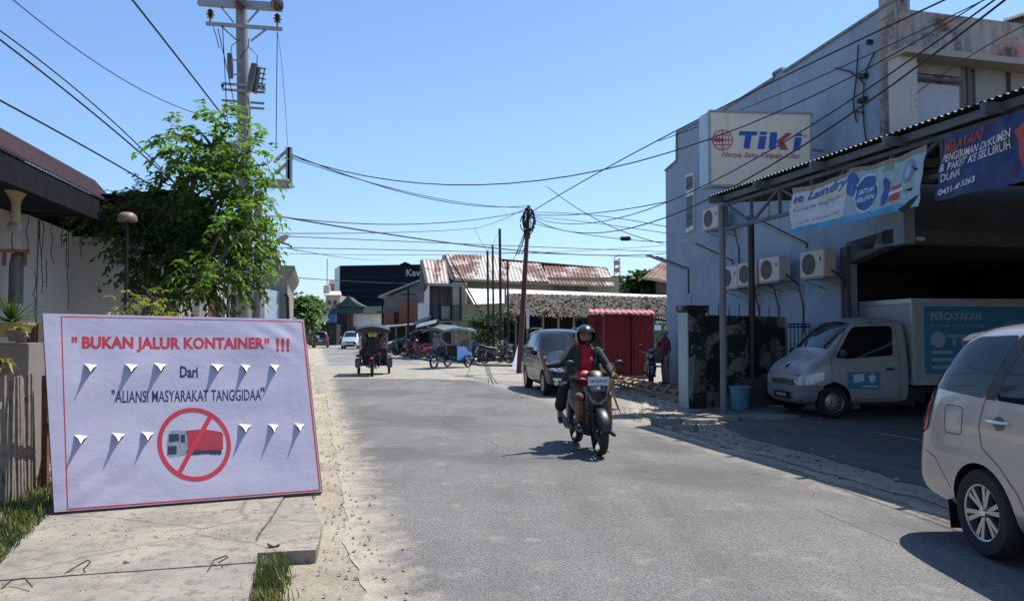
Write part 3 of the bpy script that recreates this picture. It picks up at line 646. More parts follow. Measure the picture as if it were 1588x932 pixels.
# ---- big utility pole
pg = mat('pole_concrete', (.24, .23, .23), .85, var=.12, scale=8, bump=.2)
Yp = 17.4; b0 = P(376, 620, Yp); bx = Vector((b0.x, Yp, 0))
po = thing('utility_pole', 'tall grey concrete utility pole with crossarms and transformer platform', 'pole', bx)
zt = P(374, -2, Yp).z; q = MB(); q.tube([bx + UP * 0, bx + UP * 5, Vector((P(374, 0, Yp).x, Yp, zt))], [.175, .16, .125], 14); q.build('shaft', pg, po, world=True, smooth=True)
def arm(x0, y0, x1, y1, w, m=darkm, nm='crossarm', dY=0): q = MB(); q.bar(P(x0, y0, Yp + dY), P(x1, y1, Yp + dY), w * .8, w); return q.build(nm, m, po, world=True)
a = arm(308, 3, 438, 12, .17, galv, dY=-.2); arm(320, 37, 438, 46, .08, galv, dY=-.17)
arm(345, 130, 411, 135, .05, galv, dY=-.2); arm(345, 139, 411, 144, .05, galv, dY=-.2); arm(344, 156, 410, 161, .05, galv, dY=.2); arm(344, 165, 410, 169, .05, galv, dY=.2)
for a in ((340, 8, 362, 35), (403, 14, 384, 35), (343, 41, 366, 62), (413, 46, 389, 64)): q = MB(); pb(q, *a, Yp - .15, .035); q.build('brace', galv, po, world=True)
ins = mat('insulator', (.07, .03, .02), .2, coat=1)
def insulator(p, k=1.0, up=UP):
    q = MB(); M = Matrix.Translation(p) @ up.to_track_quat('Z', 'Y').to_matrix().to_4x4()
    q.lathe([(.02 * k, -.14 * k), (.02 * k, -.04 * k), (.08 * k, -.03 * k), (.04 * k, .02 * k), (.10 * k, .04 * k), (.045 * k, .09 * k), (.08 * k, .11 * k), (.03 * k, .17 * k), (0, .18 * k)], 12, M); q.build('insulator', ins, po, world=True, smooth=True)
for px, py in ((326, 26), (430, 33), (345, 135), (408, 139), (386, 137)): insulator(P(px, py, Yp - .17), 1.0 if py < 60 else .5)
insulator(P(372, 7, Yp - .3), 1.5, Vector((0, -1, 0))); insulator(P(431, 9, Yp - .3), 1.5, Vector((0, -1, 0)))
for a in ((356, 84, 358, 122, .07), (395, 100, 388, 143, .10), (402, 106, 396, 146, .05)):
    q = MB(); q.tube([P(a[0], a[1], Yp - .35), P((a[0] + a[2]) / 2, (a[1] + a[3]) / 2, Yp - .35), P(a[2], a[3], Yp - .35)], [a[4] * .8, a[4], a[4] * .8], 10); q.build('fuse_cutout', ins, po, world=True, smooth=True)
for k in range(5): q = MB(); pb(q, 396, 104 + k * 8, 412, 108 + k * 8, Yp - .3, .03); q.build('fuse_bracket', galv, po, world=True)
q = MB(); pb(q, 411, 106, 404, 140, Yp - .3, .03); pb(q, 358, 92, 372, 96, Yp - .3, .025); pb(q, 358, 116, 372, 116, Yp - .3, .025); q.build('fuse_frame', galv, po, world=True)
q = MB(); q.box(P(362, 250, Yp - .1), (.42, .4, .75)); 
for k in range(7): q.box(P(354 + k * 2.7, 250, Yp - .34), (.012, .1, .6))
q.build('transformer', mat('transformer_grey', (.22, .23, .24), .6, .2), po, world=True, bevel=.01)
q = MB()
for a in ((400, 289, 449, 291), (400, 279, 449, 281), (447, 229, 447, 292), (450, 229, 450, 292), (427, 250, 447, 232), (427, 270, 447, 252)): pb(q, *a, Yp, .09 if a[0] > 440 else .06); 
pb(q, 400, 285, 449, 287, Yp + .8, .1); q.box(P(425, 285, Yp + .4), (.75, .8, .05)); q.build('platform', galv, po, world=True)
q = MB()
for x0, y0, x1, y1, bow in ((338, 45, 364, 165, 0), (345, 40, 352, 180, 0), (430, 50, 428, 232, 0), (386, 60, 372, 90, 6), (398, 105, 384, 72, 8), (372, 170, 366, 186, 0), (384, 150, 386, 200, 3), (358, 85, 372, 62, -6), (382, 165, 384, 210, 2), (330, 40, 340, 75, 0)):
    a = P(x0, y0, Yp - .25); b_ = P(x1, y1, Yp - .25); q.tube([a, a.lerp(b_, .5) + Vector((bow * .015, 0, .03)), b_], .010, 4)
q.build('drop_wire', cable, po, world=True)
# thinner pole behind with street lamp
po2 = thing('lamp_pole', 'slim grey pole carrying a street lamp behind the leafy tree', 'pole', Vector((P(402, 400, 21).x, 21, 0)))
q = MB(); q.tube([Vector((P(402, 400, 21).x, 21, 0)), P(401, 300, 21)], [.13, .11], 10); q.build('shaft', pg, po2, world=True, smooth=True)
q = MB(); q.tube([P(404, 400, 20.9), P(418, 392, 20.8), P(430, 378, 20.6)], .03, 8); q.build('lamp_arm', galv, po2, world=True, smooth=True)
q = MB(); a = P(428, 378, 20.6); b_ = P(446, 364, 20.4); q.tube([a, a.lerp(b_, .3), a.lerp(b_, .8), b_], [(.04, .03), (.13, .08), (.12, .06), (.03, .02)], 12); q.build('lamp_head', mat('lamp_grey', .38, .4), po2, world=True, smooth=True)
q = MB(); 
for a in ((412, 340, 412, 405), (418, 342, 418, 396), (405, 345, 418, 345), (420, 357, 430, 359), (405, 362, 424, 362), (405, 380, 424, 381)): pb(q, *a, 20.8, .05)
q.build('bracket', darkm, po2, world=True)
# ================= BANNER
bL, bR = G(85, 795, .11), G(498, 763, .11); tL_, tR_ = P(67, 488, 7.02), P(470, 497, 7.86)
AC = (bR - bL); UPV = (tL_ - bL); BN = AC.cross(UPV).normalized()
if BN.y > 0: BN = -BN
vin = MB_('banner_vinyl'); 
f = vin.noise(1.2, 3); vin.col(vin.ramp(f, [(.3, (.445, .42, .53)), (.7, (.48, .455, .57))])); vin.set(.42, spec=.45)
wv = vin.noise(1.6, 5, .55, co=vin.map((1, 1, 2.2), (0, .5, 0)), dist=1.2); vin.bump(wv, .16, .03); vin.bump(vin.noise(9, 3, .5, dist=.8), .12, .02); vinyl = vin.m
flaps = [(141, 572), (204, 572), (249, 571), (337, 572), (381, 573), (426, 573), (126, 682), (184, 679), (229, 677), (380, 665), (424, 665), (464, 664)]
def B(u, v, off=0.0):                   # u left->right, v bottom->top
    p = bL.lerp(bR, u).lerp(tL_.lerp(tR_, u), v)
    e = min(1, min(u, 1 - u, v, 1 - v) * 9)
    d = .011 * nz1(u * 5, v * 4, 3) + .006 * sin(u * 9 - v * 14) * nz1(u * 3, v * 3, 7) + .018 * sin(pi * u) * sin(pi * v) * -1
    d += .010 * max(0, 1 - (u + v) / .5) * sin((u - v) * 46) + .008 * max(0, 1 - (1 - u + 1 - v) / .4) * sin((u - (1 - v)) * 50)
    return p + BN * (d * e + off + .03)
def uv_of(px, py):                      # invert by iteration
    u, v = .5, .5
    for _ in range(30):
        p = B(u, v); r0 = ray(px, py); t = (p - CAM).dot(BN) / r0.dot(BN); hp = CAM + r0 * t; d = hp - p
        A = (bR - bL).lerp(tR_ - tL_, v); V = (tL_ - bL).lerp(tR_ - bR, u); aa, av, vv = A.dot(A), A.dot(V), V.dot(V); da, dv = d.dot(A), d.dot(V); D = aa * vv - av * av
        u += (da * vv - dv * av) / D; v += (dv * aa - da * av) / D
    return u, v
bt = thing('protest_banner', 'large white protest banner on a frame leaning beside the road', 'banner', (bL + bR) / 2)
q = MB(); q.grid(lambda u, v: B(u, v), 150, 110); q.build('sheet', vinyl, bt, world=True, smooth=True)
q = MB(); q.grid(lambda u, v: B(u, v, -.006), 90, 64); q.build('sheet_back', vinyl, bt, world=True, smooth=True)
fr = mat('frame_wood', (.16, .10, .07), .85, var=.3)
for a, b_ in ((B(0, 0, -.05), B(1, 0, -.05)), (B(0, 1, -.05), B(1, 1, -.05)), (B(.004, 0, -.05), B(.004, 1, -.05)), (B(.996, 0, -.05), B(.996, 1, -.05)), (B(.5, 0, -.05), B(.5, 1, -.05))):
    q = MB(); q.bar(a, b_, .04, .04); q.build('frame_bar', fr, bt, world=True)
for u in (.06, .94): q = MB(); a = B(u, .8, -.08); q.bar(a, Vector((a.x - .75 * (1 if u < .5 else .6), a.y + .9, .05)), .04, .04); q.build('prop_stick', fr, bt, world=True)
redp = mat('print_red', (.50, .035, .05), .45, var=.06); navyp = mat('print_navy', (.025, .03, .07), .45, var=.1)
bw = AC.length; bh = UPV.length
def bmap(x, y, off=.001): return B(x, y, off)
def ribbon(pts, w0, name, m, off=.0010):      # strip along uv polyline, width in metres
    q = MB()
    for (u0, v0), (u1, v1) in zip(pts, pts[1:]):
        n = 40; d = Vector(((u1 - u0) * bw, (v1 - v0) * bh)).normalized(); nx, ny = -d.y * w0 / 2 / bw, d.x * w0 / 2 / bh
        q.grid(lambda a, b: B(min(1, max(0, u0 + (u1 - u0) * a + nx * (2 * b - 1))), min(1, max(0, v0 + (v1 - v0) * a + ny * (2 * b - 1))), off), n, 1)
    return q.build(name, m, bt, world=True)
ribbon([(.994, .985), (.064, .984), (.045, .004)], .009, 'border_line', redp); ribbon([(.994, .985), (.994, .008), (.05, .008)], .013, 'border_line', redp)
def btext(txt, x0, y0, x1, y1, h, m, **k):       # baseline-centre line from (x0,y0) to (x1,y1) in photo pixels, height px
    (ua, va), (ub, vb) = uv_of(x0, y0), uv_of(x1, y1); up_ = uv_of((x0 + x1) / 2, (y0 + y1) / 2 - h / 2); dn = uv_of((x0 + x1) / 2, (y0 + y1) / 2 + h / 2); hv = up_[1] - dn[1]
    bm = text_bm(txt, width=1.0, height=1.0, cut=.02, **k)
    def fn(x, y):
        t = x + .5; return B(ua + (ub - ua) * t + (up_[0] - dn[0]) * y, va + (vb - va) * t + hv * y, .0012)
    return bm_obj(bm, 'lettering', m, bt, fn, world=True)
tag(btext('"', 111, 527, 120, 527, 9, redp, bold=.03), 'red opening quotation mark')
tag(btext('BUKAN JALUR KONTAINER', 127, 534, 410, 534.5, 24, redp, bold=.044, space=1.02), 'red headline BUKAN JALUR KONTAINER')
tag(btext('"', 410, 529, 418, 529, 9, redp, bold=.03), 'red closing quotation mark'); tag(btext('!!!', 428, 534.5, 449, 535, 22, redp, bold=.04, space=1.1), 'three red exclamation marks')
btext('Dari', 279, 576.5, 307, 577, 18, navyp, bold=.03)
btext('"', 173, 608, 178, 608, 7, navyp, bold=.02); btext('ALIANSI MASYARAKAT TANGGIDAA', 179, 615, 405, 612, 18, navyp, bold=.010, space=1.0); btext('"', 404, 604, 410, 604, 7, navyp, bold=.02)
# prohibition ring with lorry
uc, vc = uv_of(302, 688); ue, _ = uv_of(358, 687); _, vt = uv_of(302, 632)
ru, rv = (ue - uc), (vt - vc); q = MB()
q.grid(lambda a, b: B(uc + cos(a * 2 * pi) * ru * (.88 + .12 * b), vc + sin(a * 2 * pi) * rv * (.88 + .12 * b), .0022), 96, 3); q.build('ban_ring', redp, bt, world=True)
def pxpoly(pts, name, m, off=.005, cut=True):
    q = MB(); uv = [uv_of(*p) for p in pts]; bm = bmesh.new(); bm.faces.new([bm.verts.new((a, b, 0)) for a, b in uv]); cut_bm(bm, .02)
    return bm_obj(bm, name, m, bt, lambda x, y: B(x, y, off), world=True)
lor = mat('print_grey', (.22, .25, .30), .5, var=.35, scale=30); lorr = mat('print_trailer', (.36, .03, .05), .5, var=.15, scale=20)
pxpoly([(287, 668), (314, 665), (342, 669), (346, 672), (346, 696), (341, 700), (289, 701)], 'trailer_print', lorr, .0009)
pxpoly([(261, 672), (268, 667), (284, 668), (290, 672), (292, 705), (264, 709), (259, 706), (259, 688)], 'cab_print', lor, .0013)
pxpoly([(262, 674), (277, 672), (278, 684), (262, 686)], 'cab_window_print', navyp, .0017); pxpoly([(260, 692), (274, 691), (274, 704), (260, 705)], 'grille_print', navyp, .0017); pxpoly([(280, 674), (287, 674), (287, 686), (280, 686)], 'side_window_print', navyp, .0017)
pxpoly([(290, 699), (342, 697), (341, 702), (290, 706)], 'chassis_print', navyp, .0017)
for x in (293, 301, 309, 328, 334, 340): pxpoly(circ(x, 701, 4, 12), 'wheel_print', navyp, .0020)
pxpoly([(325, 641), (331, 645), (281, 735), (275, 731)], 'ban_slash', redp, .0028)
# vent flaps: V cuts folded forward
fl = mat('sunlit_flap_vinyl', (.74, .73, .76), .5, var=.04); hole = mat('vent_gap', (.015, .015, .02), .9)  # flaps use a lighter copy of the sheet vinyl, sun put into the colour
vt_ = thing  # flaps are parts of the banner
for i, (x, y) in enumerate(flaps):
    k = 1.0 - .018 * (i % 6); hw = 10.5 * k * (.8 if i % 6 > 3 else 1); ht = 13 * k; y -= 7
    (u0, v0), (u1, v1), (u2, v2) = uv_of(x - hw, y - 1), uv_of(x + hw, y + 1), uv_of(x + 1, y + ht * 1.25)
    q = MB(); q.add([B(u0, v0, .0008), B(u1, v1, .0008), B(u2, v2 + (v0 - v2) * .15, .0008)], [(0, 1, 2)]); q.build('vent_hole', hole, bt, world=True)
    a, b_, c = B(u0, v0, .004), B(u1, v1, .004), B(u2, v2, .0); L_ = (c - (a + b_) / 2); tip = (a + b_) / 2 + L_ * 1.0 + BN * (L_.length * .75)
    m1 = (a + b_) / 2 + L_ * .42 + BN * (L_.length * .30)
    e1 = a.lerp(tip, .5).lerp(m1, .3); e2 = b_.lerp(tip, .5).lerp(m1, .3)
    q = MB(); q.add([a, b_, e2, tip, e1, m1], [(0, 1, 5), (1, 2, 5), (2, 3, 5), (3, 4, 5), (4, 0, 5)]); q.build('vent_flap', fl, bt, world=True, smooth=True)
# ================= RIGHT SIDE
TW = 10.8; SF = 12.35; SJ = 13.7
bluew = m_wall('blue_wall', (.27, .335, .415), .45, (.12, .15, .18), .52, mold=((.17, .21, .26), .7, .55, .35), peel=((.20, .27, .35), .7, .62))
old_fac = m_wall('weathered_facade', (.40, .35, .31), .85, (.07, .065, .06), .46, peel=((.50, .25, .18), .9, .56), mold=((.045, .042, .04), 1.7, .50, .85))
dark_shade = mat('dark_interior', (.020, .022, .026), .9, var=.3)  # near black colour stands in for the shade inside garage and stalls
beamc = m_wall('beam_grey', (.11, .12, .13), .5)
h = thing('blue_building', 'large pale blue building with stepped parapet and weathered upper front at the right', 'building', R(16, 12, 0))
def col_at(px, py, t): return PT(px, py, t)
top = [(1394, -2), (1216, 113), (1214, 108), (1200, 116), (1202, 122), (1130, 167), (1050, 207), (1050, 250), (1032, 266)]
pts = [PT(x, y, TW) for x, y in top]; e = pts[-1]; s_end = e.dot(FW); s_right = pts[0].dot(FW)
low = [R(s_end, TW, 0), R(SJ, TW, 0), R(SJ, TW, 3.3), R(s_right, TW, 3.3)]
q = MB(); q.prism(pts + low, RT * .25); q.prism([R(s_end, TW + .25, 0), R(s_end, TW + 7, 0), R(s_end, TW + 7, 5.2), R(s_end, TW + .25, pts[-1].z - .3)], -FW * .25); wl = q.build('wall', bluew, h, world=True)
q = MB(); 
for i in range(len(pts) - 1): q.bar(pts[i] + RT * .11 + UP * .02, pts[i + 1] + RT * .11 + UP * .02, .30, .06)
q.build('parapet_cap', mat('cap_grey', (.20, .22, .24), .9, var=.3), wl, world=True)
# window strip on the wall
a, b_, c_, d = PT(1066, 272, TW), PT(1078, 268, TW), PT(1078, 356, TW), PT(1066, 362, TW)
q = MB(); q.prism([a, b_, c_, d], -RT * .06); wn = q.build('window', mat('sill_white', .55, .5), h, world=True)
def inset(p, k): m_ = sum(p, Vector()) / 4; return [x.lerp(m_, k) for x in p]
for f0, f1 in ((.02, .30), (.33, .98)):
    qd = [a.lerp(d, f0), b_.lerp(c_, f0), b_.lerp(c_, f1), a.lerp(d, f1)]; q = MB(); q.prism([x - RT * .062 for x in inset(qd, .18)], -RT * .01); q.build('pane', carglass, wn, world=True)
# upper facade facing the camera
def FS(px, py, ds=0): return PS(px, py, SF + ds)
zc = FS(1400, 30).z
q = MB(); q.prism([R(SF + .01, TW + .003, 3.623), R(SF + .01, 19, 3.623), R(SF + .01, 19, 4.6), R(SF + .01, TW + .003, 4.6)], FW * .3); q.build('lintel_wall', mat('lintel_dark', (.075, .08, .085), .9, var=.25, scale=3), h, world=True)
q = MB(); q.prism([R(SF, TW, 4.602), R(SF, 19, 4.602), R(SF, 19, zc + .05), R(SF, TW, zc + .05)], FW * .3); up = q.build('upper_front', old_fac, h, world=True)
z1, z0 = FS(1400, 28).z, FS(1400, 88).z
q = MB(); q.prism([R(SF - .35, TW - .05, z0), R(SF - .35, 19, z0), R(SF - .35, 19, z1), R(SF - .35, TW - .05, z1)], FW * .36); q.build('parapet', old_fac, h, world=True)
q = MB(); q.prism([R(SF - .5, TW - .08, z0 - .12), R(SF - .5, 19, z0 - .12), R(SF - .5, 19, z0 + .003), R(SF - .5, TW - .08, z0 + .003)], FW * .5); q.build('cornice', m_wall('cornice', (.40, .35, .30), .6), h, world=True)
q = MB(); q.prism([R(SF - .3, TW - .02, z1), R(SF - .3, TW + .16, z1), R(SF - .3, TW + .16, 8.4), R(SF - .3, TW - .02, 8.4)], FW * .55); q.build('pier', old_fac, h, world=True)
a = FS(1384, 200, -.3); b_ = FS(1413, 95, -.3); q = MB(); q.prism([R(SF - .3, TW - .04, 4.61), R(SF - .3, TW + .36, 4.61), R(SF - .3, TW + .36, z0 - .121), R(SF - .3, TW - .04, z0 - .121)], FW * .3); q.build('pilaster', m_wall('pilaster', (.52, .48, .42), .5, peel=((.30, .20, .16), 2.5, .6)), h, world=True)
gp = mat('dull_panel', (.26, .24, .22), .6, var=.2, scale=2); lp = m_wall('pale_panel', (.48, .47, .50), .4, peel=((.18, .16, .16), 4, .66))
def fpanel(x0, y0, x1, y1, m, nm, ds=-.06):
    a, b_ = FS(x0, y0, ds), FS(x1, y1, ds); ta, tb = a.dot(RT), b_.dot(RT); q = MB(); q.prism([R(SF + ds, ta, b_.z), R(SF + ds, tb, b_.z), R(SF + ds, tb, a.z), R(SF + ds, ta, a.z)], FW * .05); return q.build(nm, m, h, world=True)
fpanel(1414, 92, 1490, 120, gp, 'upper_panel'); fpanel(1414, 127, 1489, 205, lp, 'pale_board'); fpanel(1500, 96, 1509, 240, beamc, 'mullion', -.12)
fpanel(1512, 98, 1564, 240, gp, 'upper_panel'); fpanel(1567, 98, 1650, 240, gp, 'upper_panel'); fpanel(1410, 121, 1492, 125, beamc, 'ledge', -.14); fpanel(1563, 96, 1567, 240, beamc, 'mullion', -.10)
# garage: beams, ceiling, dark room
q = MB(); q.prism([R(SJ, TW, 3.05), R(SJ, TW, 3.5), R(SF, TW, 3.62), R(SF, TW, 3.34)], RT * .3); q.build('beam', beamc, h, world=True)
q = MB(); q.prism([R(SF, TW, 3.34), R(SF, 19, 3.34), R(SF, 19, 3.62), R(SF, TW, 3.62)], FW * .3); q.build('beam', beamc, h, world=True)
q = MB(); q.prism([R(SF + .3, TW + .3, 3.5), R(SF + .3, 19, 3.5), R(20, 19, 3.5), R(20, TW + .3, 3.5)], UP * .1); q.build('ceiling', dark_shade, h, world=True)
q = MB(); q.prism([R(20, TW + .25, 0), R(20, 19, 0), R(20, 19, 3.5), R(20, TW + .25, 3.5)], FW * .1); q.prism([R(SF, 19, 0), R(20, 19, 0), R(20, 19, 8), R(SF, 19, 8)], RT * .1); q.prism([R(SJ + .02, TW + .252, 0), R(20, TW + .252, 0), R(20, TW + .252, 3.5), R(SJ + .02, TW + .252, 3.5)], RT * .01); q.build('back_wall', dark_shade, h, world=True)
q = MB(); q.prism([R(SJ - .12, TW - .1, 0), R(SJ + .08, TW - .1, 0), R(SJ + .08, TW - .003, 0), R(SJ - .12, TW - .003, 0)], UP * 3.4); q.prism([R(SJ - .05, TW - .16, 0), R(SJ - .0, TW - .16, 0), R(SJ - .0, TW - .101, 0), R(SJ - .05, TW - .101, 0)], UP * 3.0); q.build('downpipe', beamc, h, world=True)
q = MB(); q.box(R(SF - .1, TW + .5, 3.42), (.2, .08, .07), PHI); q.build('camera_lamp', white, h, world=True)
o = thing('corner_roof', 'dark corrugated roof edge peeking in above the weathered parapet at the far right', 'roof', PS(1600, 40, 16)); q = MB(); q.corr(PS(1556, 36, 14), PS(1660, 2, 14), PS(1556, 30, 18), PS(1660, -4, 18), .12, .03, .02); q.build('sheet', mat('roof_dark', (.06, .05, .05), .8), o, world=True)
q = MB(); q.prism([PS(1550, 120, 14.2), PS(1660, 120, 14.2), PS(1660, 2, 14.2), PS(1560, 33, 14.2)], FW * 3); q.build('wall', beamc, o, world=True)
o = thing('yard_light_blocker', 'dark block wall closing the far side of the shaded yard', 'wall', R(5, 15.6, 0)); q = MB(); q.prism([R(-3, 15.6, 0), R(12.3, 15.6, 0), R(12.3, 15.6, 4.5), R(-3, 15.6, 4.5)], RT * .2); q.build('wall', dark_shade, o, world=True)  # added out of view to hold back sky light in the yard
# wall wiring
q = MB(); 
for pl in (((1331, 70), (1328, 120), (1323, 160), (1328, 190)), ((1296, 106), (1318, 112), (1332, 122), (1340, 130), (1338, 165), (1340, 195), (1344, 225)), ((1357, 80), (1345, 105), (1340, 120)), ((1322, 172), (1340, 176))):
    q.tube([PT(x, y, TW - .05) for x, y in pl], .016, 5)
for x, y in ((1336, 119), (1341, 118), (1334, 157), (1340, 154), (1348, 66)): q.box(PT(x, y, TW - .07), (.10, .08, .09), PHI)
tag(q.build('wall_wiring', cable), 'loose black cables and junction boxes fixed on the upper blue wall', 'wiring')
# air conditioner units on the blue wall
acw = mat('ac_casing', (.50, .47, .42), .55, var=.08, scale=4, dirt=((.30, .24, .17), .66, 8)); acg = mat('ac_grille', (.10, .08, .08), .7, var=.3)
def ac(px, py, label, zt=0):
    c = PT(px, py, TW - .42); s = c.dot(FW); z = c.z; M_ = thing('air_conditioner', label, 'air conditioner', R(s, TW - .42, z - .29), PHI + pi / 2, 'air conditioner units on the blue wall')
    # local: x along the wall (forward), y toward the road (left)
    q = MB(); q.box((0, 0, .29), (.82, .30, .56)); q.build('casing', acw, M_, bevel=.015)
    q = MB(); q.lathe([(.225, .154), (.225, .162), (.0, .162)], 22, Matrix.Rotation(-pi / 2, 4, 'X') @ Matrix.Translation((.10, -.29, 0))); g_ = q.build('fan_grille', acg, M_)
    q = MB()
    for k in range(9): q.box((.10, .165, .09 + k * .05), (.46 * sin(pi * (k + .8) / 9.6), .006, .006))
    for k in range(-2, 3): q.box((.10 + k * .085, .168, .29), (.006, .006, .40 - abs(k) * .06))
    q.build('guard', mat('ac_guard', .16, .6), g_)
    q = MB(); q.box((-.30, .155, .38), (.05, .004, .09)); q.build('label_plate', mat('ac_label', (.04, .06, .16), .5), M_)
    q = MB()
    for x in (-.32, .32): q.bar((x, .14, -.015), (x, -.42, -.015), .035, .03); q.bar((x, .10, -.03), (x, -.42, -.22), .02, .02)
    q.box((0, -.02, -.013), (.75, .34, .02)); q.build('bracket', galv, M_)
    q = MB(); q.tube([(-.41, -.02, .15), (-.50, -.1, .05), (-.48, -.3, -.1), (-.5, -.40, -.6), (-.48, -.41, -1.2)], .018, 6); q.build('hose', black, M_, smooth=True)
ac(1268, 410, 'nearest air conditioner unit, mounted right of the other units on the blue wall')
ac(1201, 418, 'second nearest air conditioner unit, right end of the row of three'); ac(1166, 425, 'middle air conditioner unit of the row of three')
ac(1138, 431, 'farthest lower air conditioner unit, left end of the row of three'); ac(1109, 339, 'high air conditioner unit below the sign box and above the others')
# tube lamps on arms
def arml(pts, t, label, dw):
    w0 = PT(*pts[1], TW - .02); tip = PT(*pts[0], t); c = thing('tube_lamp', label, 'lamp', w0, 0, 'tube lamps on arms from the blue wall')
    q = MB(); q.bar(w0 + UP * .05, tip.lerp(w0, .25) + UP * .05, .035, .03); q.bar(w0 + UP * .05, w0 + UP * (.05 - dw), .035, .03); q.build('arm', black, c, world=True)
    q = MB(); q.bar(tip.lerp(w0, .06), tip.lerp(w0, .93), .07, .045); q.build('housing', mat('lamp_casing', (.5, .5, .48), .5), c, world=True); q = MB(); q.tube([tip - UP * .03, tip.lerp(w0, .9) - UP * .03], .022, 8); q.build('tube', mat('tube_glass', .62, .3), c, world=True, smooth=True)
arml(((1001, 394), (1067, 419)), 9.2, 'leftmost tube lamp reaching past the far corner of the blue wall', .75)
arml(((1059, 371), (1136, 407)), 9.3, 'middle tube lamp on its arm below the narrow window', .1); arml(((1160, 336), (1251, 381)), 9.4, 'nearest tube lamp reaching out above the air conditioner units', .1)
# ---- canopy along the road
cp = thing('canopy', 'long corrugated metal canopy on posts sheltering the yard beside the road', 'canopy', R(9, 7.4, 0))
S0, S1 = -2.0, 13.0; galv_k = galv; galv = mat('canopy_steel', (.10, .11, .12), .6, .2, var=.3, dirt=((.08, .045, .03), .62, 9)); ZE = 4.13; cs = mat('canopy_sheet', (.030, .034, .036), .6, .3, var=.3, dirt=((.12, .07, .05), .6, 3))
q = MB(); q.corr(R(S1, 7.22, ZE + .07), R(S0, 7.22, ZE + .07), R(S1, TW - .05, ZE + .34), R(S0, TW - .05, ZE + .34), .10, .014, .006); q.corr(R(12.2, TW - .04, ZE + .34), R(S0, TW - .04, ZE + .34), R(12.2, 15.5, ZE + .5), R(S0, 15.5, ZE + .5), .10, .022, .006); q.build('roof', cs, cp, world=True, smooth=True)  # second sheet and long near run added to keep sun off the yard
q = MB(); q.bar(R(S1, 7.34, ZE - .02), R(S0, 7.34, ZE - .02), .05, .10); q.build('edge_beam', galv, cp, world=True)
q = MB(); q.bar(R(S1 - .2, 7.44, ZE - .12), R(S0, 7.44, ZE - .12), .06, .06); q.bar(R(S1 - .2, 7.44, ZE - .58), R(S0, 7.44, ZE - .58), .06, .06)
s = S1 - .25; k = 0
while s > S0 + .5: q.bar(R(s, 7.44, ZE - .58), R(s, 7.44, ZE - .12), .05, .05); q.bar(R(s, 7.44, ZE - (.58 if k % 2 else .12)), R(s - .85, 7.44, ZE - (.12 if k % 2 else .58)), .04, .04); s -= .85; k += 1
q.build('truss', galv, cp, world=True)
for i in range(8): s = S1 - .3 - i * 1.5; q = MB(); q.bar(R(s, 7.05, ZE - .06), R(s, TW - .1, ZE + .22), .06, .12); q.build('rafter', galv, cp, world=True)
for t in (8.4, 9.4, 10.3): q = MB(); q.bar(R(S1, t, ZE + .02 + .08 * (t - 7.2)), R(S0, t, ZE + .02 + .08 * (t - 7.2)), .04, .05); q.build('purlin', galv, cp, world=True)
def post(px, t, m, w_, base, lab):
    c = PT(px, 560, t); s = c.dot(FW); q = MB(); q.tube([R(s, t, base), R(s, t, ZE - .1 + .08 * (t - 7.44))], w_, 12); o = q.build('post', m, cp, world=True, smooth=True); tag(o, lab); return s
post(1122, 7.44, mat('grey_post', (.15, .16, .18), .5, .3), .065, 0, 'grey steel post'); sp = post(1167, 9.2, mat('dark_post', (.022, .016, .022), .4, .2), .075, .5, 'near black steel post')
q = MB(); q.box(R(sp, 9.2, .3), (.46, .46, .64), PHI); q.build('post_footing', m_wall('footing', (.085, .08, .08), .6), cp, world=True, bevel=.02)
galv = galv_k
# ---- banners hung from the canopy
def banner_on(name, label, quad, m, amp, parts, seed=2, holes=None, t=7.28):
    A = [PT(x, y, t) for x, y in quad]     # TL TR BR BL
    c = thing(name, label, 'banner', (A[0] + A[1]) / 2); N = (A[1] - A[0]).cross(A[0] - A[3]).normalized()
    if N.y > 0: N = -N
    def fn(u, v, off=0.0):
        p = A[3].lerp(A[2], u).lerp(A[0].lerp(A[1], u), v); return p + N * (amp * (nz1(u * 5, v * 3, seed) + .5 * nz1(u * 13, v * 5, seed + 3)) + off) - UP * .05 * sin(pi * u) * v
    q = MB(); q.grid(fn, 140, 50); sh = q.build('sheet', m, c, world=True, smooth=True); q = MB(); q.grid(lambda u, v: fn(u, v, -.004), 60, 24); q.build('backing', m, c, world=True, smooth=True)
    def shape(pts, mm, nm='print', off=.006, cut=.02): off = off * 1.0; bm = poly_bm(pts, cut); return bm_obj(bm, nm, mm, c, lambda x, y: fn(x, y, off), world=True)
    def txt(s_, u0, v0, u1, v1, hv, mm, off=.009, **k): 
        off = off * 1.1
        bm = text_bm(s_, width=1, height=1, cut=.03, **k); return bm_obj(bm, 'lettering', mm, c, lambda x, y: fn(u0 + (u1 - u0) * (x + .5), v0 + (v1 - v0) * (x + .5) + hv * y, off), world=True)
    parts(shape, txt, c, fn); q = MB()
    for uu in (0, 1): p = fn(uu, 1); q.tube([p, p + UP * .18 + RT * .1], .006, 4)
    return c
lw_ = mat('vinyl_white', (.50, .52, .54), .6, var=.15, scale=3, dirt=((.28, .25, .20), .62, 3)); lb = mat('vinyl_sky', (.28, .42, .50), .6, var=.15, scale=2); bl = mat('print_blue', (.03, .10, .32), .55, var=.1); cy = mat('print_cyan', (.05, .28, .50), .55, var=.1)
nvv = mat('vinyl_navy', (.018, .035, .12), .55, var=.2, scale=2); rd_ = mat('print_red_dull', (.38, .06, .05), .55, var=.1); wh = mat('print_white', (.62, .63, .65), .55, var=.05)
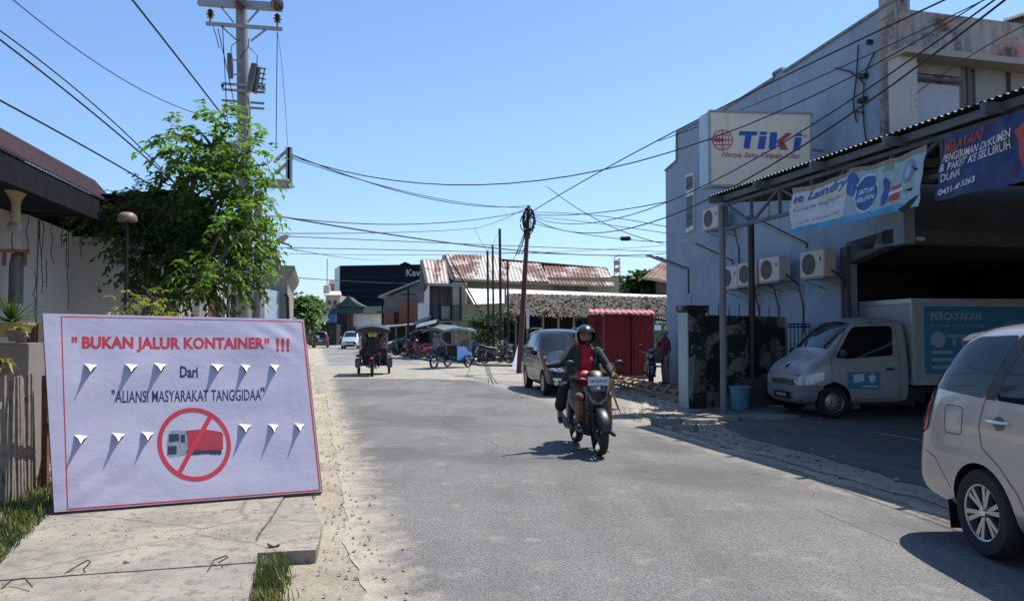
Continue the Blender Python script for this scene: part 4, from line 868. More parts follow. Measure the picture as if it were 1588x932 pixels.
def p1_(shape, txt, c, fn):
    shape([(0, 0), (1, 0), (1, .12), (0, .12)], cy); txt('ne Laundry', .06, .72, 1.0, .80, .26, bl, bold=.02, shear=.2); txt('Lor Yang Ber Yang Tak Ser', .08, .50, .92, .56, .09, bl); txt('JL. Laut No. 34 Lamaning Timur', .12, .20, .95, .24, .06, bl)
    shape([(.0, .88), (1, .93), (1, 1), (0, 1)], mat('vinyl_grubby', (.24, .22, .19), .7, var=.3, scale=6))
banner_on('laundry_banner', 'white and blue laundry banner with torn lower edge, left one under the canopy', [(1229, 292), (1316, 266), (1308, 346), (1224, 364)], lw_, .05, p1_)
def p2_(shape, txt, c, fn):
    shape([(0, 0), (.80, 0), (.80, .12), (0, .12)], cy); shape(circ(.30, .48, .17, 22, .36), wh, off=.006); shape(circ(.30, .48, .155, 22, .33), bl, off=.008)
    txt('SATUAN', .19, .52, .41, .55, .10, wh, off=.011, bold=.03); txt('KILOAN', .19, .37, .41, .40, .10, wh, off=.011, bold=.03)
    shape(circ(.08, .70, .10, 16, .22), bl, off=.006); shape([(.52, .15), (.60, .17), (.60, .58), (.56, .68), (.52, .58)], bl); shape([(.62, .2), (.74, .22), (.74, .5), (.62, .48)], rd_); shape([(.60, .33), (.78, .36), (.78, .42), (.60, .39)], wh, off=.009)
    shape(circ(.83, .66, .10, 18, .20), mat('print_grey2', (.15, .22, .28), .5)); shape(circ(.83, .66, .06, 18, .13), lb, off=.009); shape([(.5, .78), (.62, .80), (.62, .9), (.5, .88)], mat('print_green', (.16, .30, .16), .5))
    shape([(.76, .02), (.93, .16), (.98, .2), (.96, .04), (.86, -.08)], dark_shade, off=.010); shape([(0, .92), (1, .90), (1, 1), (0, 1)], mat('vinyl_grubby', (.24, .22, .19), .7)); shape([(.9, .7), (.97, .62), (.93, .6)], dark_shade, off=.01); shape([(.80, .33), (.90, .36), (.88, .30)], dark_shade, off=.01)
banner_on('laundry_offer_banner', 'sky blue torn laundry banner with round SATUAN KILOAN badge', [(1318, 262), (1437, 224), (1424, 320), (1307, 347)], lb, .06, p2_, 5)
def p3_(shape, txt, c, fn):
    txt('MELAYANI', .03, .79, .36, .88, .18, rd_, bold=.012, shear=.15); txt('PENGIRIMAN DOKUMEN', .02, .64, .62, .72, .12, wh, bold=.012, shear=.2); txt('& PAKET KE SELURUH', .01, .50, .60, .58, .12, wh, bold=.012, shear=.2); txt('DUNIA', .02, .34, .20, .38, .12, wh, bold=.012, shear=.2)
    txt('0431-48 3263', .02, .12, .36, .20, .10, wh, bold=.02); shape([(.64, .72), (.84, 1.0), (.92, 1.0), (.72, .64), (.82, .04), (.76, .03)], rd_); shape([(.73, .64), (.93, 1), (1, 1), (1, .08), (.83, .05)], lw_, off=.008)
    bm = poly_bm(circ(.90, .60, .07, 20, .2), .05); bm_obj(bm, 'globe_mark', rd_, c, lambda x, y: fn(x, y, .013), world=True); shape(circ(.90, .60, .055, 20, .17), lw_, off=.015); shape([(.84, .60), (.96, .66), (.96, .63), (.84, .57)], rd_, off=.017); shape([(.895, .42), (.905, .42), (.905, .78), (.895, .78)], rd_, off=.017)
banner_on('parcel_service_banner', 'navy banner with red corner advertising parcel delivery at the right edge', [(1466, 212), (1650, 135), (1650, 268), (1450, 312)], nvv, .05, p3_, 9)
# ---- TIKI sign box
Ys = 16.15; A = [P(1099, 173, Ys), P(1258, 177, Ys + .05), P(1256, 290, Ys + .05), P(1100, 288, Ys)]
sb = thing('sign_box', 'big cream lightbox sign reading TIKI with side panel in pale blue', 'sign', (A[2] + A[3]) / 2)
cream = m_wall('sign_cream', (.84, .70, .54), .5, (.28, .19, .12), .60); N = (A[1] - A[0]).cross(A[3] - A[0]).normalized(); N = -N if N.y > 0 else N
q = MB(); q.prism([a - N * .01 for a in A], (-.10, .42, 0)); q.build('box', mat('sign_side', (.40, .52, .62), .6), sb, world=True)
q = MB(); q.prism(A, N * .02); fc = q.build('face', cream, sb, world=True)
q = MB()
for i in range(4): q.bar(A[i] + N * .02, A[(i + 1) % 4] + N * .02, .035, .05)
q.build('edging', mat('edging', (.28, .30, .33), .5, .3), sb, world=True)
def SG(px, py, off=.026): r0 = ray(px, py); return CAM + r0 * ((A[0] - CAM).dot(N) / r0.dot(N)) + N * off
def sgpoly(pts, m, nm='logo_shape', off=.026): bm = poly_bm([(x, -y) for x, y in pts]); return bm_obj(bm, nm, m, fc, lambda x, y: SG(x, -y, off), world=True)
bl2 = mat('tiki_blue', (.02, .08, .38), .5); rd2 = mat('tiki_red', (.42, .05, .08), .5)
sgpoly([(1146, 204), (1174, 205), (1173, 211), (1165, 211), (1162, 231), (1152, 231), (1155, 211), (1145, 211)], bl2); sgpoly([(1177, 212), (1188, 212), (1185, 232), (1174, 232)], bl2); sgpoly([(1178, 205), (1189, 205), (1188, 210), (1177, 210)], bl2)
sgpoly([(1194, 206), (1205, 206), (1202, 232), (1191, 232)], bl2); sgpoly([(1219, 207), (1228, 208), (1214, 219), (1222, 233), (1210, 233), (1203, 220)], rd2, off=.028); sgpoly([(1232, 214), (1243, 214), (1239, 234), (1229, 234)], bl2); sgpoly([(1234, 207), (1244, 208), (1243, 212), (1233, 212)], bl2)
for rr, mm, off in ((16, rd2, .026), (14.4, cream, .027)): sgpoly(circ(1120, 218, rr, 28), mm, 'emblem', off)
for a in (([(1104, 217), (1136, 217), (1136, 219), (1104, 219)]), ([(1119, 203), (1121, 203), (1121, 233), (1119, 233)]), ([(1107, 210), (1133, 210), (1133, 211.3), (1107, 211.3)]), ([(1107, 225), (1133, 225), (1133, 226.3), (1107, 226.3)])): sgpoly(a, rd2, 'emblem', .0285)
for k in (5.5, 10.5):
    sgpoly([(1120 + k * cos(i * pi / 12), 218 + 14 * sin(i * pi / 12)) for i in range(24)] , rd2, 'emblem', .0275 if k > 8 else .0281); sgpoly([(1120 + (k - 1.2) * cos(i * pi / 12), 218 + 14 * sin(i * pi / 12)) for i in range(24)], cream, 'emblem', .0278 if k > 8 else .0283)
sgpoly([(1100, 217.5), (1112, 214.5), (1122, 216), (1122, 220), (1112, 221.5)], rd2, 'emblem', .029)
a = SG(1118, 241); b_ = SG(1240, 244); bm_obj(text_bm('Hanya Satu Titipan Kilat', width=(b_ - a).length, height=.15, shear=.35, bold=.012), 'lettering', rd2, fc, plane_map((a + b_) / 2, b_ - a, UP, 0), world=True)
bm_obj(text_bm('®', width=.07), 'lettering', rd2, fc, plane_map(SG(1248, 212), b_ - a, UP, 0), world=True)
q = MB(); q.tube([P(1190, 288, Ys + .2), Vector((P(1190, 288, Ys + .2).x, Ys + .2, 4.1))], .045, 8); q.bar(P(1110, 289, Ys + .15), P(1250, 291, Ys + .15), .08, .05); q.bar(P(1240, 230, Ys + .4), PT(1275, 235, TW), .05, .05); q.bar(P(1240, 280, Ys + .4), PT(1275, 283, TW), .05, .05); q.build('mount', galv, sb, world=True)
# ---- pillar, mossy wall, railing
mossy = m_wall('mossy_wall', (.27, .25, .21), .9, (.022, .025, .018), .40, bump=.4, peel=((.020, .024, .018), 1.6, .47))
pl = thing('gate_pillar', 'mossy blackened gate pillar with one clean pale blue face and flat cap', 'pillar', R(14.95, 7.85, 0))
q = MB(); q.box(R(14.95, 7.88, 1.04), (.42, .42, 2.08), PHI); q.build('shaft', mossy, pl, world=True, bevel=.01)
q = MB(); q.box(R(14.95, 7.655, 1.04), (.02, .43, 2.07), PHI); q.build('painted_face', m_wall('pale_cyan', (.36, .46, .48), .3), pl, world=True)
q = MB(); q.box(R(14.95, 7.88, 2.13), (.52, .52, .12), PHI); q.box(R(14.95, 7.88, 2.05), (.47, .47, .05), PHI); q.build('cap', mossy, pl, world=True, bevel=.01); q = MB(); q.tube([R(14.95, 7.85, 2.15), R(14.95, 7.85, 2.45)], .03, 8); q.build('pipe_stub', galv, pl, world=True)
mw = thing('mossy_yard_wall', 'black stained yard wall with spiked iron rods between the gate pillar and the railing', 'wall', R(15, 9, 0))
q = MB(); q.prism([R(14.95, 8.09, 0), R(14.95, 10.15, 0), R(14.95, 10.15, 1.96), R(14.95, 8.3, 1.99), R(14.95, 8.09, 1.9)], FW * .15); q.build('wall', mossy, mw, world=True)
for i in range(8): a = R(15.02, 8.3 + i * .25, 1.95); q = MB(); q.tube([a, a + UP * (.16 + .06 * (i % 2)), a + UP * .3 + RT * .01], [.012, .012, .002], 6); q.build('spike', black, mw, world=True)
rl = thing('iron_railing', 'black wrought iron railing behind the delivery truck', 'railing', R(14.95, 10.5, 0))
for z in (.1, 1.0, 1.74, 1.8): q = MB(); q.bar(R(14.95, 10.18, z), R(14.95, 11.6 if 0 else 10.78, z), .03, .03); q.build('rail', black, rl, world=True)
for i in range(7): t = 10.19 + i * .097; q = MB(); q.tube([R(14.95, t, 0), R(14.95, t, 1.8)], .011, 6); q.lathe([(.0, -.03), (.03, 0), (0, .03)], 8, Matrix.Translation(R(14.95, t, 1.35))); q.build('bar', black, rl, world=True)
q = MB(); q.bar(R(14.95, 10.17, 0), R(14.95, 10.17, 1.95), .05, .05); q.build('post', steel, rl, world=True)
# bucket and rubble
bk = thing('blue_bucket', 'pale blue plastic bucket standing before the dark canopy post', 'bucket', G(1148, 636), 0)
q = MB(); q.lathe([(.0, 0), (.155, 0), (.165, .04), (.215, .46), (.235, .47), (.235, .50), (.205, .50), (.155, .06), (0, .05)], 26); q.build('pail', mat('bucket_blue', (.10, .25, .33), .4, var=.12), bk, smooth=True)
q = MB(); q.tube([(.225 * cos(a), .225 * sin(a) * 1.0, .46 + .02 * sin(a * 3)) for a in [pi + pi * k / 12 for k in range(13)]], .006, 5); q.build('handle', steel, bk)
r = random.Random(8)
for i, (px, py, sx) in enumerate(((1085, 655, .5), (1115, 652, .6), (1035, 660, .35), (1185, 650, .7), (1060, 668, .3))):
    p = G(px, py, 0); q = MB(); n = 7; q.prism([p + Vector((cos(k * 6.28 / n) * sx * r.uniform(.6, 1), sin(k * 6.28 / n) * sx * .6 * r.uniform(.6, 1), -.02)) for k in range(n)], (.0, .0, .09 + .03 * (i % 3)))
    tag(q.build('concrete_chunk', concrete, bevel=.01), ['flat broken concrete slab under the mossy pillar', 'broken slab piece left of the blue bucket', 'small concrete lump at the grass edge left of the pillar', 'large pale slab right of the blue bucket', 'small chunk in front of the others near the road'][i], 'rubble', 'broken concrete pieces by the gate')
# ---- timber frame on the ground
tf = thing('timber_frame', 'long wooden ladder like frame lying on the ground by the red kiosk', 'timber frame', G(1005, 612), 0)
tm = mat('timber_orange', (.34, .17, .085), .8, var=.3, scale=8)
a0, a1, b0, b1 = G(948, 592, .12), G(1062, 622, .06), G(962, 585, .12), G(1075, 607, .08); a0 = G(950, 595, .10)
for a, b_, nm in ((a0, a1, 'rail'), (b0, b1, 'rail'), (a0.lerp(b0, .45), a1.lerp(b1, .45), 'rail')): q = MB(); q.bar(a, b_, .05, .07); q.build(nm, tm, tf, world=True)
for i in range(9): f = .02 + i * .12; q = MB(); q.bar(a0.lerp(a1, f) + UP * .05, b0.lerp(b1, f) + UP * .05, .06, .035); q.build('rung', tm, tf, world=True)
for f in (.2, .6, .9): q = MB(); p = a0.lerp(a1, f); q.box((p.x, p.y, p.z / 2 - .02), (.2, .2, p.z - .03), .3); q.build('support_block', concrete, tf, world=True)
# folding stand with yellow panels
st = thing('yellow_stand', 'wooden stand with yellow panels seen behind the scooter rider', 'stand', G(945, 636), 0); Ye = G(945, 636).y
q = MB(); q.bar(P(955, 563, Ye), P(944, 633, Ye), .035, .035); q.bar(P(943, 590, Ye + .05), P(960, 636, Ye), .04, .04); q.bar(P(930, 563, Ye), P(957, 564, Ye), .03, .03); q.bar(P(928, 564, Ye), P(926, 634, Ye), .035, .035); q.bar(P(926, 632, Ye), P(963, 636, Ye), .04, .04); q.build('frame', tm, st, world=True)
for y0, y1 in ((566, 578), (586, 604)): q = MB(); q.prism([P(930, y0, Ye + .03), P(953, y0 + .5, Ye + .03), P(951, y1, Ye + .03), P(929, y1, Ye + .03)], (0, .02, 0)); q.build('panel', mat('yellow_panel', (.48, .36, .10), .6), st, world=True)
# ================= MIDDLE AND FAR
def wpoly(t, name, pts, m, off, smooth=False, **k):      # solid from 3D polygon + offset, world coords
    q = MB(); q.prism(pts, off); return q.build(name, m, t, world=True, **k)
def wallpx(t, name, x0, x1, ytop, Y, m, depth=4, ybot=None, x1top=None, ytop1=None):
    a, b_ = P(x0, ytop, Y), P(x1, ytop1 if ytop1 is not None else ytop, Y); zb = 0 if ybot is None else P(x0, ybot, Y).z
    return wpoly(t, name, [Vector((a.x, Y, zb)), Vector((b_.x, Y, zb)), b_, a], m, (0, depth, 0))
rustA = m_rust('rust_sheet_pale', (.50, .46, .41), (.135, .062, .042), .50, .9); rustB = m_rust('rust_sheet_stripes', (.46, .40, .35), (.15, .065, .042), .54, 1.3); rustC = m_rust('rust_sheet_brown', (.36, .20, .13), (.22, .085, .04), .65)
yel = m_wall('pale_yellow_wall', (.40, .36, .24), .4); greyw = m_wall('grey_board_wall', (.16, .16, .17), .5); whites = m_wall('white_sheet', (.72, .74, .75), .15)
Ye1 = 50; Ye2 = 54
h = thing('yellow_house', 'pale yellow house under a long patchwork of rusty metal roofs', 'house', Vector((P(800, 500, Ye1 + .5).x, Ye1 + .5, 0)))
wallpx(h, 'wall', 690, 960, 430, Ye1 + .6, yel, 6)
def roofpx(name, e0, e1, r1, r0, Ya, Yb, m, par=h):
    q = MB(); q.corr(P(*e0, Ya), P(*e1, Ya), P(*r0, Yb), P(*r1, Yb), .25, .03, .06); return q.build(name, m, par, world=True, smooth=True)
roofpx('roof', (706, 432), (784, 435), (777, 397), (690, 394), Ye1 - .6, Ye2, rustA); roofpx('roof', (784, 436), (851, 437), (839, 409), (776, 405), Ye1 - .4, Ye2, rustA); roofpx('roof', (851, 440), (953, 443), (942, 416), (843, 412), Ye1 - .3, Ye2, rustB)
wpoly(h, 'ridge_slope', [P(690, 394, Ye2 + .05), P(940, 415, Ye2 + .05), P(940, 470, Ye2 + 6), P(690, 470, Ye2 + 6)], rustC, (0, 0, -.1))
wpoly(h, 'gable', [P(690, 396, Ye2), P(704, 433, Ye1 - .5), P(700, 450, Ye1 - .5), P(690, 450, Ye2)], mat('dark_gable_wood', (.05, .05, .055), .9), (-.2, 0, 0))  # gable boards in one even dark grey
q = MB(); q.bar(P(704, 434, Ye1 - .7), P(784, 437, Ye1 - .7), .06, .12); q.bar(P(784, 438, Ye1 - .6), P(953, 445, Ye1 - .5), .06, .10); q.build('fascia', mat('fascia_pale', (.34, .30, .26), .8), h, world=True)
wn = wallpx(h, 'window', 788, 808, 448, Ye1 + .55, mat('dark_window', (.02, .025, .03), .3), .1, 456)
q = MB(); pbx = lambda a, Y, w=.06: q.bar(P(a[0], a[1], Y), P(a[2], a[3], Y), w)
pbx((787, 447, 809, 448), Ye1 + .5); pbx((798, 448, 798, 456), Ye1 + .5); q.build('frame', white, wn, world=True)
wallpx(h, 'grey_upper_wall', 858, 912, 447, Ye1 + .45, greyw, .2, 475); 
# balcony house on the left of it
h = thing('balcony_house', 'narrow two storey house with dark balcony and steep rusty striped roof', 'house', Vector((P(690, 500, 49).x, 49, 0)))
roofpx('roof', (664, 441), (697, 440), (691, 403), (655, 402), 47.4, 50.5, rustB, h)
wpoly(h, 'gable', [P(655, 403, 50.5), P(664, 441, 47.4), P(660, 452, 47.4), P(654, 452, 50.5)], mat('dark_gable_wood', (.05, .05, .055), .9), (-.15, 0, 0))
wallpx(h, 'wall', 700, 722, 438, 47.9, yel, 3); wallpx(h, 'back_wall', 666, 705, 442, 50.2, mat('purple_grey', (.13, .11, .13), .8, var=.3), 1); wallpx(h, 'balcony_slab', 666, 716, 497, 47.8, mat('slab_grey', (.28, .26, .24), .8), 2.5, 500)
q = MB(); q.bar(P(662, 441, 47.3), P(718, 443, 47.3), .1, .16); q.build('fascia', mat('fascia_grey', (.24, .25, .27), .8), h, world=True)
for x in (669, 682, 700, 714): q = MB(); pbx((x, 441, x, 497), 47.9, .22 if x < 690 else .12); q.build('column', mat('column_dark', (.035, .03, .035), .8), h, world=True)
for x in (684, 712): q = MB(); pbx((x, 500, x, 560), 48, .25); q.build('ground_column', mat('slab_grey', .3), h, world=True)
q = MB(); pbx((668, 474, 714, 474), 47.7, .06)
for i in range(18): pbx((669 + i * 2.6, 474, 669 + i * 2.6, 497), 47.7, .03)
q.build('railing', black, h, world=True)
wallpx(h, 'white_board', 684, 698, 474, 49.5, whites, .1, 495); wallpx(h, 'white_board', 692, 709, 504, 47, whites, .1, 511); q = MB(); q.prism([P(666, 503, 47.5), P(742, 510, 46.5), P(742, 514, 45), P(666, 508, 46)], (0, 0, .08)); q.build('awning', mat('slate_awning', (.10, .13, .17), .7), h, world=True)
# white lean-to
h = thing('lean_to', 'bright white metal lean-to roof beside the rusty roofed house', 'roof', P(750, 480, 47))
q = MB(); q.corr(P(735, 472, 46), P(782, 470, 46), P(720, 447, 48.5), P(782, 449, 48.5), .2, .02, .03); q.build('sheet', whites, h, world=True, smooth=True); wallpx(h, 'wall', 722, 781, 472, 48, yel, .3); q = MB(); q.bar(P(700, 405, 45.8), P(742, 478, 45.8), .09, .09); q.build('brace_pole', mat('brace_rust', (.10, .05, .04), .8), h, world=True)
# thatched warung
th = MB_('thatch'); f = th.noise(7, 6, .8, co=th.map((1, 1, 2.5))); th.col(th.ramp(f, [(.3, (.085, .075, .062)), (.5, (.135, .12, .095)), (.7, (.20, .175, .14))])); th.set(.95, spec=.1); th.bump(f, .8, .08)
h = thing('thatched_stall', 'long open stall with shaggy grey thatched roof and dark interior', 'stall', Vector((P(900, 500, 42).x, 42, 0)))
q = MB(); r = random.Random(4); e0, e1, r0, r1 = P(784, 486, 41), P(1046, 500, 41), P(786, 455, 45), P(1046, 461, 45)
q.grid(lambda u, v: e0.lerp(e1, u).lerp(r0.lerp(r1, u), v) + UP * (.07 * nz1(u * 60, v * 12) + .05 * nz1(u * 150, v * 30)), 160, 26)
for i in range(1500):
    u, v = r.random(), r.random() ** 1.5; p = e0.lerp(e1, u).lerp(r0.lerp(r1, u), v) + UP * .05; d = (e0 - r0).normalized(); d = (d + Vector((r.gauss(0, .35), 0, r.gauss(0, .2)))).normalized() * r.uniform(.25, .5); s_ = Vector((.05, 0, 0)); q.add([p - s_, p + s_, p + d + s_ * .6, p + d - s_ * .6], [(0, 1, 2, 3)])
q.build('thatch_roof', th.m, h, world=True)
wpoly(h, 'ridge_sheet', [P(785, 461, 44.8), P(1046, 471, 44.8), P(1046, 459, 45.6), P(785, 449, 45.6)], whites, (0, 0, .03))
wpoly(h, 'inner_wall', [Vector((e0.x, 44.5, 0)), Vector((e1.x, 44.5, 0)), P(1046, 478, 44.5), P(784, 466, 44.5)], dark_shade, (0, .2, 0)); q = MB(); q.prism([Vector((e0.x - .1, 41.3, 0)), Vector((e0.x, 41.3, 0)), Vector((e0.x, 44.4, 0)), Vector((e0.x - .1, 44.4, 0))], UP * 2.4); q.build('side_wall', dark_shade, h, world=True)
for x in (788, 800, 818, 842, 866, 890, 1016, 1034): q = MB(); pbx((x, 484, x, 571), 41.2, .12); q.build('post', oldwood, h, world=True)
for a in ((820, 540, 900, 542), (805, 520, 812, 521)): q = MB(); pbx(a, 42.5, .3); q.build('counter', mat('counter_wood', (.06, .05, .045), .8), h, world=True)
wallpx(h, 'sign_board', 1014, 1046, 494, 38.0, mat('stall_sign_green', (.05, .11, .09), .6), .1, 532); 
bmx = text_bm('SATU', width=.7, bold=.03); bm_obj(bmx, 'lettering', wh, h, plane_map(P(1028, 498, 37.9), Vector((1, 0, 0)), UP, .0), world=True)
wallpx(h, 'price_card', 1015, 1025, 504, 37.95, wh, .03, 512); wallpx(h, 'food_picture', 1030, 1040, 505, 37.95, mat('food_orange', (.45, .22, .05), .6, var=.4, scale=9), .03, 512); wallpx(h, 'counter_cloth', 1012, 1046, 540, 37.5, dark_shade, .2, 590)
# red kiosk
Yk = 26.6; redk = mat('red_sheet', (.23, .016, .022), .5, .1, var=.2, scale=1.5)
h = thing('red_kiosk', 'dark red ribbed metal kiosk with pink fringed roof and closed doors', 'kiosk', Vector((P(976, 587, Yk).x, Yk, 0)))
a, b_ = P(938, 487, Yk), P(1012, 489, Yk); q = MB(); q.prism([Vector((a.x, Yk, .12)), Vector((b_.x, Yk, .12)), b_, a], (0, 1.8, 0)); wl = q.build('wall', redk, h, world=True)
q = MB(); n = 12
for i in range(n): x = a.x + (b_.x - a.x) * (i + .5) / n; q.prism([Vector((x - .035, Yk - .002, .14)), Vector((x + .035, Yk - .002, .14)), Vector((x + .018, Yk - .045, .14)), Vector((x - .018, Yk - .045, .14))], UP * (a.z - .2))
q.build('rib', redk, wl, world=True)
for x in (938.5, 979, 1012): q = MB(); p = P(x, 500, Yk - .04); q.prism([Vector((p.x - .03, Yk - .045, .14)), Vector((p.x + .03, Yk - .045, .14)), Vector((p.x + .03, Yk - .005, .14)), Vector((p.x - .03, Yk - .005, .14))], UP * 2.1); q.build('door_edge', mat('red_dark', (.12, .01, .015), .5), h, world=True)
q = MB(); q.box(P(982, 545, Yk - .06), (.04, .05, .14)); q.build('door_handle', black, h, world=True)
q = MB(); q.corr(P(912, 484, Yk - .5), P(1016, 486, Yk - .5), P(914, 479, Yk + 2), P(1012, 481, Yk + 2), .20, .02, .012); q.build('roof', mat('pink_sheet', (.42, .12, .11), .6), h, world=True, smooth=True)
q = MB(); pbx((892, 494, 938, 493), Yk - .7, .07); pbx((1012, 495, 1047, 499), Yk - .5, .07); pbx((905, 494, 905, 585), Yk - .2, .06); pbx((925, 494, 925, 585), Yk + .8, .05); q.build('frame', darkm, h, world=True)
wallpx(h, 'side_panel', 912, 938, 488, Yk + 1.2, redk, .05, 520); wallpx(h, 'base_plinth', 942, 1014, 582, Yk - .05, concrete, 1.6, 590); wallpx(h, 'side_goods', 912, 937, 522, Yk + 1.3, mat('goods_green', (.05, .09, .06), .7, var=.6, scale=9), .3, 575)
# goods right of the kiosk
c = thing('stall_goods', 'dark heap of crates and a small motor cart beside the red kiosk', 'crates', Vector((P(1045, 600, 25).x, 25, 0)))
q = MB(); q.box(P(1052, 560, 25), (.55, .5, .9)); q.build('crate', mat('crate_blue', (.04, .07, .13), .7), c, world=True, bevel=.02); q = MB(); q.box(P(1052, 585, 24.8), (.6, .5, .35)); q.build('lower_crate', mat('crate_dark', (.03, .035, .045), .7), c, world=True, bevel=.02)
for x in (1040, 1047, 1056): q = MB(); q.tube([P(x, 520, 24.6), P(x + 3, 560, 24.5), P(x + 1, 595, 24.6)], .012, 5); q.build('wire_leg', steel, c, world=True)
# grey gable shed left of balcony house
h = thing('gable_shed', 'grey boarded shed with slanting roof edge and rusty sheet shutters', 'shed', Vector((P(625, 540, 61).x, 61, 0)))
a = P(588, 462, 61); b_ = P(658, 434, 61); q = MB(); q.prism([Vector((a.x + .4, 61, 0)), Vector((b_.x, 61, 0)), b_, a + Vector((.4, 0, -.1))], (0, 5, 0)); q.build('wall', greyw, h, world=True)
q = MB(); q.prism([a, b_, b_ + UP * .13, a + UP * .13], (0, -.5, 0)); q.prism([a + UP * .02, b_ + UP * .02, b_ + UP * .12, a + UP * .12], (0, 6, 0)); q.build('roof', mat('shed_roof', (.30, .31, .33), .6), h, world=True)
wallpx(h, 'rusty_shutter', 619, 648, 467, 60.8, rustC, .1, 502); wallpx(h, 'rusty_shutter', 597, 611, 484, 60.7, rustC, .1, 503); wallpx(h, 'white_shutter', 648, 670, 470, 60.6, whites, .1, 496); wallpx(h, 'shadow_bay', 612, 619, 484, 60.8, dark_shade, .1, 503)
q = MB(); q.prism([P(597, 508, 58.5), P(648, 504, 58.5), P(648, 502, 60.5), P(597, 505, 60.5)], UP * .08); q.build('awning', mat('awning_tin', (.26, .26, .27), .6), h, world=True); wallpx(h, 'shop_front', 598, 670, 507, 60.5, dark_shade, .1)
for x in (600, 614, 630, 645): q = MB(); pbx((x, 506, x, 547), 58.8, .12); q.build('post', oldwood, h, world=True)
# umbrellas / tarp over parked cars
for (x0, x1, yt, yb, Y, lab) in ((640, 668, 494, 504, 47, 'faded grey tarpaulin canopy over the parked dark car'), (645, 676, 501, 508, 45, 'small greenish tarpaulin in front of the balcony house')):
    c = thing('tarpaulin', lab, 'tarpaulin', Vector((P(x0, 540, Y).x, Y, 0)), group=None); q = MB(); a, b_ = P(x0, yb, Y), P(x1, yt, Y); q.grid(lambda u, v: a.lerp(Vector((b_.x, Y, b_.z)), u) + Vector((0, 2.2 * v, .25 * sin(pi * v))), 8, 6); q.grid(lambda u, v: a.lerp(Vector((b_.x, Y, b_.z)), u) + Vector((0, 2.2 * v, .25 * sin(pi * v) - .02)), 8, 6); q.build('sheet', mat('tarp' + str(x0), (.16, .19, .20), .7, var=.3), c, world=True, smooth=True)
    for k in (0, 1): q = MB(); p = (a, b_)[k]; q.tube([Vector((p.x, Y, 0)), p], .03, 6); q.build('pole', darkm, c, world=True)
# dark showroom
Yd = 114; h = thing('dark_showroom', 'large flat navy black showroom with white lettering beyond the shed', 'building', Vector((P(600, 500, Yd).x, Yd, 0)))
a, b_ = P(527, 412, Yd), P(720, 409, Yd); q = MB(); q.prism([Vector((a.x, Yd, 3.6)), Vector((b_.x, Yd, 3.6)), b_, a], (0, 14, 0)); q.build('wall', mat('showroom_navy', (.004, .009, .017), .7, var=.2, spec=.1), h, world=True)
c_ = P(519, 412, Yd + 6); q = MB(); q.prism([Vector((a.x - .02, Yd, 0)), a + Vector((-.02, 0, 0)), Vector((c_.x, Yd + 6, a.z)), Vector((c_.x, Yd + 6, 0))], (.05, 0, 0)); q.build('side_wall', mat('showroom_side', (.30, .42, .45), .5), h, world=True)
q = MB(); q.prism([Vector((a.x, Yd + .3, 0)), Vector((b_.x, Yd + .3, 0)), Vector((b_.x, Yd + .3, 3.6)), Vector((a.x, Yd + .3, 3.6))], (0, 12, 0)); q.build('ground_floor', mat('dull_brown', (.08, .06, .06), .7, var=.4), h, world=True)
bm_obj(text_bm('Kawasaki', width=P(684, 420, Yd).x - P(630, 420, Yd).x, bold=.02), 'lettering', mat('far_letter', .28), h, plane_map((P(630, 423, Yd) + P(684, 423, Yd)) / 2, Vector((1, 0, 0)), UP, .05), world=True)
q = MB(); 
for k in range(6): pbx((528, 430 + k * 10, 656, 428 + k * 11), Yd - .05, .03)
q.build('panel_joint', mat('joint', (.02, .03, .045), .4), h, world=True); q = MB(); q.prism([P(618, 411, Yd - .1), P(628, 406, Yd - .1), P(640, 411, Yd - .1)], (0, 2, 0)); q.build('roof_peak', mat('showroom_navy', .02), h, world=True)
# green roofed pavilion
h = thing('green_pavilion', 'low pavilion with dark green flared roof and pointed crest before the showroom', 'pavilion', Vector((P(550, 540, 96).x, 96, 0)))
grn = mat('green_roof', (.035, .075, .06), .7, var=.3)
q = MB(); q.prism([P(497, 487, 96), P(608, 484, 96), P(608, 474, 96.5), P(506, 478, 96.5)], (0, 5, 0)); q.build('roof', grn, h, world=True)
q = MB()
for s_ in (-1, 1):
    pts = [P(540 + s_ * (26 - 26 * (k / 6) ** .6), 476 - 17 * (k / 6) ** 1.3, 96.3) for k in range(7)]; q.tube(pts, .12, 6)
q.prism([P(516, 476, 96.4), P(566, 476, 96.4), P(550, 468, 96.4), P(540, 460, 96.4), P(530, 468, 96.4)], (0, 3, 0)); q.build('crest', grn, h, world=True)
for x in (500, 520, 541, 546, 604): q = MB(); pbx((x, 487, x, 543), 96.5, .28); q.build('column', mat('pav_col', (.10, .06, .06), .8), h, world=True)
wallpx(h, 'back_wall', 505, 546, 487, 98, mat('pav_wall', (.10, .075, .08), .8, var=.4), .3); wallpx(h, 'white_fence_panel', 547, 592, 487, 97.5, whites, .1, 507); wallpx(h, 'dark_fence', 547, 598, 507, 97.3, mat('fence_dark', (.06, .055, .055), .8, var=.5), .1)
